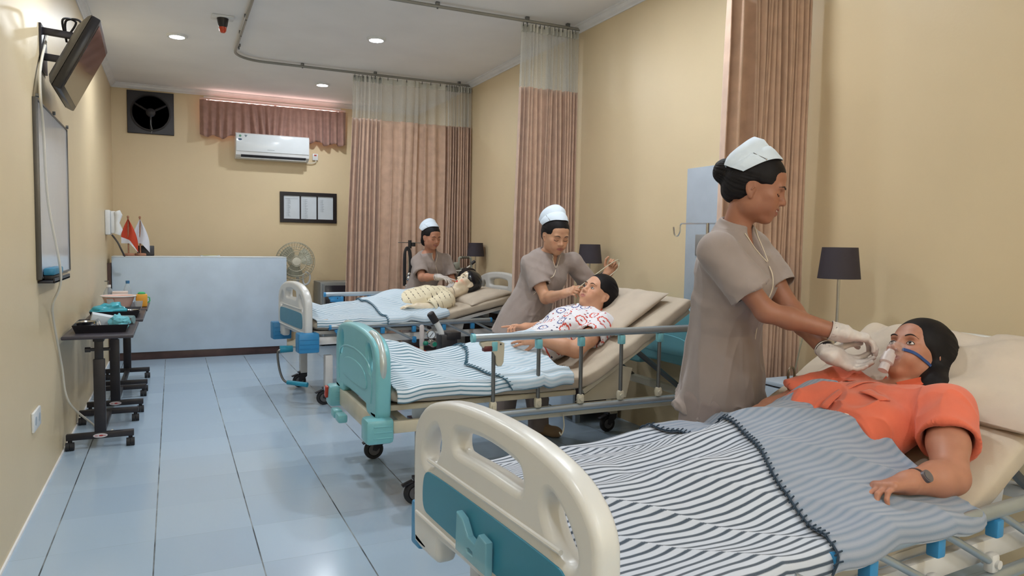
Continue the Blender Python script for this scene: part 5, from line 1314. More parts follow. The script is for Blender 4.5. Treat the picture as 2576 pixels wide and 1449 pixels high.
def person_root(label, loc): return thing('person', label, 'person', loc)
def nurse(c):
    r = person_root(c['label'], c['loc']); h = c['head']; res = c['res']; g = c.get
    hip, neck = V3(*c['hip']), V3(*c['neck']); T = np.linalg.norm(neck-hip); k = T/0.65; kg = max(k, 0.93)
    M = frame4(hip, c['f'], neck-hip); L = lambda x, y, z: (M @ np.array([x*k, y*k, z*k, 1]))[:3]
    sh = {s_: V3(*c[s_+'S']) for s_ in 'RL'}; el = {s_: V3(*c[s_+'E']) for s_ in 'RL'}; wr = {s_: V3(*c[s_+'W']) for s_ in 'RL'}
    # ---- skin
    S = Sdf()
    S.loft(M, [(z*k, cx*k, rx*kg, ry*kg) for z, cx, rx, ry in ((-0.05, 0, 0.11, 0.15), (0.15, 0, 0.10, 0.14), (0.28, 0, 0.09, 0.125), (0.42, 0.0, 0.095, 0.135), (0.55, 0.0, 0.085, 0.13), (0.62, -0.005, 0.06, 0.10), (0.655, -0.005, 0.045, 0.06))], 0.03)
    nb = L(-0.008, 0, 0.60); nt = h.w(-0.022, 0, -0.055)
    S.cap(nb, nt, 0.053, 0.048, 0.03)
    head_sdf(S, h, c.get('smile', 0), 1.0, c.get('mouth', 0), c.get('full', 1.0))
    for s_ in 'RL':
        S.cap(L(0, 0.06*(1 if s_ == 'L' else -1), 0.57), sh[s_], 0.055, 0.05, 0.03)
        S.chain([sh[s_], sh[s_]*0.45+el[s_]*0.55, el[s_]], [0.047, 0.042, 0.037], 0.02)
        S.chain([el[s_], el[s_]*0.68+wr[s_]*0.32, wr[s_]], [0.037, 0.0375, 0.0255], 0.02)
        if not g('gloves'): hand_sdf(S, **c[s_+'H'])
        else: S.cap(wr[s_], wr[s_]+unit(c[s_+'H']['fwd'])*0.03, 0.0255, 0.024, 0.01)
    S_face = S
    skin_object('body', S, res, skin_material('skin'), r, None, face_paint(h, c['skin'], c['lip'], c.get('smile', 0)), 1)
    face_details(S, h, r, gaze='down', teeth=c.get('teeth', False), smile=c.get('smile', 0))
    # ---- hair, cap
    skin_object('hair', hair_sdf(h, c.get('hairline', 0.0), c.get('bun')), res*0.9, M_HAIR, r, hair_disp(h), None, 1)
    nurse_cap(h, r, c.get('cap_lift', 0.0), c.get('cap_w', 1.25), c.get('cap_x', 0.045))
    # ---- tunic
    U = Sdf(); hem = g('hem', -0.13)
    U.loft(M, [(z*k, cx*k, rx*kg, ry*kg) for z, cx, rx, ry in ((hem, 0.0, 0.172, 0.212), (-0.02, 0, 0.156, 0.196), (0.14, 0.004, 0.135, 0.176), (0.28, 0.004, 0.126, 0.162), (0.40, 0.014, 0.138, 0.168), (0.48, 0.020, 0.142, 0.172), (0.55, 0.006, 0.118, 0.168), (0.60, -0.004, 0.090, 0.145), (0.64, -0.008, 0.068, 0.105), (0.662, -0.010, 0.056, 0.07))], 0.03)
    for y in (-1, 1): U.ell(L(0.095, 0.075*y, 0.455), V3(0.062, 0.064, 0.075)*k, M[:3, :3], 0.05)
    for s_ in 'RL':
        sg = 1 if s_ == 'L' else -1; d = unit(el[s_]-sh[s_]); e = sh[s_]+d*c.get('sleeve', 0.20)
        U.cap(L(0, 0.06*sg, 0.565), sh[s_], 0.067*kg, 0.068*kg, 0.04)
        U.capcut(sh[s_], sh[s_]+d*(c.get('sleeve', 0.20)+0.08), 0.068*kg, 0.082*kg, e, d, 0.02)
    # stand collar
    ud = unit(nt-nb); cb = L(-0.008, 0, 0.61)
    U.cap(cb, cb+ud*0.07*k, 0.068, 0.064, 0.02)
    U.half(cb+ud*0.062*k, ud, cb+ud*0.062*k-0.11, cb+ud*0.062*k+0.12, 0.004)
    for s_ in 'RL':
        d = unit(el[s_]-sh[s_]); e = sh[s_]+d*c.get('sleeve', 0.20)
        U.capcut(e-d*0.055, e+d*0.06, 0.061*kg, 0.074*kg, e+d*0.004, d, 0.003, 's')
    U.cap(nb-ud*0.02, nt+ud*0.1, 0.056, 0.053, 0.004, 's')
    vR = M[:3, :3]
    U.ell(L(0.085, 0, 0.625), V3(0.09, 0.024, 0.075)*k, vR @ roty(0.35), 0.006, 's')
    fd = fold_noise(c['seed'], 0.014, 0.004, [M[:3, 0], M[:3, 1], M[:3, 2]], 9.0, 2.2)
    def disp(V):
        Lz = (V-hip)@M[:3, 2]/k; a = 0.35+0.9*np.clip((0.5-Lz)/0.55, 0, 1); a = a*np.clip((0.62-Lz)/0.08, 0.15, 1)
        # sleeve pull folds
        w2 = vnoise(np.stack([V@M[:3, 2]*26, V@M[:3, 1]*9, V@M[:3, 0]*9], -1), 1.0, c['seed']+7)*0.007*np.clip((Lz-0.25)/0.2, 0, 1)*np.clip((0.62-Lz)/0.08, 0.1, 1)
        return fd(V)*a + w2
    skin_object('tunic', U, res*1.15, M_UNI, r, disp, None, 1)
    # piping and buttons on the front
    def front(y, z, lift=0.002):
        q = U.hit(L(0.42, y, z), -M[:3, 0], 0.6); return q + M[:3, 0]*lift
    pts = [front(y, z) for y, z in c.get('pipe', ((0.0, 0.53), (-0.008, 0.50), (-0.03, 0.46), (-0.06, 0.40), (-0.085, 0.33), (-0.09, 0.28)))]
    MB().tube(spline(pts, 6), 0.0024, 6).build('piping', M_PIPE, r, 'W')
    for sg in (-1, 1):
        pts = [front(sg*y, z, 0.003) for y, z in ((0.004, 0.545), (0.020, 0.575), (0.030, 0.60), (0.036, 0.625), (0.042, 0.65))]
        MB().tube(spline(pts, 5), 0.0021, 6).build('collar_piping', M_PIPE, r, 'W')
    for y, z in c.get('buttons', ((-0.035, 0.42), (-0.05, 0.36))):
        q = front(y, z, 0.0); MB().tube([q, q+M[:3, 0]*0.004], 0.0075, 14).build('button', M_UNI, r, 'W')
    # ---- gloves
    if g('gloves'):
        for s_ in 'RL':
            G = Sdf(); hd = dict(c[s_+'H']); fw = unit(hd['fwd']); fa = unit(wr[s_]-el[s_])
            G.cap(wr[s_]-fa*0.035, wr[s_]+fw*0.012, 0.0325, 0.029, 0.012); hand_sdf(G, infl=0.0016, **hd)
            G.half(wr[s_]-fa*0.036, -fa, wr[s_]-fa*0.05-0.06, wr[s_]-fa*0.03+0.06, 0.003)
            G.cap(wr[s_]-fa*0.08, wr[s_]-fa*0.012, 0.0295, 0.0285, 0.003, 's')
            gl = skin_object('glove', G, res*0.9, M_GLOVE, r, lambda V: 0.0016*vnoise(V*np.array([60, 60, 60]), 1.0, 3) + 0.0012*vnoise(np.stack([V@fa*150, V@M[:3, 1]*25, V@M[:3, 2]*25], -1), 1.0, 4), None, 1)
            q0 = wr[s_]-fa*0.034; ax = unit(np.cross(fa, V3(0, 0, 1))); ay = np.cross(fa, ax)
            MB().tube([q0 + (ax*cos(2*pi*q/28)+ay*sin(2*pi*q/28))*0.0325 for q in range(28)], 0.0024, 6, True).build('rolled_cuff', M_GLOVE, gl, 'W')
    for s_, dist, rr_ in c.get('watch', ()):
        fa = unit(wr[s_]-el[s_]); q0 = wr[s_]-fa*dist; ax = unit(np.cross(fa, V3(0, 0, 1))); ay = np.cross(fa, ax); P = np.zeros((32, 4, 3))
        for q in range(32):
            for j, (o_, rd) in enumerate(((-0.013, rr_), (-0.009, rr_+0.004), (0.009, rr_+0.004), (0.013, rr_))): P[q, j] = q0 + fa*o_ + (ax*cos(2*pi*q/32)+ay*sin(2*pi*q/32))*rd
        MB().grid(P, closed_u=True).build('wristband', M_BLACK, r, 'W')
    # ---- trousers, shoes
    TR = Sdf(); 
    for sg, ft in ((1, c['Lfoot']), (-1, c['Rfoot'])):
        ft = V3(ft[0], ft[1], 0); hj = L(0, 0.085*sg, -0.02); kn = hj*0.5+ft*0.5 + M[:3, 0]*0.02; an = ft + V3(0, 0, 0.035)
        TR.chain([hj, kn, an], [0.118*k, 0.085, 0.070], 0.03)
    TR.loft(M, [(-0.06*k, 0, 0.14*k, 0.175*k), (0.10*k, 0, 0.115*k, 0.15*k)], 0.03)
    for ft in (c['Lfoot'], c['Rfoot']): TR.half((ft[0], ft[1], 0.028), (0, 0, -1), (ft[0]-0.12, ft[1]-0.12, -0.2), (ft[0]+0.12, ft[1]+0.12, 0.12), 0.003)
    skin_object('trousers', TR, res*1.4, M_TROU, r, fold_noise(c['seed']+30, 0.006, 0.003, None, 9.0, 6.0), None, 1)
    for ft, az in ((c['Lfoot'], c['toe'][0]), (c['Rfoot'], c['toe'][1])):
        SH = Sdf(); d = V3(cos(az), sin(az), 0); o = V3(ft[0], ft[1], 0)
        SH.cap(o-d*0.05+V3(0, 0, 0.034), o+d*0.12+V3(0, 0, 0.030), 0.036, 0.040, 0.02); SH.ell(o+d*0.12+V3(0, 0, 0.032), (0.06, 0.046, 0.036), frame3(d, (0, 0, 1)), 0.02)
        SH.cap(o-d*0.02+V3(0, 0, 0.05), o+d*0.05+V3(0, 0, 0.05), 0.036, 0.034, 0.02)
        SH.half((0, 0, 0.004), (0, 0, -1), o-0.25, o+0.25, 0.004)
        so = skin_object('shoe', SH, 0.006, M_SHOE, r, None, None, 1)
    return r, S, U, h
# ---------------------------------------------------------------- the three nurses
def azf(az, pitch=0.0): return V3(sin(RD(az))*cos(RD(pitch)), cos(RD(az))*cos(RD(pitch)), sin(RD(pitch)))
n1 = dict(label='person in taupe tunic and white cap leaning over the nearest patient, white gloves', loc=(2.52, 2.3, 0), res=0.0034, seed=3,
    head=Head((2.442, 2.03, 1.531), azf(138, -17), (0.10, -0.10, 1.0), 1.07), f=V3(0.42, -0.906, 0), hip=(2.518, 2.27, 0.75), neck=(2.40, 2.085, 1.385),
    RS=(2.262, 2.02, 1.295), RE=(2.385, 1.90, 1.085), RW=(2.573, 1.74, 1.020), LS=(2.545, 2.15, 1.30), LE=(2.60, 1.98, 1.07), LW=(2.543, 1.76, 0.945), gloves=True,
    RH=dict(wrist=(2.573, 1.74, 1.020), fwd=(0.86, -0.42, -0.18), palm=(-0.05, 0.1, -1), thumb=1, curl=(0.45, 0.55, 0.4), sc=0.98),
    LH=dict(wrist=(2.543, 1.76, 0.945), fwd=(0.86, -0.34, -0.34), palm=(0.25, -0.75, 0.55), thumb=-1, curl=(0.4, 0.5, 0.4), sc=0.98),
    Lfoot=(2.60, 2.42), Rfoot=(2.40, 2.36), toe=(RD(-65), RD(-65)), skin=(160, 108, 84), lip=(140, 72, 66), smile=0.9, mouth=0.7, teeth=True, bun=[((-0.120, 0, 0.028), (0.039, 0.042, 0.044)), ((-0.070, 0, -0.030), (0.034, 0.046, 0.042))],
    cap_lift=0.016, cap_w=1.55, cap_x=0.052, sleeve=0.185, hem=-0.06, watch=(('L', 0.03, 0.029),), pipe=((0.0, 0.53), (-0.004, 0.50), (-0.02, 0.46), (-0.045, 0.42), (-0.055, 0.37), (-0.045, 0.32), (-0.04, 0.25)), buttons=((-0.022, 0.395),))
N1 = nurse(n1)
n2 = dict(label='person in taupe tunic and tall white cap holding a thin tube at the middle bed', loc=(2.67, 4.4, 0), res=0.0046, seed=11,
    head=Head((2.820, 4.25, 1.372), azf(182, -20), (0.02, -0.25, 1.0), 1.06), f=V3(0.10, -0.995, 0), hip=(2.67, 4.43, 0.76), neck=(2.838, 4.33, 1.262),
    RS=(2.675, 4.33, 1.172), RE=(2.722, 4.19, 0.955), RW=(2.735, 3.97, 1.000), LS=(3.005, 4.33, 1.195), LE=(3.14, 4.32, 1.03), LW=(3.13, 4.08, 1.118),
    RH=dict(wrist=(2.735, 3.97, 1.000), fwd=(0.25, -0.91, 0.30), palm=(0.8, 0.0, -0.6), thumb=1, curl=(0.75, 0.9, 0.6), sc=0.95, thumb_curl=0.5),
    LH=dict(wrist=(3.13, 4.08, 1.118), fwd=(0.45, -0.2, 0.87), palm=(-0.6, -0.75, 0.15), thumb=-1, curl=(1.15, 1.4, 1.0), sc=0.95, thumb_curl=0.8),
    Lfoot=(2.76, 4.33), Rfoot=(2.51, 4.42), toe=(RD(-55), RD(-100)), skin=(196, 148, 118), lip=(160, 96, 86), smile=0.0, full=1.04, bun=[((-0.095, 0, 0.0), (0.04, 0.05, 0.05))],
    cap_lift=0.036, cap_w=1.4, sleeve=0.17, hem=-0.14, watch=(('L', 0.035, 0.028),))
N2 = nurse(n2)
n3 = dict(label='smiling person in taupe tunic and white cap tending the mannequin on the far bed', loc=(2.76, 6.95, 0), res=0.0056, seed=17,
    head=Head((2.80, 6.76, 1.366), azf(164, -14), (0.05, -0.15, 1.0), 1.02), f=V3(0.22, -0.975, 0), hip=(2.73, 6.98, 0.72), neck=(2.835, 6.84, 1.225),
    RS=(2.680, 6.80, 1.125), RE=(2.66, 6.62, 0.975), RW=(2.752, 6.40, 0.990), LS=(2.985, 6.86, 1.14), LE=(3.02, 6.74, 0.92), LW=(2.93, 6.52, 0.90), gloves=True,
    RH=dict(wrist=(2.752, 6.40, 0.990), fwd=(0.55, -0.8, -0.1), palm=(0.1, 0.0, -1), thumb=1, curl=(0.35, 0.45, 0.3), sc=0.95),
    LH=dict(wrist=(2.93, 6.52, 0.90), fwd=(-0.5, -0.8, -0.3), palm=(0.0, 0.0, -1), thumb=-1, curl=(0.4, 0.5, 0.4), sc=0.95),
    Lfoot=(2.85, 7.0), Rfoot=(2.66, 7.02), toe=(RD(-75), RD(-95)), skin=(184, 130, 104), lip=(150, 84, 78), smile=1.0, mouth=0.6, teeth=True, bun=[((-0.085, 0.0, -0.05), (0.035, 0.055, 0.06))],
    cap_lift=0.026, cap_w=1.4, sleeve=0.19, hem=-0.14, pipe=((0.0, 0.53), (0.02, 0.49), (0.05, 0.43), (0.085, 0.37), (0.11, 0.32)), buttons=((-0.03, 0.40),))
N3 = nurse(n3)
def tube_thing(name, label, cat, pts, r, m, n=8):
    return tag(MB().tube(spline(pts, 8), r, n).build(name, m), label, cat)
M_TUBE = mat('pale_clear_tubing', (206, 200, 178), 0.3, var=0.02)
tube_thing('feeding_tube', 'thin pale tube stretched between the middle nurse\'s two hands', 'tube', [(2.775, 3.86, 1.045), (2.90, 3.92, 1.10), (3.05, 3.99, 1.165), (3.17, 4.03, 1.215), (3.20, 4.05, 1.20), (3.17, 4.03, 1.15), (3.05, 4.02, 1.07)], 0.0028, M_TUBE)

# ---------------------------------------------------------------- patients
def patient_base(label, h, torso, arms, hands, res, skin, lip, gaze, loc, neck, nr=(0.056, 0.050), hairk=None, face=None, smat=None, brows=(38, 28, 26), **hk):
    r = person_root(label, loc); S = Sdf()
    for c_, rr, R in torso: S.ell(c_, V3(*rr)*0.93, R, 0.05)
    S.cap(neck, h.w(-0.022, 0, -0.055), nr[0], nr[1], 0.03)
    head_sdf(S, h, **(face or {}))
    for sh_, el_, wr_, rr in arms:
        sh_, el_, wr_ = V3(*sh_), V3(*el_), V3(*wr_)
        S.chain([sh_, sh_*0.45+el_*0.55, el_], [rr[0], rr[0]*0.93, rr[1]], 0.025); S.chain([el_, el_*0.66+wr_*0.34, wr_], [rr[1], rr[1]*1.0, rr[2]], 0.02)
        S.cap(neck, sh_, 0.055, rr[0], 0.05)
    for hd in hands: hand_sdf(S, **hd)
    skin_object('body', S, res, smat or skin_material('skin'), r, None, face_paint(h, skin, lip), 1)
    face_details(S, h, r, gaze=gaze, brow_rgb=brows)
    return r, S
def shirt_uv(o, s_, l_):
    o, s_, l_ = V3(*o), unit(s_), unit(l_)
    return lambda V: np.stack([(V-o)@s_, (V-o)@l_], 1)
# nearest patient: orange shirt
h1 = Head((2.795, 1.61, 0.950), unit((-0.84, 0.10, 0.50)), (0.50, 0.06, 0.86), 1.06)
sp1 = unit((0.885, 0.03, 0.40)); lt1 = unit(np.cross((0, 0, 1), sp1)); nm1 = np.cross(sp1, lt1); R1 = np.stack([sp1, lt1, nm1], 1); fl = np.stack([V3(1, 0.06, 0.1), V3(-0.06, 1, 0), V3(-0.1, 0, 1)], 1); fl = fl/np.linalg.norm(fl, axis=0)
torso1 = [((2.06, 1.57, 0.635), (0.20, 0.17, 0.06), fl), ((2.28, 1.585, 0.665), (0.19, 0.185, 0.085), fl), ((2.48, 1.60, 0.745), (0.19, 0.205, 0.100), R1)]
P1, S1 = patient_base('person in orange shirt lying in the nearest bed with a clear mask on the face', h1, torso1,
    [((2.615, 1.385, 0.83), (2.405, 1.225, 0.690), (2.235, 1.225, 0.698), (0.056, 0.046, 0.030)), ((2.66, 1.80, 0.815), (2.46, 1.93, 0.715), (2.27, 1.88, 0.665), (0.056, 0.046, 0.030))],
    [dict(wrist=(2.235, 1.225, 0.698), fwd=(-0.985, 0.10, -0.06), palm=(0.0, -0.25, -1), thumb=-1, curl=(0.35, 0.75, 0.5), sc=1.02, spread=0.05, thumb_dir=(0.85, 0.40, 0.30))],
    0.0034, (176, 122, 98), (150, 84, 78), 'open', (2.4, 1.55, 0.62), (2.71, 1.605, 0.79))
M_HAIR1 = M_HAIR
HS = Sdf()
h1.E(HS, (-0.020, 0, 0.036), (0.108, 0.088, 0.098), 0.01); h1.E(HS, (-0.045, 0, -0.015), (0.068, 0.082, 0.085), 0.03)
h1.E(HS, (0.094, 0.0, -0.026), (0.078, 0.068, 0.096), 0.010, 's')
for y in (-1, 1): h1.E(HS, (0.045, 0.075*y, -0.060), (0.045, 0.045, 0.060), 0.012, 's')
HS.chain([h1.w(-0.03, 0.055, -0.05), h1.w(-0.012, 0.085, -0.10), h1.w(0.005, 0.085, -0.135)], [0.045, 0.046, 0.030], 0.02)
skin_object('hair', HS, 0.0034, M_HAIR, P1, lambda V: hair_disp(h1, 0.0015)(V), None, 1)
M_ORANGE = mat('orange_shirt_cloth', (214, 104, 76), 0.85, var=0.04, vscale=8, bump=0.12, bscale=420, sheen=0.2)
C1 = Sdf()
for c_, rr, R in torso1: C1.ell(c_, V3(*rr)*V3(1.0, 1.0, 1.08), R, 0.05)
for y, q in ((1.50, 0.0), (1.72, 0.0)): C1.ell((2.42, y, 0.785), (0.085, 0.085, 0.055), R1, 0.05)
for sh_, el_, e_ in (((2.615, 1.385, 0.83), (2.405, 1.225, 0.690), 0.155), ((2.66, 1.80, 0.815), (2.46, 1.93, 0.715), 0.17)):
    sh_, el_ = V3(*sh_), V3(*el_); d = unit(el_-sh_); e = sh_+d*e_
    C1.cap((2.66, 1.605, 0.775), sh_, 0.068, 0.074, 0.05); C1.capcut(sh_, sh_+d*(e_+0.08), 0.074, 0.084, e, d, 0.025); C1.capcut(e-d*0.05, e+d*0.06, 0.066, 0.075, e+d*0.004, d, 0.003, 's')
C1.cap((2.69, 1.605, 0.785), h1.w(-0.05, 0, -0.105), 0.066, 0.060, 0.02)
C1.cap((2.68, 1.605, 0.785), h1.w(-0.022, 0, -0.03), 0.058, 0.056, 0.005, 's'); C1.ell(h1.w(0.045, 0, -0.115), V3(0.06, 0.030, 0.045), h1.R, 0.008, 's')
fd1 = fold_noise(5, 0.016, 0.006, [sp1, lt1, nm1], 7.0, 5.0)
skin_object('shirt', C1, 0.004, M_ORANGE, P1, lambda V: fd1(V)*np.clip((2.9-V[:, 0])*2, 0.2, 1), None, 1)
def on1(a, b, lift=0.003):
    """point on the shirt front: a metres along the spine from (2.45), b metres sideways"""
    p = V3(2.45, 1.60, 0.80)+sp1*a+lt1*b; return C1.hit(p+nm1*0.4, -nm1, 0.7)+nm1*lift
def strip(pts, w_, m, name, th=0.002, wavy=0.0, lift=0.007):
    q = spline([(a, b, 0) for a, b in pts], 6); n = len(q); P = np.zeros((n, 4, 3))
    for i in range(n):
        t_ = np.array(q[min(i+1, n-1)])-np.array(q[max(i-1, 0)]); t_ = t_/max(np.linalg.norm(t_), 1e-9); s_ = np.array([-t_[1], t_[0], 0])
        for j in range(4): c_ = np.array(q[i])+s_*(w_*(j/3-0.5)); P[i, j] = on1(c_[0], c_[1], lift+wavy*sin(i*0.8)*(j/3))
    return MB().slab(P, th).build(name, m, P1, 'W', angle=180)
strip([(0.17, 0.01), (0.12, 0.02), (0.02, 0.02), (-0.08, 0.02)], 0.028, M_ORANGE, 'button_placket', 0.002, 0.0, 0.004)
strip([(0.13, 0.07), (0.125, 0.11), (0.11, 0.16)], 0.034, M_ORANGE, 'pocket_flap', 0.003, 0.003)
strip([(0.04, -0.045), (0.03, -0.09), (0.015, -0.135)], 0.034, M_ORANGE, 'pocket_flap', 0.003, 0.003)
strip([(-0.065, -0.045), (-0.10, -0.085), (-0.145, -0.11)], 0.011, mat('pale_zip_tape', (226, 206, 190), 0.7, var=0.12, vscale=60), 'zip_tape', 0.002)
for sg in (-1, 1):
    pts = [h1.w(0.052-0.012*q, sg*(0.012+0.022*q), -0.128+0.016*q) for q in range(4)]; P = np.zeros((4, 3, 3))
    for i in range(4):
        for j in range(3): P[i, j] = pts[i] + h1.R[:, 1]*sg*0.016*j - h1.R[:, 2]*0.014*j*(1-0.15*i) + h1.R[:, 0]*0.004
    MB().slab(P, 0.003).build('collar', mat('orange_collar_cloth', (212, 94, 62), 0.85, var=0.03), P1, 'W')
# wrist watch
wq = V3(2.262, 1.2255, 0.698); wd = unit((-0.985, 0.0, 0.04)); ax_, ay_ = V3(0, 1, 0), V3(0, 0, 1); P = np.zeros((32, 3, 3))
for q in range(32):
    for j in range(3): P[q, j] = wq + wd*(j-1)*0.007 + (ax_*cos(2*pi*q/32)+ay_*sin(2*pi*q/32))*(0.0335+0.0015*(j == 1))
MB().grid(P, closed_u=True).build('watch_strap', mat('dark_brown_strap', (60, 44, 42), 0.6, var=0.05), P1, 'W')
wn_ = unit((0.05, -0.80, 0.60)); MB().tube([wq+wn_*0.030, wq+wn_*0.041], 0.0165, 24).tube([wq+wn_*0.0405, wq+wn_*0.0425], 0.013, 24).build('watch_case', mat('grey_watch_face', (116, 112, 118), 0.25, metal=0.5, var=0.04), P1, 'W')

# clear oxygen mask on the nearest patient, with blue strap and nebuliser cup
def clear_material(name, rgb, alpha, rough=0.12):
    t = NT(name); t.b.inputs['Base Color'].default_value = lin(rgb); t.b.inputs['Roughness'].default_value = rough
    t.b.inputs['Specular IOR Level'].default_value = 0.8
    tr = t.n('ShaderNodeBsdfTransparent'); mx = t.n('ShaderNodeMixShader'); lw = t.n('ShaderNodeLayerWeight'); lw.inputs[0].default_value = 0.35
    t.l(t.math('MINIMUM', 1.0, t.math('ADD', alpha, t.math('MULTIPLY', lw.outputs['Facing'], 0.30))), mx.inputs[0]); t.l(tr.outputs[0], mx.inputs[1]); t.l(t.b.outputs[0], mx.inputs[2])
    t.l(mx.outputs[0], t.t.nodes['Material Output'].inputs['Surface']); return t.m
M_CLEAR = clear_material('clear_mask_plastic', (220, 210, 210), 0.10)
M_CUP = clear_material('frosted_cup_plastic', (214, 204, 204), 0.62, 0.3)
mk = thing('oxygen_mask', 'clear oxygen mask with blue strap on the face of the nearest patient', 'mask', tuple(h1.w(0.1, 0, -0.04)))
n = 28; P = np.zeros((9, n, 3))
for i in range(9):
    f = i/8; a = f*pi/2
    for j in range(n):
        b = 2*pi*j/n; ry, rz = 0.034*cos(a*0.92), 0.044*cos(a*0.92); x = 0.074+0.052*sin(a) - 0.014*abs(sin(b))**2*(1-f)*0 - 0.022*(cos(b)**2)*(1-f)
        P[i, j] = h1.w(x, ry*cos(b), -0.040+rz*sin(b)*(1.15 if sin(b) < 0 else 0.95))
V = P.reshape(-1, 3); mbm = MB(); fs = [(i*n+j, i*n+(j+1) % n, (i+1)*n+(j+1) % n, (i+1)*n+j) for i in range(8) for j in range(n)]; mbm.add(V, fs)
mbm.build('shell', M_CLEAR, mk, 'W', angle=180)
MB().tube([tuple(q) for q in P[0]], 0.0026, 6, True).build('rim', M_CUP, mk, 'W')
def onh(x0, y, z, lift): 
    p = h1.w(x0, y, z); c_ = h1.w(-0.02, 0, z); d = unit(c_-p); return S1.hit(p, d, 0.3)-d*lift
st = [tuple(h1.w(0.094, 0.022, -0.026))] + [tuple(onh(x, y, z, 0.004)) for x, y, z in ((0.12, 0.07, -0.029), (0.10, 0.09, -0.032), (0.08, 0.105, -0.035), (0.06, 0.12, -0.038), (0.04, 0.13, -0.041), (0.02, 0.14, -0.044), (0.0, 0.15, -0.047))] + [tuple(h1.w(-0.02, 0.090, -0.050)), tuple(h1.w(-0.06, 0.092, -0.052))]
sb = spline(st, 6); P = np.zeros((len(sb), 2, 3))
for i, q in enumerate(sb):
    for j in (0, 1): P[i, j] = np.array(q)+h1.R[:, 2]*(j-0.5)*0.010
MB().slab(P, 0.0018).build('strap', mat('blue_elastic_strap', (34, 66, 122), 0.6, var=0.04), mk, 'W')
c0, c1_ = h1.w(0.116, 0.006, -0.045), h1.w(0.125, 0.012, -0.115); ud_ = unit(c1_-c0)
MB().tube([c0, c0+ud_*0.012, c0+ud_*0.014, c0+ud_*0.05, c0+ud_*0.055, c0+ud_*0.082], [0.012, 0.013, 0.019, 0.022, 0.015, 0.016], 20).build('nebuliser_cup', M_CUP, mk, 'W')

# middle patient: white shirt with rings and dots
h2 = Head((2.868, 3.785, 1.008), unit((-0.84, -0.16, 0.50)), (0.50, -0.02, 0.86), 1.07)
sp2 = unit((0.84, 0.0, 0.48)); lt2 = V3(0, 1, 0); nm2 = np.cross(sp2, lt2); R2 = np.stack([sp2, lt2, nm2], 1); I3 = np.eye(3)
torso2 = [((2.30, 3.80, 0.655), (0.20, 0.18, 0.075), I3), ((2.50, 3.80, 0.715), (0.19, 0.185, 0.105), np.stack([unit((0.95, 0, 0.3)), lt2, unit((-0.3, 0, 0.95))], 1)), ((2.70, 3.80, 0.80), (0.19, 0.195, 0.105), R2)]
arm2 = [((2.795, 3.60, 0.835), (2.555, 3.505, 0.715), (2.365, 3.60, 0.772), (0.054, 0.046, 0.030)), ((2.80, 4.0, 0.845), (2.66, 4.08, 0.755), (2.50, 4.03, 0.785), (0.054, 0.046, 0.030))]
P2, S2 = patient_base('person in white patterned shirt with orange collar propped up in the middle bed', h2, torso2, arm2,
    [dict(wrist=(2.365, 3.60, 0.772), fwd=(-0.97, 0.15, 0.02), palm=(0.0, 0.9, -0.4), thumb=1, curl=(0.30, 0.45, 0.3), sc=0.98), dict(wrist=(2.50, 4.03, 0.785), fwd=(-0.93, 0.05, 0.10), palm=(0.1, -0.2, -1), thumb=-1, curls=((0.05, 0.1, 0.05), (0.6, 0.9, 0.6), (0.7, 1.0, 0.7), (0.7, 1.0, 0.7)), sc=0.98)],
    0.0044, (206, 154, 124), (168, 100, 90), 'open', (2.5, 3.8, 0.6), (2.81, 3.80, 0.875), (0.062, 0.056), face=dict(full=1.05))
H2S = hair_sdf(h2, 0.004, None, -0.06, 1.2)
skin_object('hair', H2S, 0.0042, M_HAIR, P2, hair_disp(h2, 0.002), None, 1)
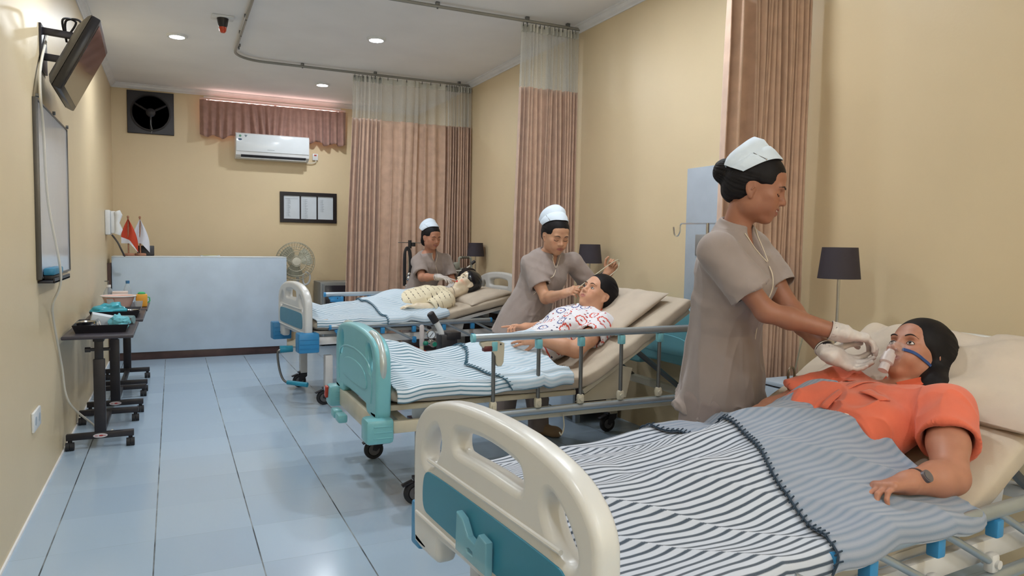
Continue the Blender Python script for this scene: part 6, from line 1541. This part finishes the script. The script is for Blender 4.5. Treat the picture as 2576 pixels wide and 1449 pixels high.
def ring_cloth():
    t = NT('white_ring_print_cloth'); uv = t.n('ShaderNodeUVMap')
    sc = t.n('ShaderNodeVectorMath', operation='SCALE'); sc.inputs['Scale'].default_value = 10.5; t.l(uv.outputs[0], sc.inputs[0])
    vo = t.n('ShaderNodeTexVoronoi', voronoi_dimensions='2D', feature='F1'); vo.inputs['Scale'].default_value = 1.0; vo.inputs['Randomness'].default_value = 0.45; t.l(sc.outputs[0], vo.inputs['Vector'])
    df = t.n('ShaderNodeVectorMath', operation='SUBTRACT'); t.l(sc.outputs[0], df.inputs[0]); t.l(vo.outputs['Position'], df.inputs[1])
    sx = t.n('ShaderNodeSeparateXYZ'); t.l(df.outputs[0], sx.inputs[0])
    ang = t.math('ARCTAN2', sx.outputs[1], sx.outputs[0]); sca = t.math('MULTIPLY', t.math('ABSOLUTE', t.math('SINE', t.math('MULTIPLY', ang, 5.0))), 0.05)
    r_ = t.math('SUBTRACT', vo.outputs['Distance'], sca)
    ring = t.math('MULTIPLY', t.math('GREATER_THAN', r_, 0.20), t.math('LESS_THAN', r_, 0.285))
    spc = t.n('ShaderNodeSeparateColor'); t.l(vo.outputs['Color'], spc.inputs[0])
    rc = t.mix(t.math('GREATER_THAN', spc.outputs[0], 0.48), lin((206, 84, 72)), lin((92, 100, 150)))
    c = t.mix(ring, lin((226, 224, 230)), rc)
    dot_in = t.math('MULTIPLY', t.math('LESS_THAN', vo.outputs['Distance'], 0.05), 1.0)
    c = t.mix(dot_in, c, lin((176, 60, 62)))
    s2 = t.n('ShaderNodeVectorMath', operation='SCALE'); s2.inputs['Scale'].default_value = 24.0; t.l(uv.outputs[0], s2.inputs[0])
    v2 = t.n('ShaderNodeTexVoronoi', voronoi_dimensions='2D', feature='F1'); v2.inputs['Scale'].default_value = 1.0; v2.inputs['Randomness'].default_value = 0.8; t.l(s2.outputs[0], v2.inputs['Vector'])
    d2 = t.math('MULTIPLY', t.math('LESS_THAN', v2.outputs['Distance'], 0.13), t.math('GREATER_THAN', r_, 0.31))
    sp2_ = t.n('ShaderNodeSeparateColor'); t.l(v2.outputs['Color'], sp2_.inputs[0])
    c = t.mix(d2, c, t.mix(t.math('GREATER_THAN', sp2_.outputs[0], 0.4), lin((60, 62, 96)), lin((176, 54, 58))))
    t.l(c, t.b.inputs['Base Color']); t.b.inputs['Roughness'].default_value = 0.85; t.bump(t.noise(t.coord(), 420.0, 2.0), 0.1, 0.003)
    return t.m
C2 = Sdf()
for c_, rr, R in torso2: C2.ell(c_, V3(*rr)*V3(1.0, 1.02, 1.08), R, 0.05)
for y in (3.70, 3.90): C2.ell((2.655, y, 0.855), (0.075, 0.08, 0.055), R2, 0.05)
for (sh_, el_, wr_, rr), e_ in zip(arm2, (0.13, 0.19)):
    sh_, el_ = V3(*sh_), V3(*el_); d = unit(el_-sh_); e = sh_+d*e_
    C2.cap((2.80, 3.80, 0.865), sh_, 0.07, 0.072, 0.05); C2.capcut(sh_, sh_+d*(e_+0.08), 0.070, 0.080, e, d, 0.025); C2.capcut(e-d*0.05, e+d*0.06, 0.063, 0.072, e+d*0.004, d, 0.003, 's')
C2.cap((2.79, 3.80, 0.855), h2.w(-0.022, 0, -0.04), 0.064, 0.062, 0.005, 's')
fd2 = fold_noise(8, 0.011, 0.004, [sp2, lt2, nm2], 8.0, 6.0)
skin_object('shirt', C2, 0.0048, ring_cloth(), P2, lambda V: fd2(V), None, 1, shirt_uv((2.4, 3.8, 0.7), sp2, lt2))
na, nbk = unit(h2.w(-0.022, 0, -0.055)-V3(2.81, 3.80, 0.875)), V3(2.825, 3.80, 0.888)
cx_ = unit(np.cross(V3(0, 1, 0), na)); P = np.zeros((40, 4, 3))
for q in range(40):
    a = 2*pi*q/40
    for j, (o_, rd) in enumerate(((0.050, 0.060), (0.054, 0.066), (0.030, 0.080), (0.014, 0.096))): P[q, j] = nbk + na*(o_ - 0.012*max(0, cos(a))) + (cx_*cos(a)*-1+V3(0, 1, 0)*sin(a))*rd
MB().grid(P, closed_u=True).build('collar', mat('red_orange_collar', (224, 68, 40), 0.8, var=0.04), P2, 'W', angle=180)

# far bed: training mannequin
h3 = Head((2.965, 6.20, 0.942), unit((-0.74, -0.10, 0.66)), (0.66, -0.02, 0.75), 1.04)
M_PLAST = skin_material('mannequin_plastic', 0.22, 0.5, 0.0)
def cheeks(L, C_):
    f = np.exp(-(((np.abs(L[:, 1])-0.045)/0.016)**2 + ((L[:, 2]+0.030)/0.016)**2))*(L[:, 0] > 0.02)*0.75
    C_ = C_*(1-f[:, None]) + np.array(lin((230, 150, 120))[:3])*f[:, None]
    l_ = (((L[:, 1]/0.022)**2 + ((L[:, 2]+0.058)/0.011)**2) < 1) & (L[:, 0] > 0.072); C_[l_] = np.array(lin((196, 40, 34))[:3]); return C_
M3 = thing('training_mannequin', 'pale plastic nursing mannequin with black moulded hair lying in the farthest bed', 'mannequin', (2.6, 6.2, 0.68))
sp3 = unit((0.95, 0.03, 0.25)); lt3 = unit(np.cross((0, 0, 1), sp3)); nm3 = np.cross(sp3, lt3); R3 = np.stack([sp3, lt3, nm3], 1)
tor3 = [((2.25, 6.2, 0.685), (0.19, 0.17, 0.05), I3), ((2.45, 6.2, 0.79), (0.19, 0.17, 0.10), R3), ((2.62, 6.2, 0.815), (0.16, 0.19, 0.085), R3)]
S3 = Sdf()
for c_, rr, R in tor3: S3.ell(c_, V3(*rr)*0.93, R, 0.05)
S3.cap((2.74, 6.2, 0.835), h3.w(-0.022, 0, -0.055), 0.056, 0.050, 0.03); head_sdf(S3, h3)
a3 = [((2.70, 6.02, 0.80), (2.55, 5.97, 0.745), (2.42, 6.0, 0.755)), ((2.70, 6.38, 0.815), (2.52, 6.42, 0.78), (2.36, 6.40, 0.77))]
for sh_, el_, wr_ in a3: S3.cap((2.72, 6.2, 0.83), sh_, 0.055, 0.052, 0.04); S3.chain([sh_, el_, wr_], [0.05, 0.042, 0.03], 0.02)
hand_sdf(S3, a3[0][2], (-1, 0.15, 0), (0, 0, -1), -1, (0.2, 0.3, 0.2)); hand_sdf(S3, a3[1][2], (-1, -0.15, 0), (0, 0, -1), 1, (0.2, 0.3, 0.2))
skin_object('body', S3, 0.0058, M_PLAST, M3, None, face_paint(h3, (232, 216, 190), (196, 40, 34), extra=cheeks), 1)
face_details(S3, h3, M3, gaze='open', brow_rgb=(30, 28, 32))
skin_object('moulded_hair', (lambda H: (h3.E(H, (0.045, -0.072, 0.030), (0.020, 0.012, 0.026), 0.012), h3.E(H, (0.02, -0.074, 0.0), (0.012, 0.010, 0.02), 0.012), H)[-1])(hair_sdf(h3, 0.0, None, -0.085, 1.6)), 0.005, mat('glossy_black_moulded_hair', (24, 26, 34), 0.22, var=0.05, coat=0.4), M3, hair_disp(h3, 0.002), None, 1)
nb3 = V3(2.775, 6.2, 0.848); ad = unit(h3.w(-0.022, 0, -0.055)-V3(2.74, 6.2, 0.835)); bx3 = unit(np.cross(V3(0, 1, 0), ad))
MB().tube([nb3+ad*0.045+(bx3*cos(2*pi*q/36)+V3(0, 1, 0)*sin(2*pi*q/36))*0.0535 for q in range(36)], 0.0016, 6, True).build('neck_joint', M_BLACK, M3, 'W')
def dash_cloth():
    t = NT('cream_sprig_print_cloth'); uv = t.n('ShaderNodeUVMap'); sp = t.n('ShaderNodeSeparateXYZ'); t.l(uv.outputs[0], sp.inputs[0])
    x, y = sp.outputs[0], sp.outputs[1]
    wv = t.math('ADD', x, t.math('MULTIPLY', t.math('SINE', t.math('MULTIPLY', y, 40.0)), 0.003))
    fr = t.math('ABSOLUTE', t.math('SUBTRACT', t.math('FRACT', t.math('DIVIDE', wv, 0.048)), 0.5))
    dash = t.math('MULTIPLY', t.math('LESS_THAN', fr, 0.045), t.math('GREATER_THAN', t.math('SINE', t.math('MULTIPLY', y, 190.0)), -0.2))
    fr2 = t.math('ABSOLUTE', t.math('SUBTRACT', t.math('FRACT', t.math('DIVIDE', y, 0.055)), 0.5))
    sprig = t.math('MULTIPLY', t.math('LESS_THAN', fr, 0.10), t.math('LESS_THAN', fr2, 0.07))
    c = t.mix(dash, lin((232, 220, 192)), lin((140, 122, 96))); c = t.mix(sprig, c, lin((66, 64, 60)))
    t.l(c, t.b.inputs['Base Color']); t.b.inputs['Roughness'].default_value = 0.85; t.bump(t.noise(t.coord(), 420.0, 2.0), 0.1, 0.003); return t.m
C3 = Sdf()
for c_, rr, R in tor3: C3.ell(c_, V3(*rr)*V3(1.0, 1.03, 1.1), R, 0.05)
for y in (6.11, 6.29): C3.ell((2.57, y, 0.865), (0.075, 0.08, 0.05), R3, 0.05)
for (sh_, el_, wr_), e_ in zip(a3, (0.19, 0.16)):
    sh_, el_, wr_ = V3(*sh_), V3(*el_), V3(*wr_); d = unit(el_-sh_); e = sh_+d*e_
    C3.cap((2.72, 6.2, 0.825), sh_, 0.066, 0.068, 0.05); C3.capcut(sh_, sh_+d*(e_+0.08), 0.066, 0.072, e, d, 0.025); C3.capcut(e-d*0.04, e+d*0.06, 0.056, 0.064, e+d*0.004, d, 0.003, 's')
C3.cap((2.72, 6.2, 0.825), h3.w(-0.022, 0, -0.04), 0.062, 0.060, 0.005, 's')
fd3 = fold_noise(12, 0.006, 0.003, [sp3, lt3, nm3], 8.0, 6.0)
skin_object('nightshirt', C3, 0.0058, dash_cloth(), M3, lambda V: fd3(V), None, 1, shirt_uv((2.3, 6.2, 0.75), sp3, lt3))
tube_thing('swab_stick', 'thin white swab stick held at the mannequin\'s red lips', 'swab', [tuple(h3.w(0.100, -0.003, -0.056)), (2.850, 6.27, 0.972), (2.828, 6.33, 0.985)], 0.003, M_WHITE, 6)
# ================================================================ overbed tables along the left wall
M_TOP = mat('dark_laminate_top', (62, 58, 66), 0.4, var=0.06)
def oval_badge(mb, c, a, b): mb.add([(c[0]+a*cos(2*pi*q/28), c[1], c[2]+b*sin(2*pi*q/28)) for q in range(28)], [tuple(range(28))])
M_BADGE = mat('white_red_badge', (206, 200, 206), 0.4, var=0.02); M_BADGER = mat('badge_red_mark', (176, 60, 60), 0.4, var=0.02)
def overbed_table(x, ya, yb, ycol, label, knob=True):
    t = thing('overbed_table', label, 'table', (x, (ya+yb)/2, 0), 0, 'black overbed tables along the left wall')
    xa, xb = x-0.185, x+0.185
    MB().outline([smooth_loop([(xa-0.005, ya-0.09), (xb+0.01, ya-0.09), (xb+0.01, yb+0.03), (xa-0.005, yb+0.03)], 0)], 0.022, 0.008, ((0, 0, 0.705), (1, 0, 0), (0, 1, 0))).build('table_top', M_TOP, t, 'W')
    for y in (ya, yb):
        MB().bx((xa, y-0.018, 0.062), (xb, y+0.018, 0.10), 0.003).build('base_bar', M_DARKM, t, 'W')
        for xx in (xa+0.02, xb-0.02):
            c = MB().cyl((xx, y, 0.045), (xx, y, 0.065), 0.012, n=12)
            for s in (-0.012, 0.012): c.cyl((xx-0.011+s, y-0.01, 0.0255), (xx+0.011+s, y-0.01, 0.0255), 0.025, n=20)
            c.build('castor', M_RUBBER, t, 'W')
    MB().bx((x-0.02, ya, 0.068), (x+0.02, yb, 0.094), 0.003).build('link_bar', M_DARKM, t, 'W')
    MB().bx((x-0.032, ycol-0.016, 0.095), (x+0.032, ycol+0.016, 0.56), 0.003).build('column', M_DARKM, t, 'W')
    MB().bx((x-0.024, ycol-0.011, 0.55), (x+0.024, ycol+0.011, 0.695), 0.002).build('inner_column', M_DARKM, t, 'W')
    MB().bx((x-0.03, min(ya, ycol)-0.03, 0.672), (x+0.03, yb-0.1, 0.695), 0.002).build('support_arm', M_DARKM, t, 'W')
    if knob:
        MB().cyl((x-0.06, ycol, 0.62), (x+0.06, ycol, 0.62), 0.010, n=12).cyl((x-0.075, ycol, 0.62), (x-0.045, ycol, 0.62), 0.016, n=14).build('height_knob', M_BLACK, t, 'W')
        b = MB(); oval_badge(b, (x, ya-0.0195, 0.081), 0.04, 0.0135); bo = b.build('maker_badge', M_BADGE, t, 'W')
        b = MB(); oval_badge(b, (x+0.004, ya-0.0202, 0.081), 0.012, 0.005)
        for s in (-1, 1): b.bx((x+s*0.022-0.008, ya-0.0205, 0.0795), (x+s*0.022+0.008, ya-0.0198, 0.0825))
        b.build('badge_mark', M_BADGER, bo, 'W')
overbed_table(0.063, 5.09, 5.77, 5.09, 'black wheeled overbed table nearest the camera by the left wall')
overbed_table(0.085, 6.05, 6.66, 6.05, 'black wheeled overbed table second in the row along the left wall')
overbed_table(0.090, 6.88, 7.53, 7.53, 'black wheeled overbed table closest to the counter', False)
ZTOP = 0.7165
def tray(x0, x1, y0, y1, label, m=None):
    z = ZTOP; mb = MB(); e = 0.018; h = 0.05
    for a, b in (((x0, y0), (x1, y1)),): mb.bx((x0+e, y0+e, z), (x1-e, y1-e, z+0.003))
    o = [(x0, y0), (x1, y0), (x1, y1), (x0, y1)]; i_ = [(x0+e, y0+e), (x1-e, y0+e), (x1-e, y1-e), (x0+e, y1-e)]
    vs = [(p[0], p[1], z+h) for p in o] + [(p[0], p[1], z) for p in i_] + [(p[0]+(0.004 if p[0] == x0 else -0.004), p[1]+(0.004 if p[1] == y0 else -0.004), z+h) for p in o] + [(p[0]+(0.003 if k in (0, 3) else -0.003), p[1]+(0.003 if k < 2 else -0.003), z+0.003) for k, p in enumerate(i_)]
    fs = []
    for k in range(4):
        j = (k+1) % 4; fs += [(k, j, 4+j, 4+k), (8+k, 12+k, 12+j, 8+j), (k, 8+k, 8+j, j)]
    mb.add(vs, fs); return tag(mb.build('instrument_tray', m or M_DARKM), label, 'tray')
tray(-0.085, 0.225, 5.13, 5.52, 'black steel tray of instruments on the nearest overbed table')
tray(-0.075, 0.255, 6.05, 6.45, 'dark tray with a teal bag on the second overbed table')
def one(name, mb, m, label, cat, **kw): return tag(mb.build(name, m, **kw), label, cat)
zt = ZTOP+0.0035
bw = thing('steel_bowl', 'round steel bowl with beige lining at the left end of the nearest tray', 'bowl', (-0.015, 5.24, zt))
MB().lathe([(0.03, 0), (0.052, 0.03), (0.058, 0.062), (0.055, 0.062), (0.049, 0.03), (0.028, 0.004), (0, 0.004)], n=28).build('bowl', M_CHROME, bw)
MB().lathe([(0.0, 0.05), (0.04, 0.046), (0.052, 0.036)], n=24).build('lining', mat('beige_lining', (150, 132, 104), 0.8, var=0.06), bw)
one('forceps', MB().tube(spline([(0.055, 5.19, zt+0.006), (0.04, 5.3, zt+0.05), (0.02, 5.42, zt+0.075)]), 0.006, 8).tube(spline([(0.075, 5.19, zt+0.006), (0.05, 5.3, zt+0.055), (0.02, 5.42, zt+0.078)]), 0.006, 8), M_CHROME, 'shiny steel forceps leaning in the nearest tray', 'forceps')
one('white_box', MB().box((0.075, 5.38, zt+0.048), (0.16, 0.07, 0.075), (RD(8), RD(14), 0.15), 0.002), M_PAPER, 'tilted white carton in the nearest tray', 'carton')
one('cotton_ball', MB().ell((0.095, 5.235, zt+0.017), (0.017, 0.017, 0.017)), mat('yellow_cotton', (222, 176, 88), 0.85, var=0.05), 'small yellow ball in the nearest tray', 'ball')
one('scissors', MB().tube([(0.03, 5.18, zt+0.007), (0.13, 5.215, zt+0.007)], 0.005, 8).tube([(0.03, 5.205, zt+0.007), (0.13, 5.185, zt+0.012)], 0.005, 8).tube([(0.145+0.014*cos(2*pi*k/16), 5.22+0.012*sin(2*pi*k/16), zt+0.009) for k in range(16)], 0.003, 6, True).tube([(0.145+0.014*cos(2*pi*k/16), 5.18+0.012*sin(2*pi*k/16), zt+0.009) for k in range(16)], 0.003, 6, True), M_CHROME, 'steel scissors lying flat in the nearest tray', 'scissors')
def crumple(c, r, seed, n=26, flat=0.55):
    mb = MB(); P = np.zeros((n, n, 3))
    for i in range(n):
        for j in range(n):
            t_, a = pi*(0.02+0.96*i/(n-1)), 2*pi*j/(n-1); d = V3(sin(t_)*cos(a), sin(t_)*sin(a), cos(t_)); P[i, j] = d
    q = 1 + 0.35*vnoise(P*2.3+seed, 1.0, seed)+0.15*vnoise(P*6+seed, 1.0, seed+1); q[:, -1] = q[:, 0]
    P = P*q[..., None]*np.array(r); lo = P[..., 2].min(); P[..., 2] = np.maximum(P[..., 2], lo*0.6); P = P + np.array([c[0], c[1], c[2]-lo*0.6])
    return mb.grid(P)
M_TEALC = mat('teal_cloth', (110, 186, 200), 0.7, var=0.06)
one('teal_glove', crumple((0.165, 5.27, zt), (0.052, 0.075, 0.055), 4), M_TEALC, 'crumpled pale teal glove in the nearest tray', 'glove')
one('grey_roll', MB().cyl((0.12, 5.66, ZTOP+0.03), (0.235, 5.62, ZTOP+0.03), 0.029, n=24), mat('grey_green_roll', (124, 152, 158), 0.7, var=0.06), 'grey green roll on the nearest overbed table behind the tray', 'roll')
one('dark_pouch', MB().box((0.02, 5.66, ZTOP+0.024), (0.11, 0.07, 0.045), (0, 0, 0.3), 0.018), M_BLACK, 'small black pouch behind the nearest tray', 'pouch')
one('teal_bag', crumple((0.045, 6.17, zt), (0.105, 0.07, 0.055), 9), mat('glossy_teal_bag', (66, 170, 190), 0.25, var=0.1), 'glossy teal plastic bag on the second overbed table', 'bag')
one('steel_dish', MB().lathe([(0.03, 0), (0.045, 0.02), (0.055, 0.045), (0.052, 0.045), (0.042, 0.02), (0.028, 0.004), (0, 0.004)], (0.19, 6.2, zt), 26), M_CHROME, 'small steel dish beside the teal bag', 'dish')
bs = thing('wash_basin', 'pale pink plastic basin with red edged label on the last overbed table', 'basin', (0.06, 7.0, ZTOP))
MB().lathe([(0.085, 0), (0.10, 0.03), (0.125, 0.095), (0.135, 0.1), (0.135, 0.104), (0.12, 0.1), (0.095, 0.032), (0.08, 0.004), (0, 0.004)], n=36).build('basin', mat('pale_pink_plastic', (222, 188, 178), 0.4, var=0.03), bs)
MB().tube([(0.136*cos(2*pi*k/36), 0.136*sin(2*pi*k/36), 0.1) for k in range(36)], 0.005, 8, True).build('rim', M_WHITE, bs)
MB().box((-0.055, -0.098, 0.058), (0.06, 0.004, 0.05), (RD(12), 0, RD(-28))).build('label', M_PAPER, bs)
MB().box((-0.055, -0.102, 0.078), (0.062, 0.004, 0.014), (RD(12), 0, RD(-28))).build('label_stripe', mat('red_label_print', (206, 84, 58), 0.6, var=0.03), bs)
M_PET = clear_material('clear_bottle_plastic', (200, 214, 224), 0.28, 0.15)
def bottle(x, y, z, label, capm, h=0.2, r=0.032, pump=False):
    b = thing('plastic_bottle', label, 'bottle', (x, y, z))
    MB().lathe([(0, 0), (r*0.92, 0.0), (r, 0.008), (r*0.96, h*0.3), (r, h*0.4), (r*0.97, h*0.62), (r*0.6, h*0.8), (r*0.42, h*0.86), (r*0.42, h*0.92)], n=28).build('bottle_body', M_PET, b)
    MB().lathe([(r*0.47, h*0.88), (r*0.47, h), (0, h)], n=24).build('cap', capm, b)
    if pump: MB().cyl((0, 0, h), (0, 0, h+0.03), 0.004, n=8).box((-0.012, 0, h+0.032), (0.035, 0.012, 0.008)).build('pump', M_STEEL, b)
one('white_carton', MB().bx((0.0, 7.16, ZTOP), (0.12, 7.26, ZTOP+0.125), 0.003), mat('pinkish_carton', (216, 200, 194), 0.7, var=0.03), 'pinkish white carton behind the basin on the last overbed table', 'carton')
bottle(0.115, 7.3, ZTOP, 'clear water bottle with blue cap on the last overbed table', mat('blue_cap', (58, 120, 170), 0.4, var=0.02), 0.215, 0.034)
bottle(-0.035, 7.28, ZTOP, 'squat clear pump bottle nearest the wall on the last overbed table', M_WHITE, 0.18, 0.042, True)
cp = thing('orange_mug', 'orange square mug with green lid edge on the last overbed table', 'mug', (0.235, 7.02, ZTOP))
MB().box((0, 0, 0.056), (0.09, 0.085, 0.11), None, 0.012).build('mug_body', mat('orange_yellow_plastic', (232, 166, 62), 0.45, var=0.03), cp)
MB().lathe([(0.03, 0.108), (0.03, 0.122), (0.018, 0.13), (0, 0.13)], n=24).build('lid', mat('green_plastic', (70, 180, 120), 0.4, var=0.03), cp)
MB().tube([(0.047, 0, 0.085), (0.062, 0, 0.08), (0.064, 0, 0.05), (0.047, 0, 0.035)], 0.005, 8).build('handle', mat('green_plastic', (70, 180, 120), 0.4, var=0.03), cp)
one('clear_cup', MB().lathe([(0.025, 0), (0.034, 0.06), (0.032, 0.06), (0.024, 0.004), (0, 0.004)], (0.215, 6.9, ZTOP), 24), M_PET, 'small clear cup in front of the orange mug', 'cup')

# ================================================================ between the beds: oxygen trolley, stretcher bag, stand
M_GREEN = mat('green_valve_plastic', (26, 120, 98), 0.35, var=0.04)
ox = thing('oxygen_trolley', 'oxygen set with gauge, black holder and curved white handle between the beds', 'oxygen set', (2.2, 5.0, 0))
MB().tube(spline([(2.29, 5.0, 0.10), (2.29, 5.0, 0.45), (2.29, 5.0, 0.60), (2.275, 5.0, 0.66), (2.245, 5.0, 0.715), (2.215, 5.0, 0.755)], 6), 0.022, 14).build('handle_pipe', M_WHITE, ox, 'W')
MB().tube([(2.237, 5.0, 0.727), (2.195, 5.0, 0.79), (2.19, 5.0, 0.797)], [0.028, 0.029, 0.022], 16).build('hand_grip', M_BLACK, ox, 'W')
MB().bx((2.26, 4.93, 0.44), (2.38, 5.06, 0.635), 0.008).bx((2.30, 4.925, 0.60), (2.41, 5.065, 0.655), 0.006).build('black_holder', M_BLACK, ox, 'W')
MB().lathe([(0.0, 0.02), (0.065, 0.02), (0.07, 0.03), (0.07, 0.36), (0.055, 0.42), (0.024, 0.445), (0.024, 0.47)], (2.13, 5.0, 0), 32).build('cylinder', mat('cylinder_paint', (170, 172, 168), 0.4, var=0.04), ox, 'W')
MB().lathe([(0.03, 0.46), (0.032, 0.50), (0.018, 0.515)], (2.13, 5.0, 0), 24).build('green_collar', M_GREEN, ox, 'W')
MB().cyl((2.13, 5.0, 0.505), (2.13, 5.0, 0.555), 0.016, n=16).build('valve', M_FRAME, ox, 'W')
MB().tube([(2.13, 5.0, 0.55), (2.13, 5.0, 0.56), (2.13, 5.0, 0.70), (2.13, 5.0, 0.71)], [0.013, 0.018, 0.017, 0.010], 16).build('flow_tube', M_CUP, ox, 'W')
MB().cyl((2.13, 5.0, 0.575), (2.235, 5.0, 0.575), 0.014, n=14).cyl((2.205, 4.96, 0.572), (2.205, 5.02, 0.572), 0.026, n=24).build('regulator', M_CHROME, ox, 'W')
MB().cyl((2.215, 4.955, 0.568), (2.215, 4.962, 0.568), 0.017, n=20).ell((2.155, 4.985, 0.575), (0.022, 0.018, 0.017)).build('green_knob', M_GREEN, ox, 'W')
gg = MB().tube([(2.19, 4.985, 0.64+0.0), (2.19, 4.96, 0.64)], 0.033, 28).cyl((2.19, 4.99, 0.58), (2.19, 4.99, 0.61), 0.008).build('gauge', M_CHROME, ox, 'W')
MB().cyl((2.19, 4.9585, 0.64), (2.19, 4.9595, 0.64), 0.027, n=28).build('gauge_dial', M_PAPER, gg, 'W')
MB().box((2.19, 4.9575, 0.64), (0.004, 0.001, 0.042), (0, RD(40), 0)).build('gauge_needle', M_BLACK, gg, 'W')
MB().bx((2.05, 4.9, 0.0), (2.4, 5.1, 0.02), 0.004).build('base_plate', M_DARKM, ox, 'W')
sb_ = thing('stretcher_bag', 'dark bag with orange red straps lying under the farthest bed', 'bag', (2.35, 6.05, 0))
MB().bx((2.13, 5.92, 0.0), (2.75, 6.22, 0.37), 0.04).build('bag_body', mat('grey_brown_canvas', (108, 96, 96), 0.8, var=0.08), sb_, 'W')
for x in (2.20, 2.42, 2.64): MB().bx((x, 5.912, 0.0), (x+0.055, 6.228, 0.376), 0.01).build('strap', mat('orange_red_webbing', (214, 74, 44), 0.7, var=0.05), sb_, 'W')
vs_ = thing('vital_signs_stand', 'chrome stand with looped black hoses behind the nurse at the far bed', 'stand', (2.70, 7.22, 0))
MB().cyl((2.74, 7.3, 0.03), (2.74, 7.3, 1.33), 0.012, n=14).build('pole', M_CHROME, vs_, 'W')
MB().tube([(2.62, 7.3, 1.31), (2.9, 7.3, 1.31)], 0.005, 8).build('crossbar', M_CHROME, vs_, 'W')
MB().cyl((2.745, 7.29, 1.25), (2.745, 7.29, 1.335), 0.018, n=16).cyl((2.78, 7.29, 1.27), (2.78, 7.29, 1.31), 0.025, n=16).build('clamp', M_BLACK, vs_, 'W')
for dx in (0.0, 0.035): MB().tube(spline([(2.655+dx*0.4, 7.2, 0.86), (2.655+dx*0.4, 7.2, 1.15), (2.672, 7.2, 1.245-dx*0.6), (2.70, 7.2, 1.255-dx*0.6), (2.725-dx*0.3, 7.2, 1.20-dx), (2.73-dx*0.3, 7.2, 1.05), (2.71-dx*0.3, 7.2, 0.95)]), 0.011, 8).build('black_hose', M_RUBBER, vs_, 'W')
for z, r_ in ((0.98, 0.024), (0.94, 0.03), (0.86, 0.024)): MB().ell((2.70-0.02*(z < 0.9), 7.17, z), (r_, r_, r_)).build('chrome_fitting', M_CHROME, vs_, 'W')
for k in range(5):
    a = 2*pi*k/5; MB().tube([(2.74, 7.3, 0.06), (2.74+0.2*cos(a), 7.3+0.2*sin(a), 0.02)], 0.012, 8).build('foot', M_CHROME, vs_, 'W')
dv = thing('carry_lamp_device', 'grey cylindrical device with top handle and round dark front on the far corner cabinet', 'device', (3.2, 6.9, 0.85))
M_GREYD = mat('grey_green_device_plastic', (150, 152, 142), 0.4, var=0.04)
f0, f1 = V3(3.17, 6.98, 0.975), V3(3.235, 6.78, 0.965); fd_ = unit(f1-f0)
MB().tube([f0, f0+fd_*0.02, f0+fd_*0.13], [0.07, 0.085, 0.088], 28).build('body', M_GREYD, dv, 'W')
MB().tube([f0+fd_*0.12, f0+fd_*0.2], [0.094, 0.096], 28).build('front_ring', M_BLACK, dv, 'W')
MB().tube([f0+fd_*0.198, f0+fd_*0.203], [0.08, 0.078], 28).build('front_glass', mat('dark_lens_glass', (28, 28, 38), 0.12, var=0.02), dv, 'W')
MB().bx((3.12, 6.82, 0.85), (3.26, 7.0, 0.90), 0.01).build('foot_block', M_BLACK, dv, 'W')
MB().tube(spline([(3.15, 6.9, 1.05), (3.15, 6.9, 1.15), (3.17, 6.9, 1.165), (3.26, 6.9, 1.165), (3.28, 6.9, 1.15), (3.29, 6.9, 1.06)], 5), 0.011, 10).build('carry_handle', M_GREYD, dv, 'W')
MB().tube([(3.175, 6.9, 1.167), (3.255, 6.9, 1.167)], 0.014, 12).build('handle_grip', mat('dark_grip', (96, 92, 82), 0.6, var=0.04), dv, 'W')
MB().box((3.09, 6.88, 1.075), (0.09, 0.07, 0.06), (0, RD(-25), 0.2), 0.008).build('control_head', M_GREYD, dv, 'W')
MB().box((3.065, 6.845, 1.07), (0.035, 0.012, 0.035), (0, RD(-25), 0.2)).build('control_window', M_BLACK, dv, 'W')
MB().tube([(3.28, 6.88, 1.10), (3.315, 6.87, 1.13)], 0.016, 12).build('black_knob', M_BLACK, dv, 'W')
MB().tube(spline([(3.05, 6.87, 1.05), (3.10, 6.84, 1.03), (3.18, 6.84, 1.04), (3.25, 6.85, 1.08)], 5), 0.008, 8).build('white_tube', M_CABLE, dv, 'W')
